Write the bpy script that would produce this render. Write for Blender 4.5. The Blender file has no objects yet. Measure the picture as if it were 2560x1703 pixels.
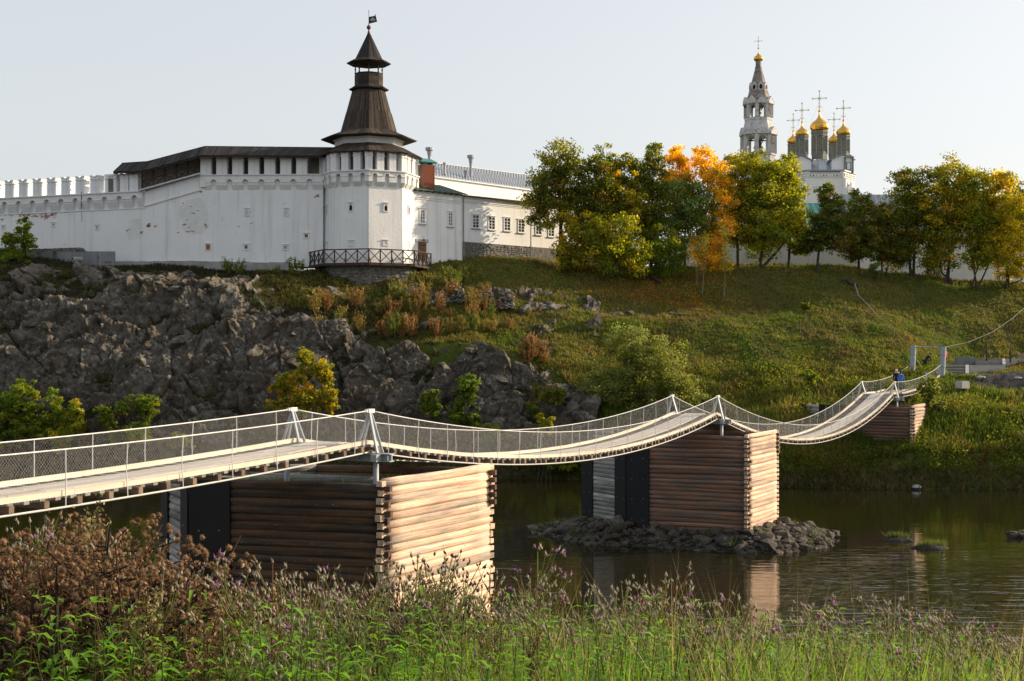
import bpy, bmesh, math, random
import numpy as np
from mathutils import Vector, Matrix

random.seed(7)
rng = np.random.default_rng(11)
SC = bpy.context.scene
COL = SC.collection
F, HZ, CZ = 3480.0, 890.0, 10.2      # focal length in photo pixels, horizon row, eye height above the river (m)

# ------------------------------------------------------------------ camera
cam = bpy.data.cameras.new('camera')
cam.sensor_width = 36.0
cam.lens = F / 2560 * 36.0
cam.shift_y = (HZ - 851.5) / 2560
cam.clip_start, cam.clip_end = 0.1, 5000
camo = bpy.data.objects.new('camera', cam)
camo.location = (0, 0, CZ)
camo.rotation_euler = (math.radians(90), 0, 0)
COL.objects.link(camo)
SC.camera = camo

# ------------------------------------------------------------------ daylight
SUN_AZ = math.atan2(0.953, 0.303)      # clockwise from +Y (view direction)
SUN_EL = math.radians(20)
world = bpy.data.worlds.new('World')
SC.world = world
world.use_nodes = True
wn = world.node_tree
wn.nodes.clear()
sky = wn.nodes.new('ShaderNodeTexSky')
sky.sky_type = 'NISHITA'
sky.sun_disc = False
sky.sun_elevation = SUN_EL
sky.sun_rotation = SUN_AZ
sky.altitude = 100
sky.air_density = 1.0
sky.dust_density = 3.0
sky.ozone_density = 1.0
hs = wn.nodes.new('ShaderNodeHueSaturation')
hs.inputs['Saturation'].default_value = 0.52
bg = wn.nodes.new('ShaderNodeBackground')
bg.inputs['Strength'].default_value = 0.15
wo = wn.nodes.new('ShaderNodeOutputWorld')
hz_g = wn.nodes.new('ShaderNodeGamma')          # thin haze evens the whole sky out
hz_g.inputs['Gamma'].default_value = 0.46
wn.links.new(sky.outputs[0], hz_g.inputs['Color'])
wn.links.new(hz_g.outputs[0], hs.inputs['Color'])
wn.links.new(hs.outputs[0], bg.inputs[0])
wn.links.new(bg.outputs[0], wo.inputs[0])
sun = bpy.data.lights.new('sun', 'SUN')
sun.energy = 2.35
sun.angle = math.radians(0.6)
sun.color = (1.0, 0.80, 0.56)
suno = bpy.data.objects.new('sun', sun)
sd = Vector((math.sin(SUN_AZ) * math.cos(SUN_EL), math.cos(SUN_AZ) * math.cos(SUN_EL), math.sin(SUN_EL)))
suno.rotation_euler = sd.to_track_quat('Z', 'Y').to_euler()
suno.location = (60, 30, 60)
COL.objects.link(suno)
vs = SC.view_settings
vs.view_transform = 'Standard'
vs.look = 'None'
vs.exposure = 1.6
vs.gamma = 1.0
vs.use_curve_mapping = False
SC.render.film_transparent = False
SC.cycles.max_bounces = 4
SC.cycles.diffuse_bounces = 2
SC.cycles.transparent_max_bounces = 5

# ------------------------------------------------------------------ helpers
def P(px, py, Y):
    """world point seen at photo pixel (px,py) standing Y metres in front of the camera"""
    return Vector(((px - 1280.0) * Y / F, Y, CZ + (HZ - py) * Y / F))

def PX(px, Y): return (px - 1280.0) * Y / F
def PZ(py, Y): return CZ + (HZ - py) * Y / F

WPOS = {}

class MB:
    def __init__(s): s.v, s.f = [], []
    def add(s, vs_, fs_):
        o = len(s.v)
        s.v.extend([tuple(q) for q in vs_])
        s.f.extend([tuple(i + o for i in q) for q in fs_])
        return s
    def box(s, c, d, rz=0.0, taper=1.0):
        cx, cy, cz = c; dx, dy, dz = d[0] / 2, d[1] / 2, d[2] / 2
        ca, sa = math.cos(rz), math.sin(rz)
        vv = []
        for z, k in ((-dz, 1.0), (dz, taper)):
            for x, y in ((-dx, -dy), (dx, -dy), (dx, dy), (-dx, dy)):
                x *= k; y *= k
                vv.append((cx + x * ca - y * sa, cy + x * sa + y * ca, cz + z))
        return s.add(vv, [(0, 3, 2, 1), (4, 5, 6, 7), (0, 1, 5, 4), (1, 2, 6, 5), (2, 3, 7, 6), (3, 0, 4, 7)])
    def bar(s, a, b, w, h=None, up=(0, 0, 1)):
        """square bar from a to b, w wide, h high"""
        a, b = Vector(a), Vector(b); h = h or w
        t = (b - a).normalized(); up = Vector(up)
        if abs(t.dot(up)) > .98: up = Vector((0, 1, 0))
        r = t.cross(up).normalized(); u = r.cross(t).normalized()
        vv = []
        for p in (a, b):
            for x, y in ((-1, -1), (1, -1), (1, 1), (-1, 1)):
                vv.append(p + r * (x * w / 2) + u * (y * h / 2))
        return s.add(vv, [(0, 1, 2, 3), (7, 6, 5, 4), (0, 4, 5, 1), (1, 5, 6, 2), (2, 6, 7, 3), (3, 7, 4, 0)])
    def tube(s, pts, rad, n=6, cap=True):
        pts = [Vector(p) for p in pts]
        if not hasattr(rad, '__len__'): rad = [rad] * len(pts)
        o = len(s.v); ref = None
        for i, p in enumerate(pts):
            t = (pts[min(i + 1, len(pts) - 1)] - pts[max(i - 1, 0)])
            if t.length < 1e-9: t = Vector((0, 0, 1))
            t.normalize()
            if ref is None:
                ref = Vector((0, 0, 1)) if abs(t.z) < .9 else Vector((1, 0, 0))
            r = t.cross(ref)
            if r.length < 1e-4: r = t.cross(Vector((0, 1, 0)))
            r.normalize(); u = t.cross(r).normalized()
            for k in range(n):
                a = 2 * math.pi * k / n
                q = p + (r * math.cos(a) + u * math.sin(a)) * rad[i]
                s.v.append((q.x, q.y, q.z))
        for i in range(len(pts) - 1):
            for k in range(n):
                a, b = o + i * n + k, o + i * n + (k + 1) % n
                s.f.append((a, a + n, b + n, b))
        if cap:
            s.f.append(tuple(o + k for k in range(n)))
            e = o + (len(pts) - 1) * n
            s.f.append(tuple(e + n - 1 - k for k in range(n)))
        return s
    def lathe(s, c, prof, n=8, rot=0.0, cap=True, sx=1.0, sy=1.0):
        """prof = [(radius, z)...] around vertical axis at c"""
        o = len(s.v)
        for r, z in prof:
            for k in range(n):
                a = rot + 2 * math.pi * k / n
                s.v.append((c[0] + math.cos(a) * r * sx, c[1] + math.sin(a) * r * sy, c[2] + z))
        for i in range(len(prof) - 1):
            for k in range(n):
                a, b = o + i * n + k, o + i * n + (k + 1) % n
                s.f.append((a, b, b + n, a + n))
        if cap:
            s.f.append(tuple(o + n - 1 - k for k in range(n)))
            e = o + (len(prof) - 1) * n
            s.f.append(tuple(e + k for k in range(n)))
        return s
    def prism(s, poly, a, b, axis=None):
        """poly in 2-D (u,w) extruded: axis=(origin, udir, wdir, ndir), from a to b along ndir"""
        if axis is None: axis = (Vector((0, 0, 0)), Vector((1, 0, 0)), Vector((0, 1, 0)), Vector((0, 0, 1)))
        O, U, W, N = axis
        n = len(poly)
        vv = [O + U * u + W * w + N * a for u, w in poly] + [O + U * u + W * w + N * b for u, w in poly]
        ff = [tuple(range(n - 1, -1, -1)), tuple(range(n, 2 * n))]
        ff += [(i, (i + 1) % n, (i + 1) % n + n, i + n) for i in range(n)]
        return s.add(vv, ff)
    def mesh(s, name):
        m = bpy.data.meshes.new(name)
        m.from_pydata(s.v, [], s.f); m.update()
        return m

def fixn(m):
    bm = bmesh.new(); bm.from_mesh(m)
    bmesh.ops.recalc_face_normals(bm, faces=bm.faces)
    bm.to_mesh(m); bm.free()

def tag(o, label=None, cat=None, group=None, kind=None):
    if label: o['label'] = label
    if cat: o['category'] = cat
    if group: o['group'] = group
    if kind: o['kind'] = kind
    return o

def thing(name, label, cat, loc, group=None):
    o = bpy.data.objects.new(name, None)
    o.empty_display_size = 0.3
    o.location = loc
    COL.objects.link(o)
    WPOS[o.name] = Vector(loc)
    return tag(o, label, cat, group)

def obj(name, geo, mat, parent=None, smooth=False, recalc=True, kind=None, label=None):
    """one mesh object; geometry given in world coordinates"""
    if isinstance(geo, MB):
        geo = geo.mesh(name)
        if recalc: fixn(geo)
    o = bpy.data.objects.new(name, geo)
    if mat is not None and len(geo.materials) == 0:
        for m_ in (mat if isinstance(mat, (list, tuple)) else [mat]): geo.materials.append(m_)
    if smooth:
        geo.polygons.foreach_set('use_smooth', [True] * len(geo.polygons))
    COL.objects.link(o)
    if parent is not None:
        o.parent = parent
        w = WPOS.get(parent.name, Vector((0, 0, 0)))
        o.location = -w
    WPOS[o.name] = Vector((0, 0, 0))
    if kind: o['kind'] = kind
    if label: o['label'] = label
    return o

def inst(name, mesh, parent, M4, kind=None):
    """a piece sharing mesh data, placed by world matrix M4"""
    o = bpy.data.objects.new(name, mesh)
    COL.objects.link(o)
    w = WPOS.get(parent.name, Vector((0, 0, 0))) if parent else Vector((0, 0, 0))
    if parent: o.parent = parent
    o.matrix_local = Matrix.Translation(-w) @ M4
    WPOS[o.name] = M4.translation.copy()
    if kind: o['kind'] = kind
    return o

def frame(origin, xdir, zdir=(0, 0, 1)):
    x = Vector(xdir).normalized(); z = Vector(zdir)
    y = z.cross(x).normalized(); z = x.cross(y).normalized()
    m = Matrix.Identity(4)
    for i in range(3): m[i][0], m[i][1], m[i][2], m[i][3] = x[i], y[i], z[i], origin[i]
    return m

def np_mesh(name, V, quads, tint=None):
    """big mesh straight from numpy arrays (V: n x 3, quads: m x 4 or m x 3)"""
    m = bpy.data.meshes.new(name)
    k = quads.shape[1]
    m.vertices.add(len(V)); m.vertices.foreach_set('co', np.ascontiguousarray(V, dtype=np.float32).ravel())
    m.loops.add(quads.size); m.loops.foreach_set('vertex_index', np.ascontiguousarray(quads, dtype=np.int32).ravel())
    m.polygons.add(len(quads))
    m.polygons.foreach_set('loop_start', np.arange(0, quads.size, k, dtype=np.int32))
    m.polygons.foreach_set('loop_total', np.full(len(quads), k, dtype=np.int32))
    m.update(calc_edges=True)
    if tint is not None:
        at = m.color_attributes.new('tint', 'FLOAT_COLOR', 'POINT')
        c = np.ones((len(V), 4), dtype=np.float32); c[:, :3] = tint
        at.data.foreach_set('color', c.ravel())
    return m

# value noise (numpy) -----------------------------------------------------
def hash2(i, j, s=0):
    n = (i.astype(np.int64) * 374761393 + j.astype(np.int64) * 668265263 + s * 1442695041) & 0xFFFFFFFF
    n = ((n ^ (n >> 13)) * 1274126177) & 0xFFFFFFFF
    n = n ^ (n >> 16)
    return (n & 0xFFFFFF) / float(0xFFFFFF)

def vnoise(x, y, s=0):
    i, j = np.floor(x).astype(np.int64), np.floor(y).astype(np.int64)
    u, v = x - i, y - j
    u = u * u * (3 - 2 * u); v = v * v * (3 - 2 * v)
    a, b = hash2(i, j, s), hash2(i + 1, j, s)
    c, d = hash2(i, j + 1, s), hash2(i + 1, j + 1, s)
    return (a * (1 - u) + b * u) * (1 - v) + (c * (1 - u) + d * u) * v

def fbm(x, y, s=0, oct=4):
    r, a, t = 0, 1.0, 0
    for o in range(oct):
        r = r + a * vnoise(x * 2 ** o, y * 2 ** o, s + o); t += a; a *= .5
    return r / t

def worley(x, y, s=0):
    """returns F1, F2, cell random a, b, c and offset to the cell centre"""
    i, j = np.floor(x).astype(np.int64), np.floor(y).astype(np.int64)
    f1 = np.full(x.shape, 9.0); f2 = np.full(x.shape, 9.0)
    ci = np.zeros(x.shape, np.int64); cj = np.zeros(x.shape, np.int64)
    ox = np.zeros(x.shape); oy = np.zeros(x.shape)
    for a in (-1, 0, 1):
        for b in (-1, 0, 1):
            px_ = i + a + hash2(i + a, j + b, s); py_ = j + b + hash2(i + a, j + b, s + 31)
            d = np.hypot(x - px_, y - py_)
            c = d < f1
            f2 = np.where(c, f1, np.minimum(f2, d))
            ci = np.where(c, i + a, ci); cj = np.where(c, j + b, cj)
            ox = np.where(c, x - px_, ox); oy = np.where(c, y - py_, oy)
            f1 = np.where(c, d, f1)
    return f1, f2, hash2(ci, cj, s + 5), hash2(ci, cj, s + 6), hash2(ci, cj, s + 7), ox, oy

# ------------------------------------------------------------------ materials
def _mat(name):
    m = bpy.data.materials.new(name); m.use_nodes = True
    nt = m.node_tree; nt.nodes.clear()
    out = nt.nodes.new('ShaderNodeOutputMaterial')
    return m, nt, out

def _n(nt, t, **kw):
    n = nt.nodes.new(t)
    for k, v in kw.items():
        if k in n.inputs.keys(): n.inputs[k].default_value = v
        else: setattr(n, k, v)
    return n

def rgba(c): return (c[0], c[1], c[2], 1.0)

def _coords(nt, stretch=(1, 1, 1), rnd=False, coord='Object'):
    tc = _n(nt, 'ShaderNodeTexCoord')
    mp = _n(nt, 'ShaderNodeMapping'); mp.inputs['Scale'].default_value = stretch
    nt.links.new(tc.outputs[coord], mp.inputs[0])
    if rnd:
        oi = _n(nt, 'ShaderNodeObjectInfo')
        mu = _n(nt, 'ShaderNodeMath', operation='MULTIPLY'); mu.inputs[1].default_value = 91.7
        nt.links.new(oi.outputs['Random'], mu.inputs[0])
        cb = _n(nt, 'ShaderNodeCombineXYZ')
        for i in range(3): nt.links.new(mu.outputs[0], cb.inputs[i])
        nt.links.new(cb.outputs[0], mp.inputs['Location'])
    return mp.outputs[0]

def _noise(nt, vec, scale, detail=5, rough=.6, lo=.35, hi=.65):
    n = _n(nt, 'ShaderNodeTexNoise'); n.inputs['Scale'].default_value = scale
    n.inputs['Detail'].default_value = detail; n.inputs['Roughness'].default_value = rough
    nt.links.new(vec, n.inputs['Vector'])
    r = _n(nt, 'ShaderNodeMapRange'); r.inputs[1].default_value = lo; r.inputs[2].default_value = hi
    nt.links.new(n.outputs['Fac'], r.inputs[0])
    return r.outputs[0], n.outputs['Fac']

def _mix(nt, fac, a, b, blend='MIX'):
    m = _n(nt, 'ShaderNodeMix', data_type='RGBA', blend_type=blend)
    if isinstance(fac, (int, float)): m.inputs[0].default_value = fac
    else: nt.links.new(fac, m.inputs[0])
    for k, c in ((6, a), (7, b)):
        if isinstance(c, (tuple, list)): m.inputs[k].default_value = rgba(c)
        else: nt.links.new(c, m.inputs[k])
    return m.outputs[2]

def M(name, c1, c2=None, scale=2.0, c3=None, scale3=8.0, lo3=.58, hi3=.7, rough=.85, metal=0.0, stretch=(1, 1, 1),
      bump=0.0, bscale=12.0, bdist=.05, rnd=0.0, spec=.3, lo=.35, hi=.65, detail=6, fine=.0, isl=0.0):
    m, nt, out = _mat(name)
    vec = _coords(nt, stretch, rnd > 0)
    bs = _n(nt, 'ShaderNodeBsdfPrincipled')
    bs.inputs['Roughness'].default_value = rough; bs.inputs['Metallic'].default_value = metal
    bs.inputs['Specular IOR Level'].default_value = spec
    col = None
    if c2 is not None:
        f, _ = _noise(nt, vec, scale, detail, .6, lo, hi); col = _mix(nt, f, c1, c2)
    if c3 is not None:
        f, _ = _noise(nt, vec, scale3, detail, .65, lo3, hi3); col = _mix(nt, f, col if col else c1, c3)
    if col is None: col = _mix(nt, 0.0, c1, c1)
    if fine > 0:
        f, _ = _noise(nt, vec, bscale * 1.7, 4, .7, .2, .8)
        col = _mix(nt, fine, col, f, 'OVERLAY')
    if rnd > 0:
        oi = _n(nt, 'ShaderNodeObjectInfo')
        r = _n(nt, 'ShaderNodeMapRange'); r.inputs[3].default_value = 1 - rnd; r.inputs[4].default_value = 1 + rnd
        nt.links.new(oi.outputs['Random'], r.inputs[0])
        h = _n(nt, 'ShaderNodeHueSaturation'); nt.links.new(r.outputs[0], h.inputs['Value'])
        nt.links.new(col, h.inputs['Color']); col = h.outputs[0]
    if isl > 0:
        ge = _n(nt, 'ShaderNodeNewGeometry')
        r = _n(nt, 'ShaderNodeMapRange'); r.inputs[3].default_value = 1 - isl; r.inputs[4].default_value = 1 + isl
        nt.links.new(ge.outputs['Random Per Island'], r.inputs[0])
        h = _n(nt, 'ShaderNodeHueSaturation'); nt.links.new(r.outputs[0], h.inputs['Value'])
        nt.links.new(col, h.inputs['Color']); col = h.outputs[0]
    nt.links.new(col, bs.inputs['Base Color'])
    if bump > 0:
        _, f = _noise(nt, vec, bscale, 6, .65)
        b = _n(nt, 'ShaderNodeBump'); b.inputs['Strength'].default_value = bump; b.inputs['Distance'].default_value = bdist
        nt.links.new(f, b.inputs['Height']); nt.links.new(b.outputs[0], bs.inputs['Normal'])
    nt.links.new(bs.outputs[0], out.inputs[0])
    return m

def leafmat(name, trans=.4, spec=.25, rough=.55, var=.25, vscale=.8):
    """leaf colour from the per-leaf 'tint' attribute; light also comes through the blade"""
    m, nt, out = _mat(name)
    at = _n(nt, 'ShaderNodeAttribute', attribute_name='tint')
    vec = _coords(nt)
    f, _ = _noise(nt, vec, vscale, 3, .6, .25, .75)
    r = _n(nt, 'ShaderNodeMapRange'); r.inputs[3].default_value = 1 - var; r.inputs[4].default_value = 1 + var
    nt.links.new(f, r.inputs[0])
    h = _n(nt, 'ShaderNodeHueSaturation'); nt.links.new(r.outputs[0], h.inputs['Value']); nt.links.new(at.outputs['Color'], h.inputs['Color'])
    bs = _n(nt, 'ShaderNodeBsdfPrincipled'); bs.inputs['Roughness'].default_value = rough
    bs.inputs['Specular IOR Level'].default_value = spec
    nt.links.new(h.outputs[0], bs.inputs['Base Color'])
    tr = _n(nt, 'ShaderNodeBsdfTranslucent')
    h2 = _n(nt, 'ShaderNodeHueSaturation'); h2.inputs['Value'].default_value = 1.5; h2.inputs['Saturation'].default_value = 1.1
    nt.links.new(h.outputs[0], h2.inputs['Color']); nt.links.new(h2.outputs[0], tr.inputs['Color'])
    mx = _n(nt, 'ShaderNodeMixShader'); mx.inputs[0].default_value = trans
    nt.links.new(bs.outputs[0], mx.inputs[1]); nt.links.new(tr.outputs[0], mx.inputs[2])
    nt.links.new(mx.outputs[0], out.inputs[0])
    return m

def whitewash(name, a, b, c, bump, sc):
    m, nt, out = _mat(name)
    vec = _coords(nt)
    f, _ = _noise(nt, vec, .35, 6, .6, .35, .65); col = _mix(nt, f, a, b)
    f, _ = _noise(nt, vec, sc, 7, .65, .60, .80); col = _mix(nt, f, col, c)
    vs_ = _coords(nt, (1.6, 1.6, .07))
    f, _ = _noise(nt, vs_, 1.0, 5, .6, .54, .80); col = _mix(nt, f, col, (c[0] * .86, c[1] * .87, c[2] * .88))   # rain streaks
    f, _ = _noise(nt, vec, 14, 4, .7, .2, .8); col = _mix(nt, .10, col, f, 'OVERLAY')
    bs = _n(nt, 'ShaderNodeBsdfPrincipled'); bs.inputs['Roughness'].default_value = .9; bs.inputs['Specular IOR Level'].default_value = .2
    nt.links.new(col, bs.inputs['Base Color'])
    _, fn = _noise(nt, vec, 5, 7, .7)
    b_ = _n(nt, 'ShaderNodeBump'); b_.inputs['Strength'].default_value = bump; b_.inputs['Distance'].default_value = .05
    nt.links.new(fn, b_.inputs['Height']); nt.links.new(b_.outputs[0], bs.inputs['Normal'])
    nt.links.new(bs.outputs[0], out.inputs[0])
    return m
WHITE = whitewash('whitewash', (.80, .80, .80), (.75, .75, .745), (.62, .615, .60), .3, .9)
WHITE2 = whitewash('whitewash_tower', (.80, .795, .78), (.75, .75, .745), (.64, .625, .60), .6, 1.3)
TRIM = M('whitewash_trim', (.76, .75, .73), (.66, .66, .65), 1.5, (.5, .49, .47), 3, .62, .8, rough=.9, bump=.2, bscale=14)
PATCH = M('grey_plaster', (.66, .655, .63), (.74, .735, .72), 1.0, (.56, .55, .52), 2.5, .55, .75, rough=.95)
RENDERC = M('grey_render', (.25, .245, .235), (.36, .35, .33), .8, (.20, .20, .19), 2.5, .55, .72, rough=.95, bump=.6, bscale=6, bdist=.06)
CONC = M('weathered_concrete', (.16, .165, .17), (.25, .255, .262), .7, (.04, .04, .042), .9, .52, .68, stretch=(1, 1, .25), rough=.95, bump=.4, bscale=8)
CONC2 = M('pale_concrete', (.45, .43, .40), (.36, .35, .33), 1.5, rough=.95, bump=.3, bscale=10)
BRICKC = M('red_brick', (.30, .095, .055), (.22, .075, .05), 9, rough=.95)
ROOFW = M('weathered_roof_boards', (.026, .024, .024), (.042, .037, .034), 1.6, (.075, .060, .045), 1.1, .58, .78, stretch=(6, 6, .5), rough=.9, bump=.5, bscale=6, isl=.55)
ROOFW2 = M('brown_roof_boards', (.040, .031, .026), (.062, .048, .036), 1.5, (.12, .080, .05), 1.3, .54, .74, stretch=(6, 6, .5), rough=.9, bump=.5, bscale=6, isl=.5)
BEAM = M('brown_stained_timber', (.045, .028, .02), (.07, .045, .032), 4, rough=.85, bump=.3, bscale=20)
REDBR = M('reddish_metal', (.14, .055, .04), (.10, .045, .035), 6, rough=.6)
DARKM = M('dark_metal', (.03, .03, .032), rough=.5, metal=.3)
GALV = M('galvanised_sheet', (.42, .44, .47), (.52, .54, .57), 2.5, rough=.42, metal=.55)
GALVD = M('grey_metal_seam', (.27, .29, .32), (.34, .36, .39), 2.5, rough=.5, metal=.4)
GREENR = M('dark_green_sheet', (.012, .045, .032), (.02, .065, .045), 2, rough=.45)
TEAL = M('teal_sheet', (.055, .20, .19), (.075, .25, .23), 2, rough=.5)
DOOR = M('oiled_plank_door', (.16, .075, .035), (.23, .11, .05), 3, stretch=(8, 8, .6), rough=.7)
SHUT = M('orange_shutter', (.36, .15, .05), (.28, .11, .04), 5, rough=.7)
DARK = M('dark_opening', (.012, .012, .014), rough=.9)
GLASS = M('window_glass', (.03, .035, .04), rough=.08, spec=.6)
GALIN = M('gallery_inner_wall', (.40, .37, .32), (.46, .43, .38), 1.0, rough=.9)
FRAMEW = M('white_window_frame', (.78, .78, .77), rough=.6)
GOLD = M('gilded_dome', (.85, .50, .10), (.72, .40, .07), 2, rough=.24, metal=1.0)
GOLDX = M('gilded_cross', (.62, .52, .30), (.52, .46, .30), 2, rough=.35, metal=.7)
DRUM = M('green_grey_tiled_drum', (.13, .15, .135), (.21, .21, .175), 3.0, (.26, .24, .19), 5, .55, .7, stretch=(2, 2, .5), rough=.6)
OLDW = M('weathered_white_stone', (.62, .61, .60), (.48, .47, .46), .8, (.20, .185, .175), 1.3, .52, .70, rough=.95, bump=.5, bscale=3)
OLDG = M('lichen_grey_roof_stone', (.20, .17, .155), (.33, .29, .27), .9, (.12, .09, .08), 1.4, .5, .7, rough=.95, bump=.5, bscale=3)
CHW = M('church_white', (.82, .81, .79), (.76, .75, .73), .5, rough=.9)
STONEW = M('rubble_masonry', (.12, .115, .105), (.20, .19, .17), 2.4, (.06, .057, .053), 3.6, .52, .66, rough=.95, bump=.8, bscale=3.5, bdist=.15)
STEELG = M('grey_painted_steel', (.34, .375, .41), (.29, .325, .36), 3, rough=.5, metal=.1)
STEELW = M('pale_galvanised_steel', (.62, .62, .61), (.52, .52, .51), 4, (.36, .33, .30), 9, .62, .75, rough=.5, metal=.1)
WIRE = M('galvanised_wire', (.46, .46, .45), rough=.5, metal=.2)
ROPE = M('steel_rope', (.55, .54, .52), (.42, .42, .41), 30, rough=.55)
PLANKM = M('grey_plank_gap_shade', (.26, .25, .235), (.20, .19, .18), 3, rough=.9, rnd=.2)  # darker than the boards: shade of the plank gaps put into the colour
DECK = M('sun_bleached_deck_board', (.56, .51, .45), (.47, .43, .38), 3, (.36, .33, .29), 7, .6, .75, rough=.85, rnd=.14, stretch=(1, 8, 8), bump=.3, bscale=6)
KERB = M('pale_pine_beam', (.72, .63, .52), (.62, .54, .44), 3, (.40, .30, .2), 8, .62, .75, rough=.85, rnd=.12, bump=.2, stretch=(.6, 6, 6))
XBEAM = M('dark_cross_beam', (.16, .11, .075), (.22, .16, .115), 5, rough=.9, rnd=.35, bump=.3)
def log_material(name, a, b, c, d):
    m, nt, out = _mat(name)
    vec = _coords(nt, (.45, 3.4, 3.4), True)
    f, _ = _noise(nt, vec, 1.6, 7, .7, .40, .60); col = _mix(nt, f, a, b)
    f, _ = _noise(nt, vec, .9, 6, .65, .48, .62); col = _mix(nt, f, col, c)
    vecs = _coords(nt, (.25, 14, 14), True)
    f, _ = _noise(nt, vecs, 1.5, 5, .7, .3, .7); col = _mix(nt, .5, col, f, 'OVERLAY')
    vec2 = _coords(nt, (1.0, 1.6, 1.6), True)
    f, _ = _noise(nt, vec2, 9, 2, .5, .70, .74); col = _mix(nt, f, col, d)
    oi = _n(nt, 'ShaderNodeObjectInfo')
    r = _n(nt, 'ShaderNodeMapRange'); r.inputs[3].default_value = .68; r.inputs[4].default_value = 1.25
    nt.links.new(oi.outputs['Random'], r.inputs[0])
    h = _n(nt, 'ShaderNodeHueSaturation'); nt.links.new(r.outputs[0], h.inputs['Value']); nt.links.new(col, h.inputs['Color'])
    bs = _n(nt, 'ShaderNodeBsdfPrincipled'); bs.inputs['Roughness'].default_value = .8; bs.inputs['Specular IOR Level'].default_value = .25
    nt.links.new(h.outputs[0], bs.inputs['Base Color'])
    vec3 = _coords(nt, (.5, 9, 9), True)
    _, fn = _noise(nt, vec3, 3, 6, .7)
    b_ = _n(nt, 'ShaderNodeBump'); b_.inputs['Strength'].default_value = .5; b_.inputs['Distance'].default_value = .03
    nt.links.new(fn, b_.inputs['Height']); nt.links.new(b_.outputs[0], bs.inputs['Normal'])
    nt.links.new(bs.outputs[0], out.inputs[0])
    return m
LOGP = log_material('pine_log_sunlit_face', (.67, .47, .335), (.55, .38, .265), (.38, .315, .26), (.08, .05, .035))  # end-face logs, paler: sunlight put into the log colour
LOGB = log_material('weathered_log_shaded_face', (.135, .068, .038), (.075, .050, .037), (.042, .040, .038), (.24, .20, .17))  # front-face logs, darker: tarnish plus shade put into the colour
LOGB2 = log_material('grey_brown_log_shaded_face', (.25, .125, .075), (.17, .115, .085), (.115, .10, .09), (.26, .22, .19))  # front-face logs of the farther piers, shade also put into the colour
LOGG = log_material('grey_weathered_skylit_log', (.32, .31, .30), (.25, .24, .225), (.16, .14, .12), (.10, .09, .08))  # on the nose faces the grey sky light is put into the colour
BLACKP = M('black_tarred_sheet', (.005, .005, .006), (.010, .010, .011), 1.2, rough=.55, stretch=(1, 1, .3), spec=.3)
def rock_material(name, rnd=False):
    m, nt, out = _mat(name)
    vec = _coords(nt, (1, 1, 1), rnd)
    f, _ = _noise(nt, vec, .55, 7, .62, .38, .62); col = _mix(nt, f, (.088, .072, .054), (.140, .124, .102))
    f, _ = _noise(nt, vec, 1.5, 8, .68, .52, .64); col = _mix(nt, f, col, (.235, .226, .205))       # pale lichen
    f, _ = _noise(nt, vec, .42, 6, .6, .58, .70); col = _mix(nt, f, col, (.036, .031, .025))         # dark wet bands
    f, _ = _noise(nt, vec, .8, 5, .6, .62, .70); col = _mix(nt, f, col, (.115, .066, .036))          # iron stain
    f, _ = _noise(nt, vec, 9, 5, .7, .25, .75); col = _mix(nt, .55, col, f, 'OVERLAY')
    bs = _n(nt, 'ShaderNodeBsdfPrincipled'); bs.inputs['Roughness'].default_value = .95; bs.inputs['Specular IOR Level'].default_value = .15
    nt.links.new(col, bs.inputs['Base Color'])
    _, fn = _noise(nt, vec, 4.5, 8, .75)
    b_ = _n(nt, 'ShaderNodeBump'); b_.inputs['Strength'].default_value = .9; b_.inputs['Distance'].default_value = .12
    nt.links.new(fn, b_.inputs['Height']); nt.links.new(b_.outputs[0], bs.inputs['Normal'])
    nt.links.new(bs.outputs[0], out.inputs[0])
    return m
ROCK = rock_material('weathered_cliff_rock')
BOULD = rock_material('lichen_boulder', True)
STONE = M('riprap_stone', (.066, .056, .045), (.105, .091, .074), 2.2, (.038, .033, .027), 4, .52, .66, rough=.95, bump=.6, bscale=5, bdist=.05, rnd=.4)
SLATE = M('dry_laid_stone', (.15, .137, .12), (.24, .222, .198), 2.2, (.15, .085, .05), 2.6, .62, .72, rough=.95, bump=.6, bscale=5, bdist=.05, rnd=.5)
GRAVEL = M('dark_gravel_riser_shade', (.030, .029, .027), (.055, .052, .048), 1.5, (.05, .045, .04), 5, .5, .65, rough=1, bump=1, bscale=5, bdist=.12)
BARK = M('dark_bark', (.045, .036, .028), (.075, .062, .05), 4, stretch=(1, 1, .3), rough=.95, bump=.6, bscale=10)
BARKP = M('pale_bark', (.28, .25, .21), (.18, .16, .13), 5, rough=.9)
LEAF = leafmat('tree_leaves', .58, var=.22, vscale=.5)
GRASSM = leafmat('grass_blades', .38, .2, .6, .25, .25)
WEEDM = leafmat('weed_leaves', .52, .3, .5, .2, 3.0)
DRYM = leafmat('dry_weed', .15, .15, .8, .25, 8.0)

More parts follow.
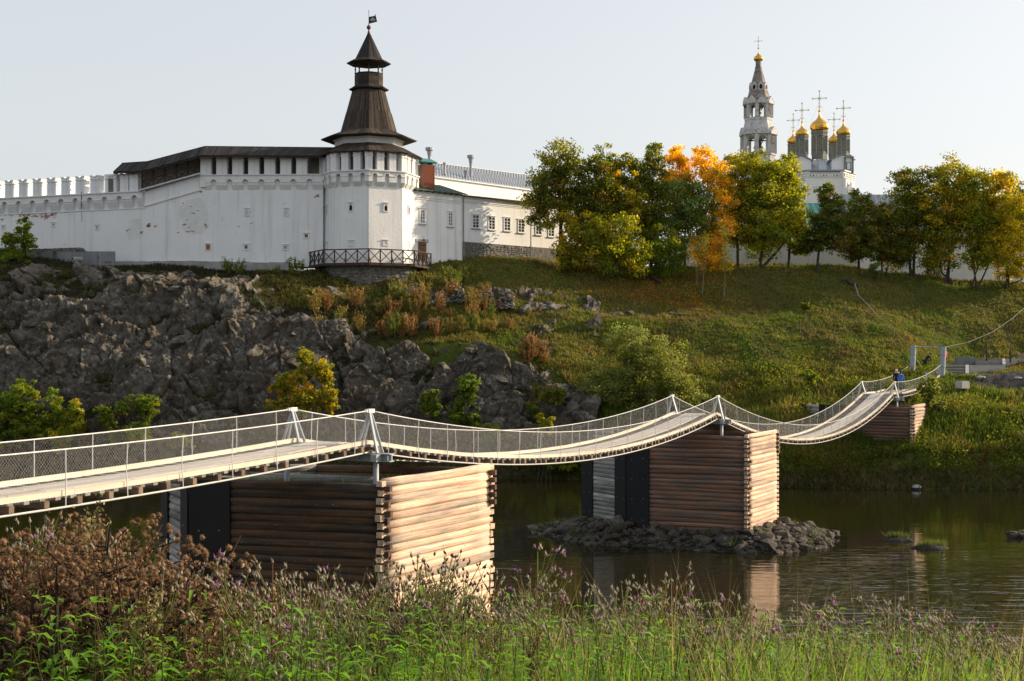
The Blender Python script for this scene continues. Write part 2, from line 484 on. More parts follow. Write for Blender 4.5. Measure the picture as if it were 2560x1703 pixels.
# ------------------------------------------------------------------ terrain of the far bank
# columns: px, shore Y, then (Y, photo row) for foot, mid, cliff top, slope, crest
COLS = [
 (-2500, 114, (117, 1108), (121, 900), (128, 690), (133, 650), (144, 600)),
 (-300, 114, (117, 1108), (121, 900), (128, 695), (133, 655), (144, 612)),
 (0,    114, (117, 1108), (121, 900), (128, 700), (133, 660), (140, 622)),
 (300,  114, (117, 1105), (121, 900), (128, 708), (133, 684), (136.6, 670)),
 (600,  115, (118, 1100), (121.5, 905), (127, 730), (132, 698), (136.6, 674)),
 (780,  116, (118.5, 1090), (122, 930), (126, 800), (130, 728), (136.5, 678)),
 (900,  116, (118.5, 1082), (122, 950), (125.5, 835), (130, 742), (135.5, 702)),
 (980,  116, (118.5, 1078), (122, 958), (125, 848), (130, 750), (137, 675)),
 (1060, 116, (118.5, 1075), (121.5, 960), (124.5, 852), (132, 748), (142.5, 650)),
 (1200, 116, (118, 1072), (121.5, 962), (124.5, 862), (133, 755), (146, 641)),
 (1350, 115, (117, 1082), (120.5, 982), (124, 890), (134, 770), (149, 650)),
 (1500, 114, (115, 1100), (119, 1000), (124, 910), (134, 790), (149, 672)),
 (1700, 112, (114, 1150), (118, 1030), (124, 920), (135, 790), (152, 668)),
 (1900, 109, (111, 1150), (116, 1035), (124, 920), (136, 790), (154, 656)),
 (2100, 106.5, (108.7, 1145), (115, 1035), (124, 915), (136, 790), (155, 664)),
 (2300, 106, (108.5, 1122), (114, 1030), (122.5, 940), (134, 850), (155, 690)),
 (2400, 106, (108.5, 1125), (114, 1030), (123, 950), (132, 908), (154, 700)),
 (2560, 106, (108.5, 1130), (114, 1030), (124, 950), (133, 902), (152, 708)),
 (2900, 106, (108.5, 1130), (114, 1030), (124, 930), (131, 860), (152, 706)),
 (5200, 106, (108.5, 1130), (114, 1030), (124, 930), (131, 860), (152, 706)),
]
_cp = np.array([c[0] for c in COLS], float)
_KY, _KZ = [], []
for c in COLS:
    ky = [c[1] - 9, c[1]] + [q[0] for q in c[2:]]
    kz = [-2.2, 0.0] + [PZ(q[1], q[0]) for q in c[2:]]
    ky += [ky[-1] + 12, ky[-1] + 120, 1500]; kz += [kz[-1] + .3, kz[-1] - 3, -5]
    _KY.append(ky); _KZ.append(kz)
_KY, _KZ = np.array(_KY, float), np.array(_KZ, float)

def knots(px):
    px = np.asarray(px, float)
    return (np.stack([np.interp(px, _cp, _KY[:, k]) for k in range(_KY.shape[1])], -1),
            np.stack([np.interp(px, _cp, _KZ[:, k]) for k in range(_KZ.shape[1])], -1))

def far_h(X, Y, rough=True):
    X, Y = np.asarray(X, float), np.asarray(Y, float)
    px = 1280 + X * F / np.maximum(Y, 1)
    ky, kz = knots(px)
    z = np.full(Y.shape, -2.2)
    for k in range(ky.shape[-1] - 1):
        a, b = ky[..., k], ky[..., k + 1]
        t = np.clip((Y - a) / (b - a), 0, 1)
        t2 = t * t * (3 - 2 * t) * .35 + t * .65
        z = np.where((Y >= a) & (Y <= b), kz[..., k] * (1 - t2) + kz[..., k + 1] * t2, z)
    z = np.where(Y > ky[..., -1], kz[..., -1], z)
    if rough:
        amp = np.clip((z - .1) / 2.0, 0, 1) * np.clip((ky[..., 6] - Y) / 3 + .5, .12, 1)
        z = z + amp * ((fbm(X * .22, Y * .22, 3, 4) - .5) * 1.5 + (fbm(X * 1.1, Y * 1.1, 9, 3) - .5) * .2)
    return z

def H(px, Y):
    return float(far_h(np.array([PX(px, Y)]), np.array([float(Y)]))[0])

def G(px, Y):
    """ground point of the far bank in photo column px at distance Y"""
    return Vector((PX(px, Y), Y, H(px, Y)))

us = np.concatenate([np.linspace(-2500, -320, 40), np.linspace(-300, 2860, 420), np.linspace(2880, 5200, 40)])
vsx = np.concatenate([np.linspace(0, 1, 7), 1 + np.linspace(.1, 5, 150), 6 + np.linspace(.1, 1, 8), 7 + np.array([.1, .3, .6, 1]), 8 + np.array([.1, .4, 1])])
KY, KZ = knots(us)
Yg = np.stack([np.interp(vsx, np.arange(KY.shape[1]), KY[i]) for i in range(len(us))], 0)
Xg = (us[:, None] - 1280) * Yg / F
Zg = far_h(Xg, Yg)
nu, nv = Yg.shape
idx = np.arange(nu * nv).reshape(nu, nv)
Q = np.stack([idx[:-1, :-1].ravel(), idx[1:, :-1].ravel(), idx[1:, 1:].ravel(), idx[:-1, 1:].ravel()], -1)

m, nt, out = _mat('hillside_turf')
vec = _coords(nt)
f1, _ = _noise(nt, vec, .10, 6, .6, .4, .6)
f2, _ = _noise(nt, vec, .5, 6, .65, .38, .62)
f3, _ = _noise(nt, vec, 2.2, 6, .7, .35, .65)
col = _mix(nt, f2, (.098, .102, .024), (.135, .112, .036))
col = _mix(nt, f1, col, (.080, .105, .020))
f4, _ = _noise(nt, vec, .35, 7, .7, .60, .74)
col = _mix(nt, f4, col, (.062, .045, .030))
sepx = _n(nt, 'ShaderNodeSeparateXYZ'); nt.links.new(vec, sepx.inputs[0])
rxx = _n(nt, 'ShaderNodeMapRange'); rxx.inputs[1].default_value = -7; rxx.inputs[2].default_value = -18
nt.links.new(sepx.outputs[0], rxx.inputs[0])
soil = _mix(nt, f2, (.062, .054, .030), (.040, .034, .021))
col = _mix(nt, rxx.outputs[0], col, soil)
dk = _mix(nt, f3, (.6, .6, .6), (1.15, 1.15, 1.15))
col = _mix(nt, 1.0, col, dk, 'MULTIPLY')
bs = _n(nt, 'ShaderNodeBsdfPrincipled'); bs.inputs['Roughness'].default_value = 1; bs.inputs['Specular IOR Level'].default_value = .05
nt.links.new(col, bs.inputs['Base Color'])
_, bh = _noise(nt, vec, 1.6, 8, .75)
bb = _n(nt, 'ShaderNodeBump'); bb.inputs['Strength'].default_value = .9; bb.inputs['Distance'].default_value = .5
nt.links.new(bh, bb.inputs['Height']); nt.links.new(bb.outputs[0], bs.inputs['Normal'])
nt.links.new(bs.outputs[0], out.inputs[0])
TURF = m
tag(obj('hillside', np_mesh('hillside', np.stack([Xg, Yg, Zg], -1).reshape(-1, 3), Q), TURF, smooth=True), kind='structure')

# ------------------------------------------------------------------ rock cliff (blocks and cracks)
cu = np.linspace(-220, 1500, 760)
cv = np.linspace(1.55, 5.35, 250)
KY, KZ = knots(cu)
Yc = np.stack([np.interp(cv, np.arange(KY.shape[1]), KY[i]) for i in range(len(cu))], 0)
Xc = (cu[:, None] - 1280) * Yc / F
Zc = far_h(Xc, Yc, False)
Zr = far_h(Xc, Yc)
S = Zc * .95 + Yc * .25
a_ = math.radians(17)
wu = Xc * math.cos(a_) + S * math.sin(a_); wv = -Xc * math.sin(a_) + S * math.cos(a_)
wu = wu + (fbm(Xc * .4, S * .4, 41, 3) - .5) * .9; wv = wv + (fbm(Xc * .4, S * .4, 47, 3) - .5) * .9
F1, F2, ra, rb, rc, ox, oy = worley(wu / 3.6, wv / 3.0, 3)
ckm = np.clip(fbm(Xc * .35, S * .35, 91, 3) * 2.4 - .75, 0, 1)
d = (ra - .5) * 1.5 + ox * (rb - .5) * 2.3 + oy * (rc - .15) * 2.6
d -= np.clip(1 - (F2 - F1) / .05, 0, 1) * .7 * ckm
st_ = wv / 2.6 + (fbm(Xc * .12, S * .12, 53, 2) - .5) * 2.2
d += ((st_ - np.floor(st_)) - .5) * .75
F1, F2, ra2, rb2, rc2, ox, oy = worley(wu / 1.15 + 7, wv / .85, 13)
d += (ra2 - .5) * .62 + ox * (rb2 - .5) * 1.1 + oy * (rc2 - .3) * 1.2
d -= np.clip(1 - (F2 - F1) / .06, 0, 1) * .3 * (1 - ckm * .6)
F1, F2, ra3, rb3, rc3, ox, oy = worley(wu / .42 + 3, wv / .34, 23)
d += (ra3 - .5) * .22 + ox * (rb3 - .5) * .35 + oy * (rc3 - .3) * .4 - np.clip(1 - (F2 - F1) / .12, 0, 1) * .06
d += (fbm(Xc * 1.6, S * 1.6, 77, 4) - .5) * .2
# where rock shows: full on the face, broken towards the grassy top
PXc = np.repeat(cu[:, None], len(cv), 1)
VV = np.repeat(cv[None, :], len(cu), 0)
topv = np.interp(PXc, [-220, 300, 600, 760, 900, 1050, 1230, 1330, 1420, 1500], [4.95, 4.9, 4.7, 4.35, 4.0, 3.95, 4.0, 3.9, 3.4, 2.7])
mask = np.clip((topv - VV) / .75 + .35, 0, 1) * np.clip((VV - 1.55) / .2, 0, 1)
mask = mask * (1 - np.clip((fbm(Xc * .30, S * .30, 61, 4) - .55) * 7, 0, 1) * np.clip((VV - 2.9) / 1.2, 0, 1))
emb = (1 - np.clip(mask, 0, 1)) * 1.7
d = d + 1.15 - emb
# outward direction: towards the river and up
ny, nz = -.80, .42
sh = np.clip((VV - 1.6) * 3, 0, 1)
V = np.stack([Xc + (ra - .5) * .25 * sh, Yc + ny * d, np.minimum(Zc, Zr + .1) + nz * d], -1).reshape(-1, 3)
nu, nv = Yc.shape
idx = np.arange(nu * nv).reshape(nu, nv)
Q = np.stack([idx[:-1, :-1].ravel(), idx[1:, :-1].ravel(), idx[1:, 1:].ravel(), idx[:-1, 1:].ravel()], -1)
CLIFF = obj('cliff', np_mesh('cliff', V, Q), ROCK)
tag(CLIFF, kind='structure')
CLIFF_PTS = V.reshape(nu, nv, 3); CLIFF_D = d; CLIFF_V = VV; CLIFF_PX = PXc

def rock_mesh(name, seed, mat, sub=2, flat=.75, cuts=11):
    r = random.Random(seed)
    bm = bmesh.new(); bmesh.ops.create_icosphere(bm, subdivisions=sub, radius=1.0)
    for v in bm.verts: v.co = Vector((v.co.x, v.co.y * r.uniform(.95, 1.05), v.co.z)) * r.uniform(.96, 1.04)
    for _ in range(cuts):
        n = Vector((r.gauss(0, 1), r.gauss(0, 1), r.gauss(0, 1))).normalized(); k = r.uniform(.42, .78)
        for v in bm.verts:
            e = v.co.dot(n) - k
            if e > 0: v.co -= n * e
    for v in bm.verts: v.co.z *= flat
    me = bpy.data.meshes.new(name); bm.to_mesh(me); bm.free()
    me.materials.append(mat)
    return me

BOULDERS = [rock_mesh('boulder', 100 + i, BOULD, 2, .72) for i in range(9)]
k = 0
cand = np.argwhere((CLIFF_D > .15) & (CLIFF_V > 2.0) & (CLIFF_V < 4.75))
for q in rng.permutation(len(cand))[:150]:
    i, j = cand[q]
    p = Vector(CLIFF_PTS[i, j].tolist())
    s_ = float(np.clip(rng.lognormal(-.85, .38), .25, .9))
    if CLIFF_V[i, j] > 3.9: s_ *= .72
    mt = Matrix.Translation(p + Vector((0, .12 * s_, -.1 * s_))) @ Matrix.Rotation(rng.uniform(-.5, .1), 4, 'Y') @ Matrix.Rotation(rng.uniform(-.7, .2), 4, 'X') @ Matrix.Rotation(rng.uniform(0, 6.3), 4, 'Z') @ Matrix.Diagonal((s_ * rng.uniform(1, 1.5), s_ * rng.uniform(.7, 1), s_ * rng.uniform(.8, 1.15), 1))
    inst('boulder', BOULDERS[k % 9], CLIFF, mt); k += 1
# small crags breaking through the grass
for px, Yq, s_ in [(1330, 127.5, .55), (1322, 127.3, .4), (1480, 136, .6), (1500, 136, .8), (1530, 136.2, .7), (1552, 136, .9), (1575, 136.4, .8), (1600, 136.2, .7), (1625, 136, .9), (1650, 136, .7), (1680, 136.5, .6),
                   (1700, 135.6, .5), (1400, 138, .4), (1420, 138, .5), (1440, 137, .35), (1345, 126.5, .35), (1855, 118.5, .35), (940, 130.6, .55), (955, 130.5, .45), (990, 131.5, .4), (1590, 139, .35), (1470, 138.5, .4)]:
    p = G(px, Yq)
    inst('boulder', BOULDERS[k % 9], CLIFF, Matrix.Translation(p + Vector((0, 0, -.1))) @ Matrix.Rotation(k * 1.3, 4, 'Z') @ Matrix.Diagonal((s_ * 1.2, s_ * .8, s_ * .8, 1))); k += 1

# ------------------------------------------------------------------ river
m, nt, out = _mat('river_water')
vec = _coords(nt)
bs = _n(nt, 'ShaderNodeBsdfPrincipled'); bs.inputs['Base Color'].default_value = (.016, .0145, .005, 1)
bs.inputs['Roughness'].default_value = .05; bs.inputs['IOR'].default_value = 1.33; bs.inputs['Specular IOR Level'].default_value = .5
va = _coords(nt, (.30, 1.35, 1)); vb = _coords(nt, (.9, 3.0, 1))
_, n1 = _noise(nt, va, 1.0, 1.2, .5); _, n2 = _noise(nt, vb, 1.0, 1.5, .5)
zone, _ = _noise(nt, _coords(nt, (.03, .09, 1)), 1.0, 2, .5, .40, .62)
rm = _n(nt, 'ShaderNodeMapRange'); rm.inputs[3].default_value = .30; rm.inputs[4].default_value = 1.0
nt.links.new(zone, rm.inputs[0])
sep = _n(nt, 'ShaderNodeSeparateXYZ'); nt.links.new(vec, sep.inputs[0])
rx = _n(nt, 'ShaderNodeMapRange'); rx.inputs[1].default_value = 74; rx.inputs[2].default_value = 58; rx.inputs[3].default_value = .22; rx.inputs[4].default_value = 1
nt.links.new(sep.outputs[1], rx.inputs[0])
mu = _n(nt, 'ShaderNodeMath', operation='MULTIPLY'); nt.links.new(rm.outputs[0], mu.inputs[0]); nt.links.new(rx.outputs[0], mu.inputs[1])
ad = _n(nt, 'ShaderNodeMath', operation='MULTIPLY_ADD'); ad.inputs[1].default_value = .42
nt.links.new(n2, ad.inputs[0]); nt.links.new(n1, ad.inputs[2])
m2 = _n(nt, 'ShaderNodeMath', operation='MULTIPLY'); nt.links.new(ad.outputs[0], m2.inputs[0]); nt.links.new(mu.outputs[0], m2.inputs[1])
bb = _n(nt, 'ShaderNodeBump'); bb.inputs['Strength'].default_value = 1.0; bb.inputs['Distance'].default_value = .10
nt.links.new(m2.outputs[0], bb.inputs['Height']); nt.links.new(bb.outputs[0], bs.inputs['Normal'])
nt.links.new(bs.outputs[0], out.inputs[0])
WATER = m
tag(obj('river', MB().add([(-260, 20, 0), (330, 20, 0), (330, 119, 0), (-260, 119, 0)], [(0, 1, 2, 3)]), WATER, recalc=False), kind='structure')

# ------------------------------------------------------------------ near bank
def near_h(X, Y):
    X, Y = np.asarray(X, float), np.asarray(Y, float)
    z = np.interp(Y, [-40, 0, 5, 9, 14, 22, 34, 42, 47, 60], [9.2, 8.75, 8.35, 7.6, 6.4, 4.2, 1.5, .45, -.4, -3])
    return z + (fbm(X * .35, Y * .35, 5, 3) - .5) * .5 * np.clip((47 - Y) / 10, 0, 1)
gx = np.linspace(-70, 60, 180); gy = np.concatenate([np.linspace(-30, 0, 12), np.linspace(.4, 60, 130)])
A, B = np.meshgrid(gx, gy, indexing='ij'); Zn = near_h(A, B)
idx = np.arange(A.size).reshape(A.shape)
Q = np.stack([idx[:-1, :-1].ravel(), idx[1:, :-1].ravel(), idx[1:, 1:].ravel(), idx[:-1, 1:].ravel()], -1)
SOIL = M('near_bank_soil', (.055, .052, .02), (.075, .06, .03), 1.2, (.04, .03, .02), 3, .5, .65, rough=1, bump=.8, bscale=4, bdist=.1)
tag(obj('near_bank', np_mesh('near_bank', np.stack([A, B, Zn], -1).reshape(-1, 3), Q), SOIL, smooth=True), kind='structure')

# ================================================================== architecture helpers
def on_plane(px, py, O, N):
    """point of the plane (O,N) seen at photo pixel (px,py)"""
    r = Vector(((px - 1280) / F, 1.0, (HZ - py) / F)); c = Vector((0, 0, CZ))
    return c + r * ((O - c).dot(N) / r.dot(N))

def arch_panel(mb, O, U, N, w, z0, z1, aw, spring, depth, n=8):
    """wall bay w wide (centre O) from z0 to z1 with a round-headed opening aw wide; depth runs back along -N"""
    Z = Vector((0, 0, 1)); O = Vector((O[0], O[1], 0))
    ax = (O, U, Z, -N)
    r = aw / 2
    mb.prism([(-w / 2, z0), (-r, z0), (-r, z1), (-w / 2, z1)], 0, depth, ax)
    mb.prism([(r, z0), (w / 2, z0), (w / 2, z1), (r, z1)], 0, depth, ax)
    arc = [(r * math.cos(math.pi * k / n), spring + r * math.sin(math.pi * k / n)) for k in range(n + 1)]
    for k in range(n):
        (a, b), (c, d) = arc[k], arc[k + 1]
        mb.prism([(a, b), (a, z1), (c, z1), (c, d)], 0, depth, ax)

def hood(mb, O, U, N, r, z, t=.05, n=8):
    pts = [Vector((O[0], O[1], 0)) + U * (r * math.cos(math.pi * k / n)) + Vector((0, 0, z + r * math.sin(math.pi * k / n))) + N * .03 for k in range(n + 1)]
    mb.tube(pts, t, 4)

def window_part(parent, P0, U, N, w, h, frame_m, pane_m, lancet=False, fw=.10, bars=0, inset=True, sill=False, arch=False):
    """framed opening centred at P0 on a wall plane"""
    Z = Vector((0, 0, 1))
    mb = MB()
    for s in (-1, 1):
        mb.prism([(s * w / 2, -h / 2 - fw), (s * (w / 2 + fw), -h / 2 - fw), (s * (w / 2 + fw), h / 2 + fw), (s * w / 2, h / 2 + fw)], 0, .07, (P0, U, Z, N))
    mb.prism([(-w / 2 + .001, h / 2), (w / 2 - .001, h / 2), (w / 2 - .001, h / 2 + fw), (-w / 2 + .001, h / 2 + fw)], 0, .066, (P0, U, Z, N))
    mb.prism([(-w / 2 + .001, -h / 2 - fw), (w / 2 - .001, -h / 2 - fw), (w / 2 - .001, -h / 2), (-w / 2 + .001, -h / 2)], 0, .066, (P0, U, Z, N))
    mb.prism([(-w / 2 - fw * 1.3, h / 2 + fw + .002), (w / 2 + fw * 1.3, h / 2 + fw + .002), (w / 2 + fw * 1.3, h / 2 + fw + .05), (-w / 2 - fw * 1.3, h / 2 + fw + .05)], 0, .14, (P0, U, Z, N))
    if lancet:
        for s in (-1, 1):
            mb.prism([(s * w / 2, h / 2), (s * .02, h / 2), (s * w * .16, h * .30), (s * w * .34, h * .20), (s * w / 2, h * .05)], 0, .06, (P0, U, Z, N))
    if arch:
        r = w / 2
        for s in (-1, 1):
            pl = [(s * r, h / 2 - r), (s * r, h / 2), (0, h / 2)] + [(s * r * math.sin(a), h / 2 - r + r * math.cos(a)) for a in (.25, .6, .95, 1.25)]
            mb.prism(pl, 0, .05, (P0, U, Z, N))
    fo = obj('window', mb, frame_m, parent)
    pm = MB().prism([(-w / 2, -h / 2), (w / 2, -h / 2), (w / 2, h / 2), (-w / 2, h / 2)], .002, .012, (P0, U, Z, N))
    obj('pane', pm, pane_m, fo)
    if bars:
        gb = MB()
        for k in range(1, bars):
            z = -h / 2 + h * k / bars
            gb.prism([(-w / 2, z - .02), (w / 2, z - .02), (w / 2, z + .02), (-w / 2, z + .02)], .013, .04, (P0, U, Z, N))
        for x in (-.5, 0, .5):
            e = .03
            gb.prism([(x * w - e, -h / 2), (x * w + e, -h / 2), (x * w + e, h / 2), (x * w - e, h / 2)], .0135, .045, (P0, U, Z, N))
        obj('glazing_bars', gb, FRAMEW, fo)
    if sill:
        obj('sill', MB().prism([(-w / 2 - .2, -h / 2 - fw - .07), (w / 2 + .2, -h / 2 - fw - .07), (w / 2 + .2, -h / 2 - fw - .003), (-w / 2 - .2, -h / 2 - fw - .003)], 0, .18, (P0, U, Z, N)), GALVD, fo)
    return fo

def plank_run(mb, a0, a1, b0, b1, pitch, thick=.035, jit=.07, gap=.12, rr=random):
    """boards running from edge a (a0->a1, top) down to edge b (b0->b1, bottom)"""
    a0, a1, b0, b1 = map(Vector, (a0, a1, b0, b1))
    n = max(1, int(round((b1 - b0).length / pitch)))
    nrm = (a1 - a0 + b1 - b0).cross(b0 - a0).normalized()
    if nrm.z < 0: nrm = -nrm
    for k in range(n):
        s, e = k / n, (k + 1 - gap) / n
        t = a0.lerp(a1, s); u = a0.lerp(a1, e); v = b0.lerp(b1, s); w = b0.lerp(b1, e)
        j = rr.uniform(-jit, jit); lift = nrm * rr.uniform(0, .03)
        v = v + (v - t).normalized() * j; w = w + (w - u).normalized() * j
        top = [t, u, w, v]
        mb.add([q + lift for q in top] + [q + lift + nrm * thick for q in top],
               [(0, 1, 2, 3), (7, 6, 5, 4), (0, 4, 5, 1), (1, 5, 6, 2), (2, 6, 7, 3), (3, 7, 4, 0)])

def oct_pts(c, r, z, rot, n=8):
    return [Vector((c[0] + r * math.cos(rot + 2 * math.pi * k / n), c[1] + r * math.sin(rot + 2 * math.pi * k / n), z)) for k in range(n)]

def skirt(name, parent, c, r_top, z_top, r_bot, z_bot, rot, mat, pitch=.22, n=8, jit=.05):
    under = MB().lathe((c[0], c[1], 0), [(r_bot - .04, z_bot - .05), (r_bot - .04, z_bot - .01), (r_top, z_top - .01), (max(r_top - .3, .02), z_top - .05)], n, rot)  # closed underlay added just inside the boards to block light
    u = obj(name, under, BEAM, parent)
    mb = MB()
    A, B = oct_pts(c, r_top, z_top, rot, n), oct_pts(c, r_bot, z_bot, rot, n)
    for k in range(n):
        plank_run(mb, A[k], A[(k + 1) % n], B[k], B[(k + 1) % n], pitch, jit=jit)
    obj('roof_boards', mb, mat, u)
    return u

Zv = Vector((0, 0, 1))

# ================================================================== fortress wall
L0 = Vector((PX(0, 144.6), 144.6, 0)); L1 = Vector((PX(360, 138), 138, 0)); L2 = Vector((PX(806, 137.2), 137.2, 0))
UL = (L1 - L0).normalized(); NL = Vector((UL.y, -UL.x, 0))
UT = (L2 - L1).normalized(); NT = Vector((UT.y, -UT.x, 0))
ZB = 19.0                               # foot of the wall
WALL = thing('fortress_wall', 'long whitewashed fortress wall with swallow-tail merlons and roofed wooden gallery on the cliff', 'wall', (L1.x, L1.y, ZB))
LEN = 42.0
ax = (L1, UL, Zv, -NL)
ZL = 26.55
obj('wall_section', MB().prism([(-LEN, ZB), (0, ZB), (0, ZL - .05), (-LEN, ZL - .05)], .30, 2.6, ax), WHITE, WALL)
LT = (L2 - L1).length
def zt(py): return PZ(py, 137.6)
xr = (on_plane(500, 440, L1, NT) - L1).dot(UT)
ax2 = (L1, UT, Zv, -NT)
obj('wall_section', MB().prism([(0, ZB), (LT, ZB), (LT, zt(438)), (xr, zt(437)), (0, zt(478))], .25, 2.6, ax2), WHITE, WALL)
# raised band with machicolation niches, left section
pitch = 1.8
band = MB(); lines = MB()
nb = int(LEN / pitch)
zb0 = 24.9
for k in range(nb):
    c = L1 + UL * (-1.15 - k * pitch) + NL * 0.0
    arch_panel(band, c, UL, NL, pitch, zb0 + .75, ZL - .02, .62, 25.85, .30)
    for s, e in ((-pitch / 2, -.31), (.31, pitch / 2)):
        band.add([c + UL * s + Zv * (zb0 + .75), c + UL * e + Zv * (zb0 + .75), c + UL * e - NL * .30 + Zv * zb0, c + UL * s - NL * .30 + Zv * zb0,
                  c + UL * s - NL * .30 + Zv * (zb0 + .75), c + UL * e - NL * .30 + Zv * (zb0 + .75)],
                 [(0, 1, 2, 3), (0, 3, 4), (1, 5, 2), (3, 2, 5, 4)])
    hood(lines, c, UL, NL, .37, 25.85)
    for s, e in ((-pitch / 2, -.37), (.37, pitch / 2)):
        lines.bar(c + UL * s + Zv * 25.85 + NL * .03, c + UL * e + Zv * 25.85 + NL * .03, .08, .08)
lines.bar(L1 - UL * LEN + Zv * ZL + NL * .05, L1 + UL * .1 + Zv * ZL + NL * .05, .14, .12)
lines.bar(L1 - UL * LEN + Zv * zb0 - NL * .28, L1 + UL * .05 + Zv * zb0 - NL * .28, .1, .08)
obj('machicolation_band', band, TRIM, WALL)
obj('string_course', lines, TRIM, WALL)

def merlon_mesh(w, T, h, name='merlon', notch=True):
    mb = MB()
    mb.box((0, 0, (h - .42) / 2), (w, T, h - .42))
    mb.box((0, 0, h - .42 + .04), (w + .14, T + .14, .09))
    a = w / 2
    pl = [(-a + .03, h - .334), (a - .03, h - .334), (a + .05, h - .12), (a + .10, h), (a * .62, h + .05), (a * .3, h - .02), (0, h - .14), (-a * .3, h - .02), (-a * .62, h + .05), (-a - .10, h), (-a - .05, h - .12)]
    mb.prism(pl, -T / 2 - .03, T / 2 + .03, (Vector((0, 0, 0)), Vector((1, 0, 0)), Zv, Vector((0, 1, 0))))
    for s in (-1, 1):   # relief scroll on both faces
        mb.tube([(-a * .8, s * (T / 2 + .04), h - .05), (-a * .35, s * (T / 2 + .05), h - .1), (0, s * (T / 2 + .05), h - .27), (a * .35, s * (T / 2 + .05), h - .1), (a * .8, s * (T / 2 + .04), h - .05)], .035, 4)
    m_ = mb.mesh(name); fixn(m_); m_.materials.append(WHITE)
    return m_
MER = merlon_mesh(1.0, .8, 1.82)
for k in range(22):
    p = L1 + UL * (-1.15 + pitch / 2 - .35 - k * pitch - pitch * .0) - NL * .42
    if k == 0: continue
    inst('merlon', MER, WALL, frame((p.x, p.y, ZL + .01), UL))
for px in (287, 340):
    q = on_plane(px, 450, L1 - NL * .42, NL)
    inst('merlon', MER, WALL, frame((q.x, q.y, ZL + .01), UL))

# tall section: band, niches, pillars, gallery
zg = zt(437.5)
band = MB(); lines = MB()
x0 = xr
npil = 8
pit = 1.594
zb1 = zt(475)
for k in range(npil):
    c = L1 + UT * (x0 + pit * (k + .5) + .55)
    arch_panel(band, c, UT, NT, pit, zb1 + .5, zg, .52, zt(456), .25)
    for s, e in ((-pit / 2, -.26), (.26, pit / 2)):
        band.add([c + UT * s + Zv * (zb1 + .5), c + UT * e + Zv * (zb1 + .5), c + UT * e - NT * .25 + Zv * zb1, c + UT * s - NT * .25 + Zv * zb1,
                  c + UT * s - NT * .25 + Zv * (zb1 + .5), c + UT * e - NT * .25 + Zv * (zb1 + .5)], [(0, 1, 2, 3), (0, 3, 4), (1, 5, 2), (3, 2, 5, 4)])
    hood(lines, c, UT, NT, .32, zt(456), .045)
    for s, e in ((-pit / 2, -.32), (.32, pit / 2)):
        lines.bar(c + UT * s + Zv * zt(456) + NT * .03, c + UT * e + Zv * zt(456) + NT * .03, .07, .07)
c = L1 + UT * (x0 + .275)
band.prism([(x0, zb1 + .3), (x0 + .55, zb1 + .3), (x0 + .55, zg), (x0, zg)], 0, .25, ax2)
lines.bar(L1 + UT * (x0 - .05) + Zv * zg + NT * .05, L1 + UT * LT + Zv * zg + NT * .05, .12, .10)
# sloping coping and string course of the ramp
pA, pB = on_plane(347, 477, L1 + NT * .1, NT), on_plane(501, 434, L1 + NT * .1, NT)
cop = MB().bar(pA + NT * .0, pB, .5, .12)
obj('coping', cop, GALV, WALL)
pC, pD = on_plane(360, 516, L1 - NT * .2, NT), on_plane(501, 475.5, L1 - NT * .2, NT)
lines.bar(pC, pD, .16, .09)
obj('machicolation_band', band, TRIM, WALL)
obj('string_course', lines, TRIM, WALL)
PIL = merlon_mesh(1.06, .7, 1.85, 'gallery_pillar')
for k in range(npil):
    p = L1 + UT * (x0 + .56 + pit * k) - NT * .38
    if k == npil - 1: continue
    inst('gallery_pillar', PIL, WALL, frame((p.x, p.y, zg + .05), UT))
# gallery interior: floor, back wall
obj('gallery_back_wall', MB().prism([(x0, zg - .2), (LT, zg - .2), (LT, zg + 2.4), (x0, zg + 2.4)], 2.35, 2.55, ax2), GALIN, WALL)
obj('gallery_back_wall', MB().prism([(-3.2, ZL - .3), (0, zt(478)), (x0, zg - .2), (x0, zg + 2.5), (0, zt(405)), (-.5, zt(412))], 2.38, 2.58, ax2), GALIN, WALL)
# roof of the gallery: three runs of boards
e0 = P(283, 432, 138.6); e1 = P(352, 431, 137.4); e2 = P(503, 391, 136.6); e3 = P(812, 392.5, 136.6)
r0 = P(306, 410.5, 140.2); r1 = P(369, 406.5, 139.4); r2 = P(513, 368.5, 138.9); r3 = P(850, 372, 138.9)
GR = MB()
back = Vector((0, 3.0, -.9))
for a, b, c_, d_ in ((r0, r1, e0, e1), (r1, r2, e1, e2), (r2, r3, e2, e3)):
    GR.add([a, b, d_, c_, a + Vector((0, 0, -.12)), b + Vector((0, 0, -.12)), d_ + Vector((0, 0, -.08)), c_ + Vector((0, 0, -.08))], [(0, 1, 2, 3), (7, 6, 5, 4), (3, 2, 6, 7), (0, 3, 7, 4), (1, 5, 6, 2)])
    GR.add([a, b, b + back, a + back], [(0, 1, 2, 3)])
GR.add([r0, e0, r0 + back + Vector((-1.4, 0, 0))], [(0, 1, 2)])
roof = obj('gallery_roof', GR, BEAM, WALL)
BD = MB()
up = Vector((0, -.03, .06))
for a, b, c_, d_ in ((r0, r1, e0, e1), (r1, r2, e1, e2), (r2, r3, e2, e3)):
    plank_run(BD, a + up, b + up, c_ + up, d_ + up, .21, jit=.09)
plank_run(BD, r0 + up, r0 + up, r0 + back + Vector((-1.4, 0, .05)), e0 + up, .3)
for a, b in ((r0, r1), (r1, r2), (r2, r3)):
    BD.bar(a + up * 1.5, b + up * 1.5, .16, .07)
obj('roof_boards', BD, ROOFW, roof)
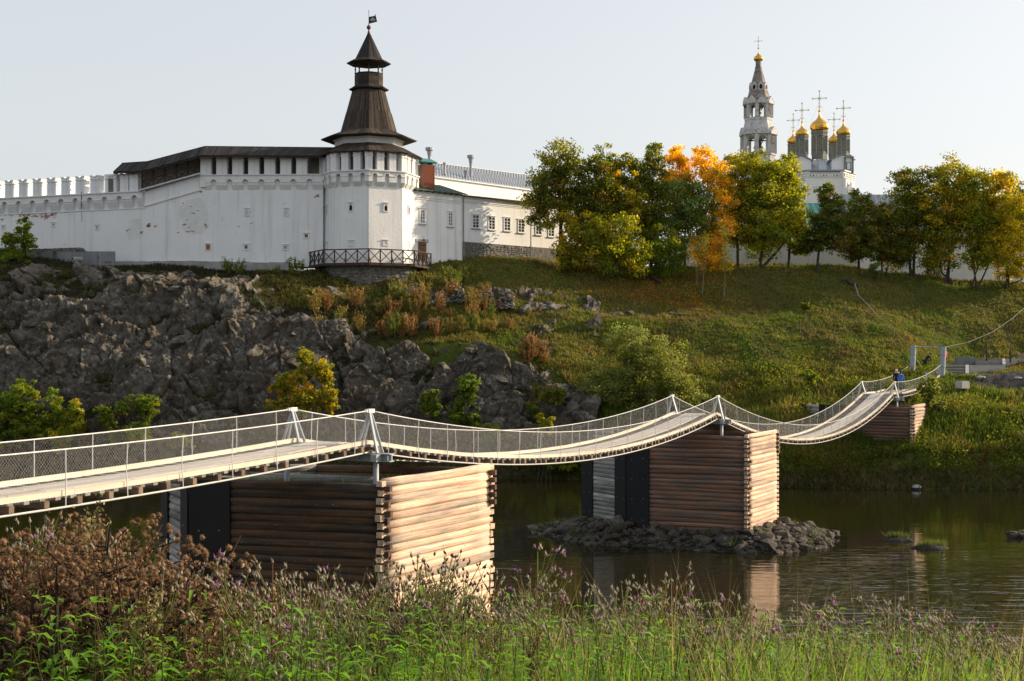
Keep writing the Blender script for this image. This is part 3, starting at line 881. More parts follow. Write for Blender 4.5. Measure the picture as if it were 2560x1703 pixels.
# balustrade on the ramp
BAL = MB()
nbp = 6
for k in range(nbp):
    t = k / (nbp - 1)
    q = pA.lerp(pB, .04 + .93 * t) - NT * .3
    zz = e1.z + (e2.z - e1.z) * (.04 + .95 * t)
    obj('gallery_post', MB().bar(q, Vector((q.x, q.y, zz + .15)), .14), BEAM, WALL)
    if k < nbp - 1:
        q2 = pA.lerp(pB, .04 + .93 * (k + 1) / (nbp - 1)) - NT * .3
        h_ = Zv * .85
        br = MB()
        br.bar(q + Zv * .12, q2 + h_, .07); br.bar(q + h_, q2 + Zv * .12, .075)
        br.bar(q + h_ + Zv * .06, q2 + h_ + Zv * .06, .1, .07)
        obj('cross_brace', br, BEAM, WALL)
# windows and loopholes
def wall_win(px, py, w, h, O, U, N, **kw):
    return window_part(WALL, on_plane(px, py, O, N), U, N, w, h, TRIM, kw.pop('pane', DARK), **kw)
OT = L1 - NT * .25; OL = L1 - NL * .30
for px in (618, 716): wall_win(px, 531, .30, .62, OT, UT, NT, lancet=True, pane=GALV)
wall_win(520.5, 618, .42, .5, OT, UT, NT, pane=SHUT, fw=.08)
wall_win(615.5, 618, .30, .34, OT, UT, NT, fw=.13, pane=GLASS)
wall_win(714, 619, .34, .30, OT, UT, NT, fw=.13, pane=GALVD)
wall_win(766, 590, .32, .30, OT, UT, NT, fw=.12, pane=DOOR)
for px, py in ((134, 562), (243, 569), (9, 569), (-60, 575)):
    wall_win(px, py, .16, .18, OL, UL, NL, fw=.15)
# exposed brick where the plaster fell off, grey repair patches, cracks
def brick_spots(O, U, N, spots, name='exposed_brick', mat=BRICKC):
    mb = MB()
    for (px, py, wpx, hpx, n) in spots:
        for _ in range(n):
            qx, qy = px + random.gauss(0, wpx / 2.2), py + random.gauss(0, hpx / 2.2)
            p = on_plane(qx, round(qy / 2.1) * 2.1, O, N)
            mb.prism([(-.11, -.03), (.11, -.03), (.11, .03), (-.11, .03)], -.01, .012 + random.random() * .01, (p, U, Zv, N))
    return obj(name, mb, mat, WALL, kind='stuff')
brick_spots(OL + NL * .002, UL, NL, [(60, 537, 34, 6, 46), (115, 541, 30, 7, 40), (90, 532, 70, 3, 20), (135, 536, 6, 8, 8), (370, 565, 4, 5, 6), (316, 577, 6, 4, 4), (6, 549, 6, 3, 4), (352, 581, 4, 8, 5)])
brick_spots(OT + NT * .002, UT, NT, [(372, 565, 5, 8, 7), (389, 566, 3, 2, 2), (462, 561, 4, 3, 7), (515, 565, 4, 4, 6), (480, 528, 40, 20, 6), (480, 578, 45, 6, 8), (792, 490, 8, 3, 10), (503, 480, 3, 2, 2), (620, 560, 90, 30, 4)])
wl = MB()
for (cx, cy, rw, rh, O, U, N) in ((487, 540, 36, 45, OT, UT, NT), (337, 575, 24, 26, OL, UL, NL)):
    p = on_plane(cx, cy, O, N); k_ = 138 / F
    pl = []
    for a in range(22):
        t = 2 * math.pi * a / 22
        pl.append((rw * k_ * abs(math.cos(t)) ** .6 * math.copysign(1, math.cos(t)) * random.uniform(.85, 1.1), rh * k_ * abs(math.sin(t)) ** .6 * math.copysign(1, math.sin(t)) * random.uniform(.85, 1.1)))
    wl.prism(pl, -.01, .008, (p, U, Zv, N))
obj('repair_patch', wl, PATCH, WALL)
q = on_plane(204, 480, L1, NL); q2 = on_plane(205, 555, OL, NL)
obj('expansion_crack', MB().bar(q + NL * .02, on_plane(203.5, 522, L1, NL) + NL * .02, .05, .04).bar(on_plane(204, 524, OL, NL), q2, .04, .03), DARK, WALL)
# rough rendered footing under the tall wall
foot = MB()
for k in range(26):
    a, b = LT * k / 26 - 3.2, LT * (k + 1) / 26 - 3.2
    top = zt(651) - (.05 if k < 14 else .14 if k < 20 else .22) + random.uniform(-.03, .03)
    foot.prism([(a, ZB - 2), (b, ZB - 2), (b, top), (a, top)], -.02 - random.uniform(0, .05), .4, ax2)
obj('rendered_footing', foot, RENDERC, WALL)

# ================================================================== octagonal corner tower
TC = Vector((PX(922, 139), 139.0, 0))
ROT = math.atan2(-TC.y, -TC.x) + 0.0
TOWER = thing('corner_tower', 'tall white octagonal fortress tower with tiered dark plank roofs, lookout and flag vane', 'tower', (TC.x, TC.y, 19.0))
obj('tower_body', MB().lathe(TC, [(4.66, 18.6), (4.6, 26.5), (4.6, 28.1)], 8, ROT), WHITE2, TOWER)
V0 = oct_pts(TC, 4.6, 0, ROT)
Rb = 4.98
VB = oct_pts(TC, Rb, 0, ROT)
band = MB(); lines = MB()
for k in range(8):
    a, b = VB[k], VB[(k + 1) % 8]
    U = (b - a).normalized(); N = Vector((U.y, -U.x, 0))
    if N.dot(a + b - TC * 2) < 0: N = -N
    L = (b - a).length; mid = (a + b) / 2
    w = L / 3
    for j in (-1, 0, 1):
        c = mid + U * (j * w)
        arch_panel(band, c, U, N, w, 27.05, 28.1, .46, 27.62, .36)
        for s, e in ((-w / 2, -.23), (.23, w / 2)):
            band.add([c + U * s + Zv * 27.05, c + U * e + Zv * 27.05, c + U * e - N * .36 + Zv * 26.6, c + U * s - N * .36 + Zv * 26.6,
                      c + U * s - N * .36 + Zv * 27.05, c + U * e - N * .36 + Zv * 27.05], [(0, 1, 2, 3), (0, 3, 4), (1, 5, 2), (3, 2, 5, 4)])
            lines.bar(c + U * (s if s < 0 else .28) + Zv * 27.62 + N * .02, c + U * (-.28 if s < 0 else e) + Zv * 27.62 + N * .02, .07, .07)
        hood(lines, c, U, N, .28, 27.62, .045)
    lines.bar(a + Zv * 28.12 + N * .06, b + Zv * 28.12 + N * .06, .14, .12)
obj('machicolation_band', band, TRIM, TOWER)
obj('string_course', lines, TRIM, TOWER)
obj('parapet_floor', MB().lathe(TC, [(Rb - .02, 28.06), (Rb - .02, 28.12)], 8, ROT), TRIM, TOWER)
obj('tower_core', MB().lathe(TC, [(3.3, 28.1), (3.3, 31.0)], 8, ROT), GALIN, TOWER)
TP = merlon_mesh(.72, .62, 1.84, 'parapet_pillar')
for k in range(8):
    a, b = VB[k], VB[(k + 1) % 8]
    U = (b - a).normalized(); N = Vector((U.y, -U.x, 0))
    if N.dot(a + b - TC * 2) < 0: N = -N
    for j in range(3):
        c = a.lerp(b, j / 3)
        if j == 0:
            n2 = (a - TC); n2.z = 0; n2.normalize(); c = c - n2 * .40; uu = Vector((-n2.y, n2.x, 0))
        else: c = c - N * .36; uu = U
        inst('parapet_pillar', TP, TOWER, frame((c.x, c.y, 28.12), uu))
skirt('lower_roof', TOWER, TC, 3.35, 31.0, 5.4, 29.95, ROT, ROOFW2, .2)
obj('drum', MB().lathe(TC, [(3.36, 30.9), (3.36, 31.15), (3.42, 31.16), (3.42, 31.3), (3.36, 31.31), (3.36, 31.5), (3.48, 31.52), (3.48, 31.62), (3.6, 31.64), (3.6, 31.85)], 8, ROT), TRIM, TOWER)
skirt('middle_roof', TOWER, TC, 2.76, 32.5, 4.78, 31.7, ROT, ROOFW2, .2)
tent = obj('tent_roof', MB().lathe(TC, [(2.74, 32.45), (1.58, 36.55)], 8, ROT), BEAM, TOWER)
bd = MB()
for z0_, z1_, r0_, r1_ in ((32.42, 34.42, 2.80, 2.24), (34.36, 36.6, 2.22, 1.61)):
    A, B = oct_pts(TC, r1_, z1_, ROT), oct_pts(TC, r0_, z0_, ROT)
    for k in range(8): plank_run(bd, A[k], A[(k + 1) % 8], B[k], B[(k + 1) % 8], .16, thick=.025, jit=.03, gap=.06)
obj('roof_boards', bd, ROOFW2, tent)
skirt('small_roof', TOWER, TC, 1.40, 37.1, 1.98, 36.75, ROT, ROOFW, .16)
look = obj('lookout_parapet', MB().lathe(TC, [(1.38, 37.05), (1.38, 38.28), (1.43, 38.29), (1.43, 38.36), (1.25, 38.36), (1.25, 37.1)], 8, ROT, cap=False), ROOFW, TOWER)
lb = MB()
A = oct_pts(TC, 1.40, 0, ROT)
for k in range(8):
    for z in (37.2, 37.42, 37.64, 37.86, 38.08):
        lb.bar(A[k] + Zv * z, A[(k + 1) % 8] + Zv * z, .03, .19)
obj('board', lb, ROOFW2, look)
for k in range(8):
    p = oct_pts(TC, 1.33, 0, ROT)[k]
    mb = MB().lathe((p.x, p.y, 0), [(.07, 38.3), (.07, 38.5), (.045, 38.55), (.085, 38.75), (.045, 38.95), (.07, 39.0), (.07, 39.35)], 8)
    obj('lookout_post', mb, BEAM, TOWER)
obj('ceiling', MB().lathe(TC, [(1.5, 39.2), (1.5, 39.34)], 8, ROT), BEAM, TOWER)
skirt('upper_roof', TOWER, TC, 1.30, 39.78, 2.2, 39.36, ROT, ROOFW, .16)
spire = obj('spire', MB().lathe(TC, [(1.36, 39.7), (.12, 42.3), (.05, 42.35)], 8, ROT), BEAM, TOWER)
bd = MB()
A, B = oct_pts(TC, .14, 42.3, ROT), oct_pts(TC, 1.4, 39.66, ROT)
for k in range(8): plank_run(bd, A[k], A[(k + 1) % 8], B[k], B[(k + 1) % 8], .16, thick=.02, jit=.02, gap=.05)
obj('roof_boards', bd, ROOFW, spire)
obj('finial', MB().lathe(TC, [(.22, 42.15), (.06, 42.72), (.06, 42.78), (.17, 42.84), (.22, 42.98), (.2, 43.12), (.1, 43.2), (.05, 43.22), (.05, 43.35)], 12), REDBR, TOWER, smooth=True)
vane = MB().tube([TC + Zv * 43.2, TC + Zv * 44.6], .022, 5)
vane.lathe(TC, [(.0, 44.45), (.045, 44.55), (.0, 44.8)], 6)
fo = TC + Zv * 0
vane.prism([(.02, 43.36), (.86, 43.54), (.70, 44.2), (.64, 44.16), (.02, 44.05)], -.01, .01, (fo, Vector((1, -.15, 0)).normalized(), Zv, Vector((.15, 1, 0)).normalized()))
vane.box((TC.x + .69, TC.y - .1, 44.25), (.06, .02, .12))
vo = obj('flag_vane', vane, DARKM, TOWER)
em = MB(); eu = Vector((1, -.15, 0)).normalized(); en = Vector((-.15, -1, 0)).normalized(); eo = TC + Zv * 43.80 + en * .014 + eu * .38
def est(pts, w=.035):
    for a, b in zip(pts[:-1], pts[1:]): em.bar(eo + eu * a[0] + Zv * a[1], eo + eu * b[0] + Zv * b[1], w, .006, up=en)
est([(-.25, -.14), (-.2, -.02), (-.12, .03), (-.06, -.12)]); est([(-.12, -.02), (-.08, -.16)]); est([(0, -.14), (0, .16), (-.05, .2), (.07, .2)], .045)
est([(-.07, .02), (.1, .04), (.12, -.1), (.06, -.16)]); est([(.1, .04), (.2, .06), (.24, -.02), (.17, -.09), (.24, -.1)]); est([(.24, -.1), (.3, -.04)])
obj('emblem', em, FRAMEW, vo)
# tower windows
def tower_face(k):
    a, b = V0[k], V0[(k + 1) % 8]
    U = (b - a).normalized(); N = Vector((U.y, -U.x, 0)); mid = (a + b) / 2
    if N.dot(mid - TC) < 0: N = -N
    if U.cross(Zv).dot(N) < 0: U = -U
    return mid, U, N
for px, py, w, h, lan in ((877.5, 518, .30, .66, 1), (964, 519, .30, .66, 1), (818, 524, .22, .6, 0), (1021, 527, .3, .62, 0), (879, 609, .3, .3, 0), (963.5, 608, .3, .3, 0), (818, 614, .26, .4, 0), (1021, 615, .26, .45, 0)):
    best = None
    for k in range(8):
        mid, U, N = tower_face(k)
        p = on_plane(px, py, mid, N)
        if N.y < 0 and abs((p - mid).dot(U)) < 1.78: best = (p, U, N)
    if best: window_part(TOWER, best[0] + best[2] * .02, best[1], best[2], w, h, TRIM, DARK, lancet=bool(lan), fw=.11 if h > .5 else .14)
# masonry plinth under the platform, stone by stone
PB = MB().lathe(TC, [(4.9, 14.6), (5.3, 18.9), (5.5, 19.05)], 8, ROT)
plinth = obj('masonry_plinth', PB, STONEW, TOWER)
PST = [rock_mesh('plinth_stone', 400 + i, SLATE, 1, .8, 6) for i in range(5)]
for k in range(8):
    a, b = oct_pts(TC, 1.0, 0, ROT)[k], oct_pts(TC, 1.0, 0, ROT)[(k + 1) % 8]
    if (a + b - TC * 2).y > 0.3: continue
    for z in np.arange(15.6, 18.9, .33):
        r = 4.9 + .4 * (z - 14.6) / 4.3
        A_, B_ = TC + (a - TC) * r, TC + (b - TC) * r
        x = random.uniform(0, .5)
        while x < 3.7:
            w = random.uniform(.3, .75)
            if random.random() < .62:
                c = A_.lerp(B_, min(.98, (x + w / 2) / 3.9)); U = (B_ - A_).normalized()
                inst('plinth_stone', random.choice(PST), plinth, frame((c.x, c.y, z + random.uniform(-.06, .06)), U) @ Matrix.Diagonal((w * .55, .16, .19, 1)))
            x += w + .04

# wooden viewing platform round the tower
PLAT = thing('viewing_platform', 'dark timber walkway with cross-braced railing wrapped round the tower foot', 'platform', (TC.x, TC.y - 5.5, 19.0))
RP = 6.2
pv = oct_pts(TC, RP, 0, ROT)
order = [6, 7, 0, 1, 2]
dk = MB()
pin = oct_pts(TC, 4.4, 0, ROT)
for i in range(4):
    a, b = order[i], order[i + 1]
    A_, B_, C_, D_ = pv[a], pv[b], pin[b], pin[a]
    dk.add([q + Zv * 19.02 for q in (A_, B_, C_, D_)] + [q + Zv * 19.14 for q in (A_, B_, C_, D_)], [(0, 3, 2, 1), (4, 5, 6, 7), (0, 1, 5, 4), (1, 2, 6, 5), (2, 3, 7, 6), (3, 0, 4, 7)])
    dk.bar(A_ + Zv * 18.98, B_ + Zv * 18.98, .14, .2)
obj('deck', dk, BEAM, PLAT)
for i in range(4):
    a, b = pv[order[i]], pv[order[i + 1]]
    out_ = ((a + b) / 2 - TC).normalized(); out_.z = 0
    obj('handrail', MB().bar(a + Zv * 20.42, b + Zv * 20.42, .16, .10), BEAM, PLAT)
    nb = 4
    for j in range(nb):
        p, q = a.lerp(b, j / nb), a.lerp(b, (j + 1) / nb)
        obj('railing_post', MB().bar(p + Zv * 18.95, p + Zv * 20.38, .12), BEAM, PLAT)
        br = MB().bar(p + Zv * 19.2, q + Zv * 20.34, .065).bar(p + Zv * 20.34 + out_ * .02, q + Zv * 19.2 + out_ * .02, .065)
        obj('cross_brace', br, BEAM, PLAT)
        if j % 2 == 0:
            obj('strut', MB().bar(p + Zv * 19.7 + out_ * .05, p + Zv * 18.95 + out_ * .6, .07), BEAM, PLAT)
obj('railing_post', MB().bar(pv[2] + Zv * 18.95, pv[2] + Zv * 20.38, .12), BEAM, PLAT)

# ================================================================== retaining wall on the far left with the pipe
RW = thing('retaining_wall', 'stained grey concrete retaining wall at the foot of the white wall, scrawled letters at one end', 'wall', P(180, 660, 135))
ra0, ra1 = P(-350, 640, 139), P(285, 640, 135.2)
U = (ra1 - ra0); U.z = 0; rl = U.length; U.normalize(); N = Vector((U.y, -U.x, 0))
axr = (Vector((ra0.x, ra0.y, 0)), U, Zv, -N)
zr = PZ(628, 135.2)
joints = [0, 5.2, 9.8, 14.5, 18.9, rl - 6.1, rl - 3.0, rl]
for a, b in zip(joints[:-1], joints[1:]):
    obj('concrete_panel', MB().prism([(a + .015, 16.8), (b - .015, 16.8), (b - .015, zr + random.uniform(-.04, .02)), (a + .015, zr + random.uniform(-.04, .02))], 0, .35, axr), CONC, RW)
st = MB()
for k in range(70):
    st.box((0, 0, 0), (.01, .01, .01)) if False else None
rb = obj('stone_coping', MB().prism([(rl - 9.4, zr), (rl - 3.2, zr), (rl - 3.6, zr + .42), (rl - 9.0, zr + .30)], .3, 1.0, axr), STONEW, RW)
for k in range(60):
    x = rl - 9.2 + random.random() * 5.9; z = zr + .03 + random.random() * .36
    c = axr[0] + U * x - N * .3 + Zv * z
    inst('coping_stone', random.choice(PST), rb, frame(c, U) @ Matrix.Diagonal((.16, .1, .06, 1)))
letters = {'t': [((0, 1), (.6, 1)), ((.3, 1), (.3, 0))], 'o': [((0, 0), (0, 1)), ((0, 1), (.55, 1)), ((.55, 1), (.55, 0)), ((.55, 0), (0, 0))],
           'n': [((0, 0), (0, 1)), ((.55, 0), (.55, 1)), ((0, .5), (.55, .5))], 'ya': [((.5, 0), (.5, 1)), ((.5, 1), (.05, .95)), ((.05, .95), (.05, .55)), ((.05, .55), (.5, .5)), ((.3, .5), (0, 0))]}
gp = on_plane(259, 659, axr[0], N); lt = MB(); x = 0
for ch in ('t', 'o', 'n', 'ya'):
    for a, b in letters[ch]:
        A_ = gp + U * (x + a[0] * .21) + Zv * (a[1] * .21) + N * .012; B_ = gp + U * (x + b[0] * .21) + Zv * (b[1] * .21) + N * .012
        lt.bar(A_, B_, .028, .01, up=N)
    x += .215
obj('graffiti', lt, M('graffiti_paint', (.10, .02, .02), rough=.8), RW)
PIPE = thing('drain_pipe', 'pale concrete drain pipe sticking out below the retaining wall', 'pipe', P(187, 648, 134.5))
c0 = P(181, 648.5, 134.2)
pm = MB()
pm.lathe((0, 0, 0), [(.26, 0), (.26, .95), (.19, .95), (.19, 0)], 20, 0, cap=False)
pm.f += [(i, (i + 1) % 20, 60 + (i + 1) % 20, 60 + i) for i in range(20)]
me = pm.mesh('pipe_shell'); fixn(me); me.materials.append(M('grey_pipe', (.30, .29, .27), (.22, .21, .20), 3, rough=.9))
o = inst('pipe_shell', me, PIPE, Matrix.Translation(c0) @ Matrix.Rotation(math.radians(62), 4, 'Z') @ Matrix.Rotation(math.radians(-90), 4, 'X') @ Matrix.Rotation(math.radians(180), 4, 'Y') if False else Matrix.Translation(c0) @ Vector((.75, .66, .02)).to_track_quat('Z', 'Y').to_matrix().to_4x4())

# ================================================================== annex with brick chimney
a0 = Vector((PX(1033, 139.2), 139.2, 0)); a1 = Vector((PX(1155, 143.9), 143.9, 0))
U = (a1 - a0).normalized(); N = Vector((U.y, -U.x, 0)); L = (a1 - a0).length
AN = thing('gatehouse_annex', 'white two-window annex with dark green roof beside the tower', 'building', (a1.x, a1.y, 19.5))
axa = (a0, U, Zv, -N)
ze = PZ(472, 139.2)
obj('wall', MB().prism([(0, 18.5), (L, 18.5), (L, ze), (0, ze)], 0, 6, axa), WHITE, AN)
tr = MB()
for z, t in ((ze - .25, .12), (ze - .75, .05), (ze - .95, .04)): tr.bar(a0 + Zv * z + N * .04, a1 + Zv * z + N * .04, t, .1)
tr.bar(a1 + Zv * 18.6 - U * .12 + N * .02, a1 + Zv * ze - U * .12 + N * .02, .22, .06)
obj('cornice', tr, TRIM, AN)
rt = MB()
ev0, ev1 = a0 - U * .3 + N * .55 + Zv * (ze - .02), a1 + U * .3 + N * .55 + Zv * (ze - .02)
rg0, rg1 = a0 - U * .3 - N * 3.0 + Zv * (ze + 1.15), a1 - U * .2 - N * 3.0 + Zv * (ze + 1.15)
bk0, bk1 = a0 - U * .3 - N * 6.4 + Zv * ze, a1 + U * .3 - N * 6.4 + Zv * ze
rt.add([ev0, ev1, rg1, rg0, bk0, bk1] + [q - Zv * .09 for q in (ev0, ev1, rg1, rg0, bk0, bk1)],
       [(0, 1, 2, 3), (3, 2, 5, 4), (0, 6, 7, 1), (1, 7, 8, 2), (2, 8, 11, 5), (6, 9, 8, 7), (9, 10, 11, 8), (0, 3, 9, 6), (3, 4, 10, 9)])
ro = obj('roof', rt, GREENR, AN)
rb = MB()
for k in range(9):
    q0, q1 = ev0.lerp(ev1, (k + .5) / 9), rg0.lerp(rg1, (k + .5) / 9)
    rb.bar(q0 + Zv * .02, q1 + Zv * .02, .04, .05)
    rb.bar(q0 - Zv * .15, q0 - Zv * .15 - N * .5, .08, .1)
obj('standing_seam', rb, GREENR, ro)
for px, py in ((1056, 541), (1125.5, 548)):
    window_part(AN, on_plane(px, py, a0, N), U, N, .58, 1.30, WHITE, GLASS, fw=.13, bars=4, sill=True, arch=True)
dp = on_plane(1055, 628, a0, N)
do = obj('door', MB().prism([(-.52, -.9), (.52, -.9), (.52, .9), (-.52, .9)], .0, .06, (dp, U, Zv, N)), DOOR, AN)
ds = MB()
for x in np.linspace(-.52, .52, 8)[1:-1]: ds.prism([(x - .008, -.9), (x + .008, -.9), (x + .008, .9), (x - .008, .9)], .058, .066, (dp, U, Zv, N))
for z in (-.5, .55): ds.prism([(-.5, z), (.5, z), (.5, z + .07), (-.5, z + .07)], .06, .085, (dp, U, Zv, N))
obj('door_straps', ds, DARKM, do)
obj('lintel', MB().prism([(-.85, .92), (.8, .92), (.8, 1.2), (-.85, 1.2)], 0, .12, (dp, U, Zv, N)), CONC2, AN)
lp = dp + Zv * 1.1 + N * .3
obj('wall_lamp', MB().tube([lp + Zv * .35 - N * .25, lp + Zv * .3, lp + Zv * .1], .02, 5).lathe((lp.x, lp.y, lp.z), [(.05, .1), (.10, .04), (.10, -.06), (.03, -.1)], 8), DARKM, AN)
# chimney
cc = P(1066, 445, 141.6)
ch = obj('chimney', MB().box((cc.x, cc.y, cc.z + .05), (1.35, 1.0, 2.5), math.radians(32)), M('chimney_mortar', (.30, .20, .16), rough=.95), AN)
BRK = MB().box((0, 0, 0), (.23, .05, .066)).mesh('brick'); fixn(BRK); BRK.materials.append(M('chimney_brick', (.34, .105, .06), (.26, .085, .05), 4, rough=.95, rnd=.3))
cr = math.radians(32)
bx_ = MB()
for zi in range(32):
    z = cc.z - 1.18 + zi * .077
    for (ln, off, ang) in ((1.35, .5, 0), (1.0, .675, math.pi / 2)):
        a = cr + ang
        ud = Vector((math.cos(a), math.sin(a), 0)); nd = Vector((math.sin(a), -math.cos(a), 0))
        n = int(round(ln / .243)); sh = (zi % 2) * .12
        for k in range(n):
            c = Vector((cc.x, cc.y, z)) + nd * off + ud * (-ln / 2 + (k + .5) * ln / n + (sh if k < n - 1 else 0))
            bx_.add([tuple(frame(c, ud) @ Vector(v)) for v in [(x, y, w) for w in (-.033, .033) for x, y in ((-.113, -.025), (.113, -.025), (.113, .025), (-.113, .025))]], [(0, 3, 2, 1), (4, 5, 6, 7), (0, 1, 5, 4), (1, 2, 6, 5), (2, 3, 7, 6), (3, 0, 4, 7)])
obj('brickwork', bx_, BRK.materials[0], ch, kind='stuff')
hd = MB().box((cc.x, cc.y, cc.z + 1.5), (1.75, 1.35, .08), cr)
for s in (-.4, .4):
    hd.box((cc.x + s * math.cos(cr), cc.y + s * math.sin(cr), cc.z + 1.36), (.08, .9, .25), cr)
hq = [Vector((cc.x, cc.y, cc.z + 1.54)) + Matrix.Rotation(cr, 3, 'Z') @ Vector(v) for v in ((-.95, -.72, 0), (.95, -.72, 0), (.95, .72, 0), (-.95, .72, 0), (-.5, 0, .42), (.5, 0, .42))]
hd.add(hq, [(0, 1, 5, 4), (1, 2, 5), (2, 3, 4, 5), (3, 0, 4), (0, 3, 2, 1)])
obj('chimney_hood', hd, TEAL, ch)

# ================================================================== long white building with stone base
b0 = Vector((PX(1156, 144.4), 144.4, 0)); b1 = Vector((PX(1560, 161), 161, 0))
U = (b1 - b0).normalized(); N = Vector((U.y, -U.x, 0)); L = (b1 - b0).length
LB = thing('long_white_building', 'long low white building with tall paned windows on a dark rubble base', 'building', (b0.x, b0.y, 19.5))
axb = (b0, U, Zv, -N)
ze = PZ(491, 144.4); zs = PZ(604, 144.4)
obj('wall', MB().prism([(0, zs), (L, zs - .1), (L, ze), (0, ze)], .0, 7, axb), WHITE, LB)
base = obj('rubble_base', MB().prism([(0, 17.5), (L, 17.5), (L, zs - .1), (0, zs)], -.12, .2, axb), STONEW, LB)
for r in range(8):
    x = 0.0
    while x < 9.5:
        w = random.uniform(.25, .6)
        if random.random() < .8:
            c = b0 + U * (x + w / 2) + N * .13 + Zv * (zs - .12 - r * .21 + random.uniform(-.03, .03))
            inst('base_stone', random.choice(PST), base, frame(c, U) @ Matrix.Diagonal((w * .52, .1, .115, 1)))
        x += w + .02
tr = MB()
for z, t in ((ze - .12, .2), (ze - .45, .08), (ze - .62, .05)): tr.bar(b0 + Zv * z + N * t * .4, b1 + Zv * z + N * t * .4, t, .1)
obj('cornice', tr, TRIM, LB)
obj('eave_roof', MB().add([b0 + N * .5 + Zv * ze, b1 + N * .5 + Zv * ze, b1 - N * 3.4 + Zv * (ze + .5), b0 - N * 3.4 + Zv * (ze + .5), b0 + N * .5 + Zv * (ze + .1), b1 + N * .5 + Zv * (ze + .1), b1 - N * 3.4 + Zv * (ze + .6), b0 - N * 3.4 + Zv * (ze + .6)],
    [(0, 3, 2, 1), (4, 5, 6, 7), (0, 1, 5, 4), (1, 2, 6, 5), (2, 3, 7, 6), (3, 0, 4, 7)]), M('ochre_eave', (.16, .12, .06), (.10, .08, .05), 2, rough=.8), LB)
for px, py in ((1189, 554), (1229, 558), (1267.5, 561), (1302.5, 565.5), (1346, 571), (1377.5, 576)):
    window_part(LB, on_plane(px, py, b0, N), U, N, .82, 1.25, WHITE, GLASS, fw=.10, bars=4, sill=True)
obj('downpipe', MB().tube([b0 + N * .12 + U * .08 + Zv * 18.2, b0 + N * .12 + U * .08 + Zv * ze], .06, 6), GALVD, LB)
# lamp post in front of it
LPp = G(1327, 147)
LP_ = thing('lamp_post', 'thin grey lamp post standing in front of the long white building', 'lamp post', LPp)
obj('post', MB().tube([LPp, LPp + Zv * 5.2], [.07, .045], 7), GALVD, LP_)
obj('lamp_head', MB().tube([LPp + Zv * 5.2, LPp + Zv * 5.45 + Vector((.25, -.1, 0)), LPp + Zv * 5.7 + Vector((1.0, -.2, 0))], .035, 6).bar(LPp + Zv * 5.6 + Vector((.7, -.2, 0)), LPp + Zv * 5.9 + Vector((1.5, -.2, 0)), .22, .09), GALV, LP_)

# hall behind with the sheet-metal roof
HB = thing('metal_roofed_hall', 'large white hall behind with grey standing-seam metal roof', 'building', P(1250, 600, 156))
g = [P(1000, 396.5, 153.5), P(1330, 439, 169), P(1335, 474.5, 163.5), P(1000, 428.5, 148)]
ex = (g[1] - g[0]); g[1] = g[1] + ex * .55; ex = (g[2] - g[3]); g[2] = g[2] + ex * .55
roof = obj('roof', MB().add(g + [q - Zv * .12 for q in g] + [g[0] + Vector((-4, 7, -3)), g[1] + Vector((-4, 7, -3))], [(0, 3, 2, 1), (4, 5, 6, 7), (3, 7, 6, 2), (1, 2, 6, 5), (0, 1, 9, 8)]), GALV, HB)
sm = MB()
for k in range(74):
    t = k / 73
    sm.bar(g[0].lerp(g[1], t) + Zv * .02, g[3].lerp(g[2], t) + Zv * .02, .05, .07)
sm.bar(g[0], g[1], .25, .08); sm.bar(g[3] + Zv * .02, g[2] + Zv * .02, .12, .05)
obj('standing_seam', sm, GALVD, roof)
wv = [Vector((q.x, q.y, 0)) for q in (g[3].lerp(g[0], .06), g[2].lerp(g[1], .06))]
obj('wall', MB().add([Vector((wv[0].x, wv[0].y, 19)), Vector((wv[1].x, wv[1].y, 19)), Vector((wv[1].x, wv[1].y, g[2].z - .1)), Vector((wv[0].x, wv[0].y, g[3].z - .1)),
                      Vector((wv[0].x - 3, wv[0].y + 8, 19)), Vector((wv[1].x - 3, wv[1].y + 8, 19)), Vector((wv[1].x - 3, wv[1].y + 8, g[2].z - .1)), Vector((wv[0].x - 3, wv[0].y + 8, g[3].z - .1))],
                     [(0, 1, 2, 3), (4, 7, 6, 5), (0, 3, 7, 4), (1, 5, 6, 2), (3, 2, 6, 7)]), CHW, HB)
for px, pt, pb, Yq, w in ((1073.5, 372, 412, 153.5, .17), (1111.5, 408, 430, 154, .12), (1163.5, 427, 436, 156.5, .11), (1177, 391, 436, 156.5, .16)):
    a, b = P(px, pb + 6, Yq), P(px, pt, Yq)
    vp = MB().tube([a, b], w, 8)
    hgt = b.z - a.z
    if w > .13:
        vp.lathe((b.x, b.y, b.z), [(w, -.9), (w * 1.7, -.3), (w * 1.7, -.26), (w * 1.35, -.25), (w * 1.35, -.2), (w * 2.6, -.2), (w * 2.6, .12)], 10)
    else: vp.lathe((b.x, b.y, b.z), [(w, -.2), (w * 1.7, -.2), (w * 1.7, .05)], 10)
    obj('vent_pipe', vp, GALVD, HB)

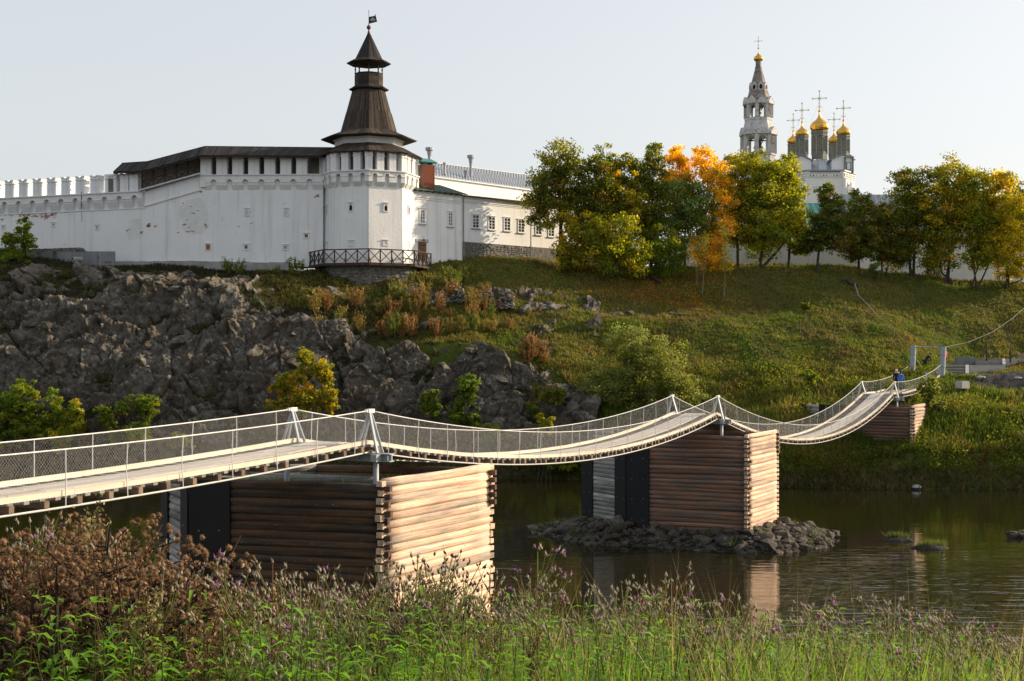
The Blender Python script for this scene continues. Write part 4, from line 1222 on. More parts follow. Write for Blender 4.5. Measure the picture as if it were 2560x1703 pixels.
# ================================================================== churches on the hill
def onion(mb, c, R, zb, n=16, k=1.0):
    pr = [(.70, -.04), (.72, 0), (.88, .12), (.98, .30), (1.0, .48), (.95, .68), (.82, .90), (.62, 1.10), (.40, 1.28), (.22, 1.48), (.12, 1.75), (.08, 2.05), (.065, 2.3)]
    mb.lathe((c[0], c[1], zb), [(r * R, z * R * k) for r, z in pr], n)
def cross(parent, c, z0, h, name='cross'):
    mb = MB(); w = h * .019
    c = Vector((c[0], c[1], 0)); u = Vector((.96, -.28, 0))
    mb.bar(c + Zv * z0, c + Zv * (z0 + h), w * 1.6)
    zc = z0 + h * .62
    mb.bar(c + Zv * zc - u * h * .34, c + Zv * zc + u * h * .34, w * 1.6)
    n = Vector((u.y, -u.x, 0))
    for p in (c + Zv * (z0 + h), c + Zv * zc - u * h * .34, c + Zv * zc + u * h * .34):
        s = h * .055
        mb.prism([(-s, 0), (0, -s), (s, 0), (0, s)], -.05, .05, (p, u, Zv, n))
    s = h * .06
    mb.prism([(s * math.cos(a), s * math.sin(a)) for a in np.linspace(0, 2 * math.pi, 10)[:-1]], -.06, .06, (c + Zv * zc, u, Zv, n))
    for a in range(4):
        t = math.pi / 4 + a * math.pi / 2
        mb.bar(c + Zv * zc, c + Zv * (zc + math.sin(t) * h * .15) + u * math.cos(t) * h * .15, w * .6)
    mb.tube([c + Zv * (z0 + h * .22) - u * h * .10, c + Zv * (z0 + h * .14), c + Zv * (z0 + h * .22) + u * h * .10], w * .8, 4)
    return obj(name, mb, GOLDX, parent)

YB = 240.0; sB = YB / F
BT = thing('bell_tower', 'weathered white tent-roofed bell tower with small gold dome', 'bell tower', (PX(1895, YB), YB, 17))
bc = Vector((PX(1896, YB), YB, 0)); rB = math.radians(-90 + 22.5 + 6)
zz = lambda py: PZ(py, YB)
def R8(px_half): return px_half * sB / math.cos(math.radians(22.5)) 
R2, R1 = R8(38.5), R8(30.5)
obj('tower_base', MB().lathe(bc, [(R2 * 1.0, 10), (R2 * 1.0, zz(392)), (R2 * 1.05, zz(391)), (R2 * 1.05, zz(386))], 8, rB), OLDW, BT)
def belfry(R, py0, py1, aw, spring_py, name):
    mb = MB(); A = oct_pts(bc, R, 0, rB)
    for k in range(8):
        a, b = A[k], A[(k + 1) % 8]
        U = (b - a).normalized(); N = Vector((U.y, -U.x, 0)); mid = (a + b) / 2
        if N.dot(mid - bc) < 0: N = -N
        arch_panel(mb, mid, U, N, (b - a).length, zz(py0), zz(py1), aw, zz(spring_py), .55)
        mb.bar(a + Zv * zz(py0), a + Zv * zz(py1), .45, .45)
        mb.bar(a + Zv * zz(spring_py + 1), b + Zv * zz(spring_py + 1), .01)
        mb.bar(mid + N * .3 + Zv * zz(py0), mid + N * .3 + Zv * zz(py0), .01) if False else None
    return obj(name, mb, OLDW, BT)
belfry(R2, 386, 338, 1.35, 352, 'lower_belfry')
belfry(R1, 296, 262, 1.0, 271, 'upper_belfry')
def kokoshniks(R, pyb, pyt, wpx):
    A = oct_pts(bc, R, 0, rB)
    for k in range(8):
        a, b = A[k], A[(k + 1) % 8]
        U = (b - a).normalized(); N = Vector((U.y, -U.x, 0)); mid = (a + b) / 2
        if N.dot(mid - bc) < 0: N = -N
        w = (b - a).length / 2; h = zz(pyt) - zz(pyb)
        pl = [(-w, 0), (w, 0), (w, h * .18), (w * .86, h * .42), (w * .45, h * .66), (w * .2, h * .82), (0, h), (-w * .2, h * .82), (-w * .45, h * .66), (-w * .86, h * .42), (-w, h * .18)]
        obj('kokoshnik', MB().prism(pl, -.15, .45, (mid + Zv * zz(pyb), U, Zv, N)), OLDW, BT)
kokoshniks(R2, 340, 320, 0); kokoshniks(R1, 263, 244, 0)
obj('lower_skirt', MB().lathe(bc, [(R2 * .97, zz(340)), (R2 * .98, zz(331)), (R1 * 1.02, zz(304)), (R1 * 1.05, zz(303)), (R1 * 1.05, zz(297)), (R1 * .9, zz(296))], 8, rB), OLDW, BT)
obj('tent', MB().lathe(bc, [(R1 * .98, zz(263)), (R1 * .96, zz(252)), (R8(24), zz(238)), (R8(7.5), zz(171)), (R8(8.2), zz(171)), (R8(8.2), zz(168)), (R8(6.5), zz(167)), (R8(6.3), zz(154)), (R8(8), zz(153))], 8, rB), OLDG, BT)
for z_, s_ in ((zz(362), 1.2), (zz(278), .8)):
    bell = MB()
    bell.lathe((bc.x, bc.y, z_), [(.75 * s_, -.5 * s_), (.6 * s_, -.2 * s_), (.42 * s_, .4 * s_), (.2 * s_, .6 * s_)], 12)
    bell.bar(bc + Vector((-2.5, 0, z_ + .7)), bc + Vector((2.5, 0, z_ + .7)), .2)
    bell.bar(bc + Vector((-1.5, .4, z_ - 2)), bc + Vector((.8, .2, z_ + .6)), .15)
    obj('bell', bell, DARKM, BT)
dm = MB()
for k in range(8):
    an = rB + math.pi / 8 + k * math.pi / 4
    u = Vector((math.cos(an), math.sin(an), 0)); tq = Vector((-u.y, u.x, 0))
    r_ = 20.3 * sB
    dm.prism([(-.45, 0), (.45, 0), (.45, .9), (0, 1.45), (-.45, .9)], -.7, .12, (bc + u * r_ + Zv * zz(228), tq, Zv, u))
    obj('dormer', MB().prism([(-.26, .15), (.26, .15), (.26, .7), (0, 1.0), (-.26, .7)], .121, .135, (bc + u * r_ + Zv * zz(228), tq, Zv, u)), DARK, BT)
obj('dormer_frame', dm, OLDW, BT)
mb = MB(); onion(mb, bc, 12 * sB, zz(152.5), 16, .95)
mb.lathe((bc.x, bc.y, zz(121)), [(0, -.18), (.18, -.05), (.18, .08), (0, .2)], 10)
obj('dome', mb, GOLD, BT, smooth=False)
cross(BT, bc, zz(119), 26 * sB)

YK = 232.0; sK = YK / F
zk = lambda py: PZ(py, YK)
def XK(px): return PX(px, YK)
CA = thing('cathedral', 'white cathedral with five gilded onion domes on grey-green drums behind the trees', 'cathedral', (XK(2050), YK, 17))
cc0 = Vector((XK(2056), YK + 6, 0))
# main eight-sided body: front facet and right facet
bp = [Vector((XK(2013), YK - 1, 0)), Vector((XK(2105.5), YK - 1, 0)), Vector((XK(2148), YK + 3.0, 0)), Vector((XK(2152), YK + 16, 0)), Vector((XK(2000), YK + 16, 0)), Vector((XK(1984), YK + 4, 0))]
poly = [(v.x, v.y) for v in bp]
obj('body', MB().prism(poly, 8, zk(430)), CHW, CA)
bigger = [(cc0.x + (x - cc0.x) * 1.035, cc0.y + (y - cc0.y) * 1.035) for x, y in poly]
obj('cornice', MB().prism(bigger, zk(430), zk(426.5)), GALVD, CA)
orn = MB()
for i in (5, 0, 1):
    a, b = bp[i], bp[(i + 1) % 6]
    U = (b - a).normalized(); N = Vector((U.y, -U.x, 0)); n = int((b - a).length / .55)
    for j in range(n):
        c = a.lerp(b, (j + .5) / n)
        orn.box((c.x + N.x * .08, c.y + N.y * .08, zk(440)), (.28, .28, .35), math.atan2(U.y, U.x))
    orn.bar(a + Zv * zk(435) + N * .08, b + Zv * zk(435) + N * .08, .2, .12); orn.bar(a + Zv * zk(445) + N * .06, b + Zv * zk(445) + N * .06, .15, .12)
    orn.bar(a + Zv * 12 + N * .1, a + Zv * zk(447) + N * .1, .5, .2)
obj('ornament_band', orn, CHW, CA)
ni = MB()
a, b = bp[0], bp[1]
for j in range(14):
    c = a.lerp(b, (j + .5) / 14)
    ni.box((c.x, c.y - .01, zk(441)), (.16, .06, .2))
obj('dark_niche', ni, DARK, CA)
obj('tile_frieze', MB().bar(bp[0] + Zv * zk(432.5) + Vector((.6, -.06, 0)), bp[1] + Zv * zk(432.5) + Vector((-.6, -.06, 0)), .1, .22), DRUM, CA)
obj('gable_ornament', MB().lathe((bp[1].x + 1.6, bp[1].y + 1.6, zk(480)), [(.9, 0), (.8, .7), (.4, 1.1), (.3, 1.4), (.1, 1.9)], 8), CHW, CA)
# ribbed half dome in front of the centre drum
pr = [(1.0, 0), (.985, .14), (.93, .36), (.84, .56), (.70, .74), (.52, .88), (.30, .97)]
dc = Vector((XK(2064), YK + 5, zk(424.5)))
Rd = 47.5 * sK
obj('apse_dome', MB().lathe(dc, [(r * Rd, z * 36 * sK) for r, z in pr], 12, math.radians(15)), GALV, CA)
rbm = MB()
for k in range(12):
    an = math.radians(15) + k * math.pi / 6
    rbm.tube([dc + Vector((math.cos(an) * r * Rd * 1.005, math.sin(an) * r * Rd * 1.005, z * 36 * sK + .02)) for r, z in pr], .06, 4)
obj('dome_rib', rbm, GALVD, CA)
# gabled attics carrying the side drums
def attic(x0, x1, pe, pr_, pb, y0, y1):
    X0, X1 = XK(x0), XK(x1); mb = MB(); xm = (X0 + X1) / 2
    pl = [(X0, zk(pb)), (X1, zk(pb)), (X1, zk(pe)), (xm, zk(pr_)), (X0, zk(pe))]
    o = obj('attic', mb.prism(pl, y0, y1, (Vector((0, 0, 0)), Vector((1, 0, 0)), Zv, Vector((0, 1, 0)))), CHW, CA)
    rr = MB()
    for s, X in ((-1, X0), (1, X1)):
        e = Vector((X + s * .35, 0, zk(pe) - .12)); t = Vector((xm, 0, zk(pr_) + .08))
        rr.add([Vector((e.x, y0 - .3, e.z)), Vector((t.x, y0 - .3, t.z)), Vector((t.x, y1, t.z)), Vector((e.x, y1, e.z)), Vector((e.x, y0 - .3, e.z + .12)), Vector((t.x, y0 - .3, t.z + .14)), Vector((t.x, y1, t.z + .14)), Vector((e.x, y1, e.z + .12))],
               [(0, 1, 2, 3), (7, 6, 5, 4), (0, 4, 5, 1), (1, 5, 6, 2), (2, 6, 7, 3), (3, 7, 4, 0)])
    obj('attic_roof', rr, GALVD, o)
    return o
attic(1982, 2033, 398, 386, 430, YK + 1.5, YK + 9)
at = attic(2085, 2138, 396, 384, 430, YK + 1.5, YK + 9)
w0 = Vector((XK(2119.5), YK + 1.45, zk(412)))
wo_ = obj('attic_porch', MB().box((XK(2127), YK + 4, (zk(432) + zk(388)) / 2), (19 * sK, 5.2, zk(388) - zk(432))), CHW, CA)
pil = MB()
for px in (2117, 2137): pil.bar(Vector((XK(px), YK + 1.3, zk(431))), Vector((XK(px), YK + 1.3, zk(392))), .22)
obj('tiled_pilaster', pil, DRUM, wo_)
obj('window', MB().box((XK(2126.5), YK + 1.37, zk(414)), (.75, .1, 1.5)), DRUM, wo_)
obj('pane', MB().box((XK(2126.5), YK + 1.30, zk(413)), (.5, .06, 1.1)), FRAMEW, wo_)
obj('attic_porch_roof', MB().prism([(XK(2115), zk(391)), (XK(2140.5), zk(391)), (XK(2128), zk(383.5))], YK + 1.0, YK + 6.8, (Vector((0, 0, 0)), Vector((1, 0, 0)), Zv, Vector((0, 1, 0)))), GALVD, CA)
def drum_dome(px, Y, pyb, pyt, rpx, dpx, pydb, crosspx):
    c = Vector((PX(px, Y), Y, 0)); s = Y / F
    z = lambda py: PZ(py, Y)
    mb = MB(); r = rpx * s; h = z(pyt) - z(pyb)
    mb.lathe((c.x, c.y, z(pyb)), [(r * 1.0, -3), (r * 1.0, h * .08), (r * .93, h * .1), (r * .93, h * .76), (r * 1.0, h * .78), (r * 1.0, h * .84), (r * 1.1, h * .95), (r * 1.1, h)], 8, .2)
    d_ = obj('dome_drum', mb, DRUM, CA)
    pl = MB(); A = oct_pts(c, r * .96, 0, .2)
    for k in range(8):
        pl.bar(A[k] + Zv * z(pyb), A[k] + Zv * (z(pyb) + h * .8), r * .16)
        m_ = (A[k] + A[(k + 1) % 8]) / 2
        for q in (-.16, .16):
            m2 = m_ + (A[(k + 1) % 8] - A[k]) * q
            pl.bar(m2 + Zv * (z(pyb) + h * .15), m2 + Zv * (z(pyb) + h * .7), r * .10)
    obj('pilaster', pl, M('pale_tile', (.34, .32, .26), (.22, .22, .18), 3, rough=.7) if 'pale_tile' not in bpy.data.materials else bpy.data.materials['pale_tile'], d_)
    g_ = MB(); onion(g_, c, dpx * s, z(pydb), 14, .92)
    zb = z(pydb) + dpx * s * 2.12
    g_.lathe((c.x, c.y, zb), [(0, -.22), (.22 * dpx / 20, -.08), (.22 * dpx / 20, .1), (0, .25)], 10)
    dm_ = obj('onion_dome', g_, GOLD, CA)
    cx_ = cross(dm_, c, zb + .1, crosspx * s)
    gw = MB()
    for q in (-1, 1):
        gw.tube([c + Zv * (zb + crosspx * s * .5), c + Vector((q * dpx * s * .95, -.3, z(pydb) + dpx * s * .9))], .014, 3)
    obj('guy_wire', gw, GOLDX, dm_)
drum_dome(2048.5, YK + 7, 386, 329, 20.5, 23.8, 328, 48)
drum_dome(2005, YK + 3.5, 386, 341, 16.2, 17, 342, 46)
drum_dome(2108.5, YK + 3.5, 384, 340, 16.2, 18, 339.5, 47)
drum_dome(1983, YK + 13, 392, 361, 14, 15.2, 360, 41)
drum_dome(2085, YK + 13, 392, 359, 14, 15.2, 358, 41)

# buildings behind the trees on the right
def slab_house(name, label, x0, x1, Y0, Y1, pt, pb, roofm, rz, wins=(), depth=7, cat='building', rpy=None):
    a = Vector((PX(x0, Y0), Y0, 0)); b = Vector((PX(x1, Y1), Y1, 0))
    U = (b - a).normalized(); N = Vector((U.y, -U.x, 0)); L = (b - a).length
    z0, z1 = PZ(pb, min(Y0, Y1)) - 1.5, PZ(pt, min(Y0, Y1))
    t = thing(name, label, cat, (a.x, a.y, z0 + 1.5))
    obj('wall', MB().prism([(0, z0), (L, z0), (L, z1), (0, z1)], 0, depth, (a, U, Zv, -N)), WHITE, t)
    if roofm:
        h = rz
        q = [a - U * .3 + N * .4 + Zv * z1, b + U * .3 + N * .4 + Zv * z1, b + U * .3 - N * (depth / 2) + Zv * (z1 + h), a - U * .3 - N * (depth / 2) + Zv * (z1 + h), b + U * .3 - N * depth + Zv * z1, a - U * .3 - N * depth + Zv * z1]
        r_ = obj('roof', MB().add(q + [v - Zv * .1 for v in q], [(0, 1, 2, 3), (3, 2, 4, 5), (0, 3, 9, 6), (3, 5, 11, 9), (1, 7, 8, 2), (2, 8, 10, 4), (0, 6, 7, 1), (6, 9, 8, 7), (9, 11, 10, 8)]), roofm, t)
        sm = MB()
        for k in range(int(L / .7)):
            s_ = (k + .5) / int(L / .7)
            sm.bar(q[0].lerp(q[1], s_) + Zv * .02, q[3].lerp(q[2], s_) + Zv * .02, .05, .06)
        obj('standing_seam', sm, roofm, r_)
    for px, py, w, h in wins:
        window_part(t, on_plane(px, py, a, N), U, N, w, h, FRAMEW, GLASS, fw=.08, bars=3, sill=True)
    return t
slab_house('monastery_wall', 'low white wall glimpsed behind the lime trees on the crest', 1660, 2150, 163, 163, 600, 665, GALVD, .5, depth=1.0, cat='wall')
slab_house('teal_roofed_house', 'white house with steep teal roof in front of the cathedral', 1985, 2150, 190, 190, 560, 640, TEAL, 3.4, depth=10)
slab_house('white_lodge', 'pale lodge with dark windows half hidden behind tree trunks', 2140, 2560, 166, 168, 590, 700, GALVD, 5.5, wins=((2208, 640, .7, 1.5), (2340, 650, .7, 1.5), (2440, 655, .7, 1.5)), depth=9)

# ================================================================== log-crib piers
def log_mesh(L, r, seed, mat, stub0=True, stub1=True, name='log', flat=.72):
    q = random.Random(seed); mb = MB(); n = 10; rings = 8
    r0, r1 = r * q.uniform(.86, 1.06), r * q.uniform(.86, 1.06)
    ph, am = q.uniform(0, 6), q.uniform(.005, .03)
    pts, rad = [], []
    for i in range(rings):
        t = i / (rings - 1)
        pts.append((L * t, math.sin(ph + t * 5) * am * .6, math.cos(ph + t * 4) * am)); rad.append((r0 + (r1 - r0) * t) * q.uniform(.965, 1.03))
    rad[0] *= .9; rad[-1] *= .9
    mb.tube(pts, rad, n)
    mb.v = [(x, y * flat, z) for x, y, z in mb.v]
    e = q.uniform(.16, .30); e2 = q.uniform(.16, .30)
    if stub0: mb.box((-e / 2 + .02, q.uniform(-.01, .01), q.uniform(-.01, .01)), (e, r * 1.3, r * q.uniform(.95, 1.25)))
    if stub1: mb.box((L + e2 / 2 - .02, q.uniform(-.01, .01), q.uniform(-.01, .01)), (e2, r * 1.3, r * q.uniform(.95, 1.25)))
    m_ = mb.mesh(name); fixn(m_); m_.materials.append(mat)
    for p in m_.polygons:
        if len(p.vertices) == 4 and p.index < (rings - 1) * n: p.use_smooth = True
    return m_

FILL = M('crib_fill_dark', (.05, .045, .04), (.08, .07, .06), 2, rough=1)
def pier(label, C, dl, Ll, df, Lf, Lblack, q, z0, z1, pit, seed, LOGB=LOGB):
    """C near corner; dl,Ll lit end face; df brown face of log length Lf then black sheet to Lblack; nose reaching q further"""
    C = Vector((C[0], C[1], 0)); dl = Vector((dl[0], dl[1], 0)).normalized(); df = Vector((df[0], df[1], 0)).normalized()
    A = C; B = C + dl * Ll; K = C + df * Lblack; TP_ = K + dl * (Ll / 2) + df * q; K2 = K + dl * Ll
    T = thing('log_pier', label, 'bridge pier', (C.x, C.y, z0))
    r = pit * .62
    nl = int((z1 - z0) / pit)
    cen = (A + B + K + K2 + TP_) / 5
    inner = [A, B, K2, TP_, K]
    ins = [(p + (cen - p).normalized() * .14) for p in inner]
    obj('crib_fill_light_block', MB().prism([(p.x, p.y) for p in ins], z0 - 1.2, z1 - .55), FILL, T)  # fill, carried down behind the logs as a solid to block light
    nf = -Vector((-df.y, df.x, 0)); 
    if nf.y > 0: nf = -nf
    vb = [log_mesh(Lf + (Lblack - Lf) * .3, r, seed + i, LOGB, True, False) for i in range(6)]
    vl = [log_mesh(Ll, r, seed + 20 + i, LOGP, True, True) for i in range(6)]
    dn = (TP_ - K); Ln = dn.length; dn.normalize()
    vn = [log_mesh(Ln * .93, r, seed + 40 + i, LOGG, False, False) for i in range(5)]
    db = (TP_ - K2); Lb2 = db.length; db.normalize()
    for k in range(nl):
        z = z0 + pit * (k + .5)
        fl = random.random() < .5
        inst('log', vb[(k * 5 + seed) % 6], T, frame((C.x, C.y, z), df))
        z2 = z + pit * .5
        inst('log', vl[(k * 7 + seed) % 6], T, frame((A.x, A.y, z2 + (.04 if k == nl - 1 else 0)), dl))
        s_ = K + dn * (Ln * .035)
        inst('log', vn[(k * 3 + seed) % 5], T, frame((s_.x, s_.y, z), dn))
    vk = log_mesh((K2 - B).length, r, seed + 60, LOGB, True, False); vk2 = log_mesh(Lb2 * .95, r, seed + 61, LOGG, False, False)
    for k in range(nl - 5, nl):
        z = z0 + pit * (k + .5)
        inst('log', vk, T, frame((B.x, B.y, z), df)); inst('log', vk2, T, frame((K2.x, K2.y, z), db))
    # black sheets wrapped round the nose edges
    sh = r * .8 + .03
    ncn = Vector((dn.y, -dn.x, 0));  ncn = ncn if ncn.y < 0 else -ncn
    zt_ = z1 + .02
    for a, b, nn in ((C + df * Lf, K, nf), (K, K + dn * (Ln * .24), ncn), (TP_ - dn * (Ln * .26), TP_, ncn)):
        d_ = (b - a).normalized()
        a2 = a + nn * sh; b2 = b + nn * sh + (d_ * .02 if (b - K).length < 1e-6 else Vector((0, 0, 0)))
        obj('black_sheet', MB().add([a2 + Zv * z0, b2 + Zv * z0, b2 + Zv * zt_, a2 + Zv * zt_] + [p - nn * .05 for p in (a2 + Zv * z0, b2 + Zv * z0, b2 + Zv * zt_, a2 + Zv * zt_)],
            [(0, 1, 2, 3), (7, 6, 5, 4), (0, 4, 5, 1), (1, 5, 6, 2), (2, 6, 7, 3), (3, 7, 4, 0)]), BLACKP, T)
        bolts = MB()
        Ls = (b2 - a2).length; nb_ = max(1, int(Ls / .55))
        for kx in range(nb_):
            for kz in range(int((zt_ - z0) / 1.1)):
                c_ = a2.lerp(b2, (kx + .5) / nb_) + Zv * (z0 + .5 + kz * 1.1 + random.uniform(-.05, .05)) + nn * .004
                bolts.prism([(.022 * math.cos(t_), .022 * math.sin(t_)) for t_ in np.linspace(0, 6.283, 7)[:-1]], 0, .02, (c_, d_, Zv, nn))
        obj('bolts', bolts, GALVD, T, kind='stuff')
        for kz in (1, 2):
            zj = z0 + (zt_ - z0) * kz / 3
            obj('sheet_lap', MB().bar(a2 + Zv * zj + nn * .006, b2 + Zv * zj + nn * .006, .012, .03), BLACKP, T)
    # stone ballast showing over the top course
    ST_ = STONES
    for k in range(70):
        a, b, c_ = random.random(), random.random(), 0
        p = C + df * (a * Lblack * .96 + .15) + dl * (b * Ll * .9 + .25)
        s = random.uniform(.12, .32)
        inst('ballast_stone', random.choice(ST_), T, Matrix.Translation((p.x, p.y, z1 - .52)) @ Matrix.Rotation(random.uniform(0, 6), 4, 'Z') @ Matrix.Diagonal((s * 1.2, s, s * .7, 1)))
    return T, (A, B, K2, TP_, K)

STONES = [rock_mesh('riprap_stone', 300 + i, STONE, 1, .7, 7) for i in range(12)]
P1, POLY1 = pier('sunlit log-built bridge pier standing nearest, weeds in front of it', (-3.655, 39.5), (.457, .89), 6.3, (-.96, .28), 4.75, 6.06, 3.28, .2, 6.62, .235, 1)
P2, POLY2 = pier('log-built bridge pier on the stone islet in mid river', (12.42, 73.5), (.47, .88), 5.0, (-.88, .47), 5.54, 6.85, 3.86, .75, 6.05, .235, 101, LOGB2)
P3, POLY3 = pier('log-built bridge pier farthest away on the grassy far bank', (31.46, 109.5), (.5, .866), 4.3, (-.88, .47), 5.06, 6.76, 2.9, 2.4, 6.25, .25, 201, LOGB2)
# a loose round log lying across the top of the near pier
LG = thing('loose_log', 'grey round log lying across the top of the nearest pier', 'log', (-5, 43.5, 6.2))
inst('trunk', log_mesh(4.2, .17, 777, LOGG, False, False, 'loose_trunk', 1.0), LG, frame((-4.3, 43.9, 6.28), (-1, .22, .0)))

# ================================================================== stone islet round the mid-river pier
pc = sum((Vector((p.x, p.y, 0)) for p in POLY2), Vector((0, 0, 0))) / 5
def seg_dist(x, y, poly):
    best = np.full(x.shape, 1e9); inside = np.zeros(x.shape, bool)
    n = len(poly)
    for i in range(n):
        a, b = poly[i], poly[(i + 1) % n]
        dx, dy = b.x - a.x, b.y - a.y
        t = np.clip(((x - a.x) * dx + (y - a.y) * dy) / (dx * dx + dy * dy), 0, 1)
        best = np.minimum(best, np.hypot(x - a.x - t * dx, y - a.y - t * dy))
        c = ((a.y > y) != (b.y > y)) & (x < (b.x - a.x) * (y - a.y) / (b.y - a.y + 1e-12) + a.x)
        inside ^= c
    return np.where(inside, -best, best)
def islet_h(x, y):
    d_ = seg_dist(x, y, POLY2)
    wid = 1.55 + 1.5 * np.clip((x - 12.5) / 4, 0, 1) + 1.2 * np.clip((6.5 - x) / 4, 0, 1)
    wid = wid * (.85 + .4 * fbm(x * .35, y * .35, 70, 3))
    t = np.clip(1 - d_ / wid, -.4, 1)
    return np.where(t > 0, 1.0 * np.maximum(t, 0) ** .8, t * 2.0) + (fbm(x * .9, y * .9, 71, 3) - .5) * .3
gx = np.linspace(-2.5, 20.5, 150); gy = np.linspace(68.5, 86, 110)
A_, B_ = np.meshgrid(gx, gy, indexing='ij'); Zi = islet_h(A_, B_) - .12
idx = np.arange(A_.size).reshape(A_.shape)
Q = np.stack([idx[:-1, :-1].ravel(), idx[1:, :-1].ravel(), idx[1:, 1:].ravel(), idx[:-1, 1:].ravel()], -1)
keep = (Zi.ravel()[Q].max(1) > -.5)
IS = obj('stone_islet', np_mesh('stone_islet', np.stack([A_, B_, Zi], -1).reshape(-1, 3), Q[keep]), GRAVEL, smooth=True)
tag(IS, kind='structure')
placed = 0; tries = 0; big = []
while placed < 1500 and tries < 60000:
    tries += 1
    x, y = random.uniform(-1.5, 19.5), random.uniform(70, 83.5)
    h_ = float(islet_h(np.array([x]), np.array([y]))[0])
    if h_ < -.08: continue
    dd = float(seg_dist(np.array([x]), np.array([y]), POLY2)[0])
    if dd < .05: continue
    if y > pc.y + 2.0 and random.random() < .8: continue
    s = min(.62, max(.10, random.lognormvariate(-1.8, .55)))
    big.append((s, x, y, h_)); placed += 1
big.sort(key=lambda q: -q[0])
rest = MB()
for k, (s, x, y, h_) in enumerate(big):
    mt = Matrix.Translation((x, y, h_ - .12 + s * .3)) @ Matrix.Rotation(random.uniform(0, 6.3), 4, 'Z') @ Matrix.Rotation(random.uniform(-.5, .5), 4, 'X') @ Matrix.Diagonal((s * random.uniform(1, 1.4), s, s * random.uniform(.8, 1.1), 1))
    if k < 298: inst('riprap_stone', STONES[k % 12], IS, mt)
    else:
        me = STONES[k % 12]
        rest.add([mt @ v.co for v in me.vertices], [tuple(p.vertices) for p in me.polygons])
obj('small_stones', rest, STONE, IS, kind='stuff')

# little weedy mud bars in the river
def mud_bar(px, py, wpx, label):
    Yq = CZ * F / (py - HZ); s = Yq / F
    x0 = PX(px, Yq); R_ = wpx * s / 2
    mb = MB(); n = 22
    for rr_, zz_ in ((1.05, -.15), (.95, .03), (.6, .16), (.2, .22)):
        pass
    prof = [(1.06, -.2), (.97, .04), (.62, .15), (.22, .2)]
    o_ = len(mb.v)
    for r_, z_ in prof:
        for k in range(n):
            a = 2 * math.pi * k / n; j = 1 + .16 * math.sin(3 * a + px) + .1 * math.sin(7 * a)
            mb.v.append((x0 + math.cos(a) * R_ * r_ * j, Yq + math.sin(a) * R_ * .55 * r_ * j, z_ + random.uniform(-.03, .03)))
    for i in range(3):
        for k in range(n):
            a, b = i * n + k, i * n + (k + 1) % n; mb.f.append((a, b, b + n, a + n))
    mb.f.append(tuple(3 * n + k for k in range(n)))
    o = obj('mud_bar', mb, GRAVEL, smooth=True); tag(o, label=label, kind='structure')
    return Vector((x0, Yq, .15)), R_
BARS = [mud_bar(2246, 1352, 74, 'low weedy mud bar in the river'), mud_bar(2330, 1371, 88, 'low weedy mud bar in the river nearest the right'), mud_bar(2560, 1343, 84, 'dark rocky bar at the right edge of the river')]
for k in range(26):
    c, R_ = BARS[2]; s = random.uniform(.12, .38)
    o = bpy.data.objects
    mt = Matrix.Translation((c.x + random.uniform(-1, 1) * R_ * .9, c.y + random.uniform(-.5, .5) * R_, .05 + random.random() * .2)) @ Matrix.Rotation(random.random() * 6, 4, 'Z') @ Matrix.Diagonal((s * 1.2, s, s, 1))
    inst('rock', STONES[k % 12], bpy.data.objects[[q.name for q in COL.objects if q.name.startswith('mud_bar')][-1]], mt)

# ================================================================== suspension footbridge
BR = thing('suspension_footbridge', 'long white cable footbridge with plank deck and wire mesh railings crossing the river', 'bridge', (-5.4, 41.6, 7.2))
TN = [None, Vector((-4.18, 41.0, 7.62)), Vector((11.16, 75.4, 7.05)), Vector((30.6, 111.4, 7.15)), Vector((38.05, 123.4, 8.45))]
TF = [None, Vector((-6.65, 42.2, 7.62)), Vector((8.82, 76.6, 7.05)), Vector((28.3, 112.6, 7.15)), Vector((35.65, 124.5, 8.45))]
TN[0] = TN[1] - (TN[2] - TN[1]); TF[0] = TF[1] - (TF[2] - TF[1]); TN[0].z = TF[0].z = 7.9
SAG = [.5, 1.2, 2.42, .42]
def bp_(i, u, side):
    """deck level point of span i at u; side -1 far edge .. +1 near edge"""
    n = TN[i].lerp(TN[i + 1], u); f = TF[i].lerp(TF[i + 1], u)
    p = f.lerp(n, (side + 1) / 2)
    p.z -= 4 * u * (1 - u) * SAG[i]
    return p
U0 = [.42, 0, 0, 0]
RH = .97
SLEN = [(TN[i + 1] - TN[i]).length for i in range(4)]
def along(i, step, off=0.0):
    a = U0[i]; n = int((1 - a) * SLEN[i] / step)
    return [a + (k + off) * (1 - a) / n for k in range(n)], n
XB = MB().box((0, 0, 0), (1, .14, .15)).mesh('cross_beam'); fixn(XB); XB.materials.append(XBEAM)
PLK = MB().box((0, 0, 0), (1, .15, .075)).mesh('plank'); fixn(PLK); PLK.materials.append(PLANKM)
BRD = MB().box((0, 0, 0), (1, .145, .035)).mesh('walkway_board'); fixn(BRD); BRD.materials.append(DECK)
KB = MB().box((0, 0, 0), (1, .11, .12)).mesh('kerb_beam'); fixn(KB); KB.materials.append(KERB)
def seg_frame(a, b, extra=1.0):
    d_ = (b - a); L = d_.length
    x = d_.normalized(); z = Vector((0, 0, 1)); y = z.cross(x).normalized(); z = x.cross(y)
    m_ = Matrix.Identity(4); c = (a + b) / 2
    for i in range(3): m_[i][0], m_[i][1], m_[i][2], m_[i][3] = x[i], y[i], z[i], c[i]
    return m_ @ Matrix.Diagonal((L * extra, 1, 1, 1))
def slope_z(i, u):
    return (bp_(i, min(u + .004, 1), 0) - bp_(i, u - .004 if u > .004 else u, 0)).normalized()
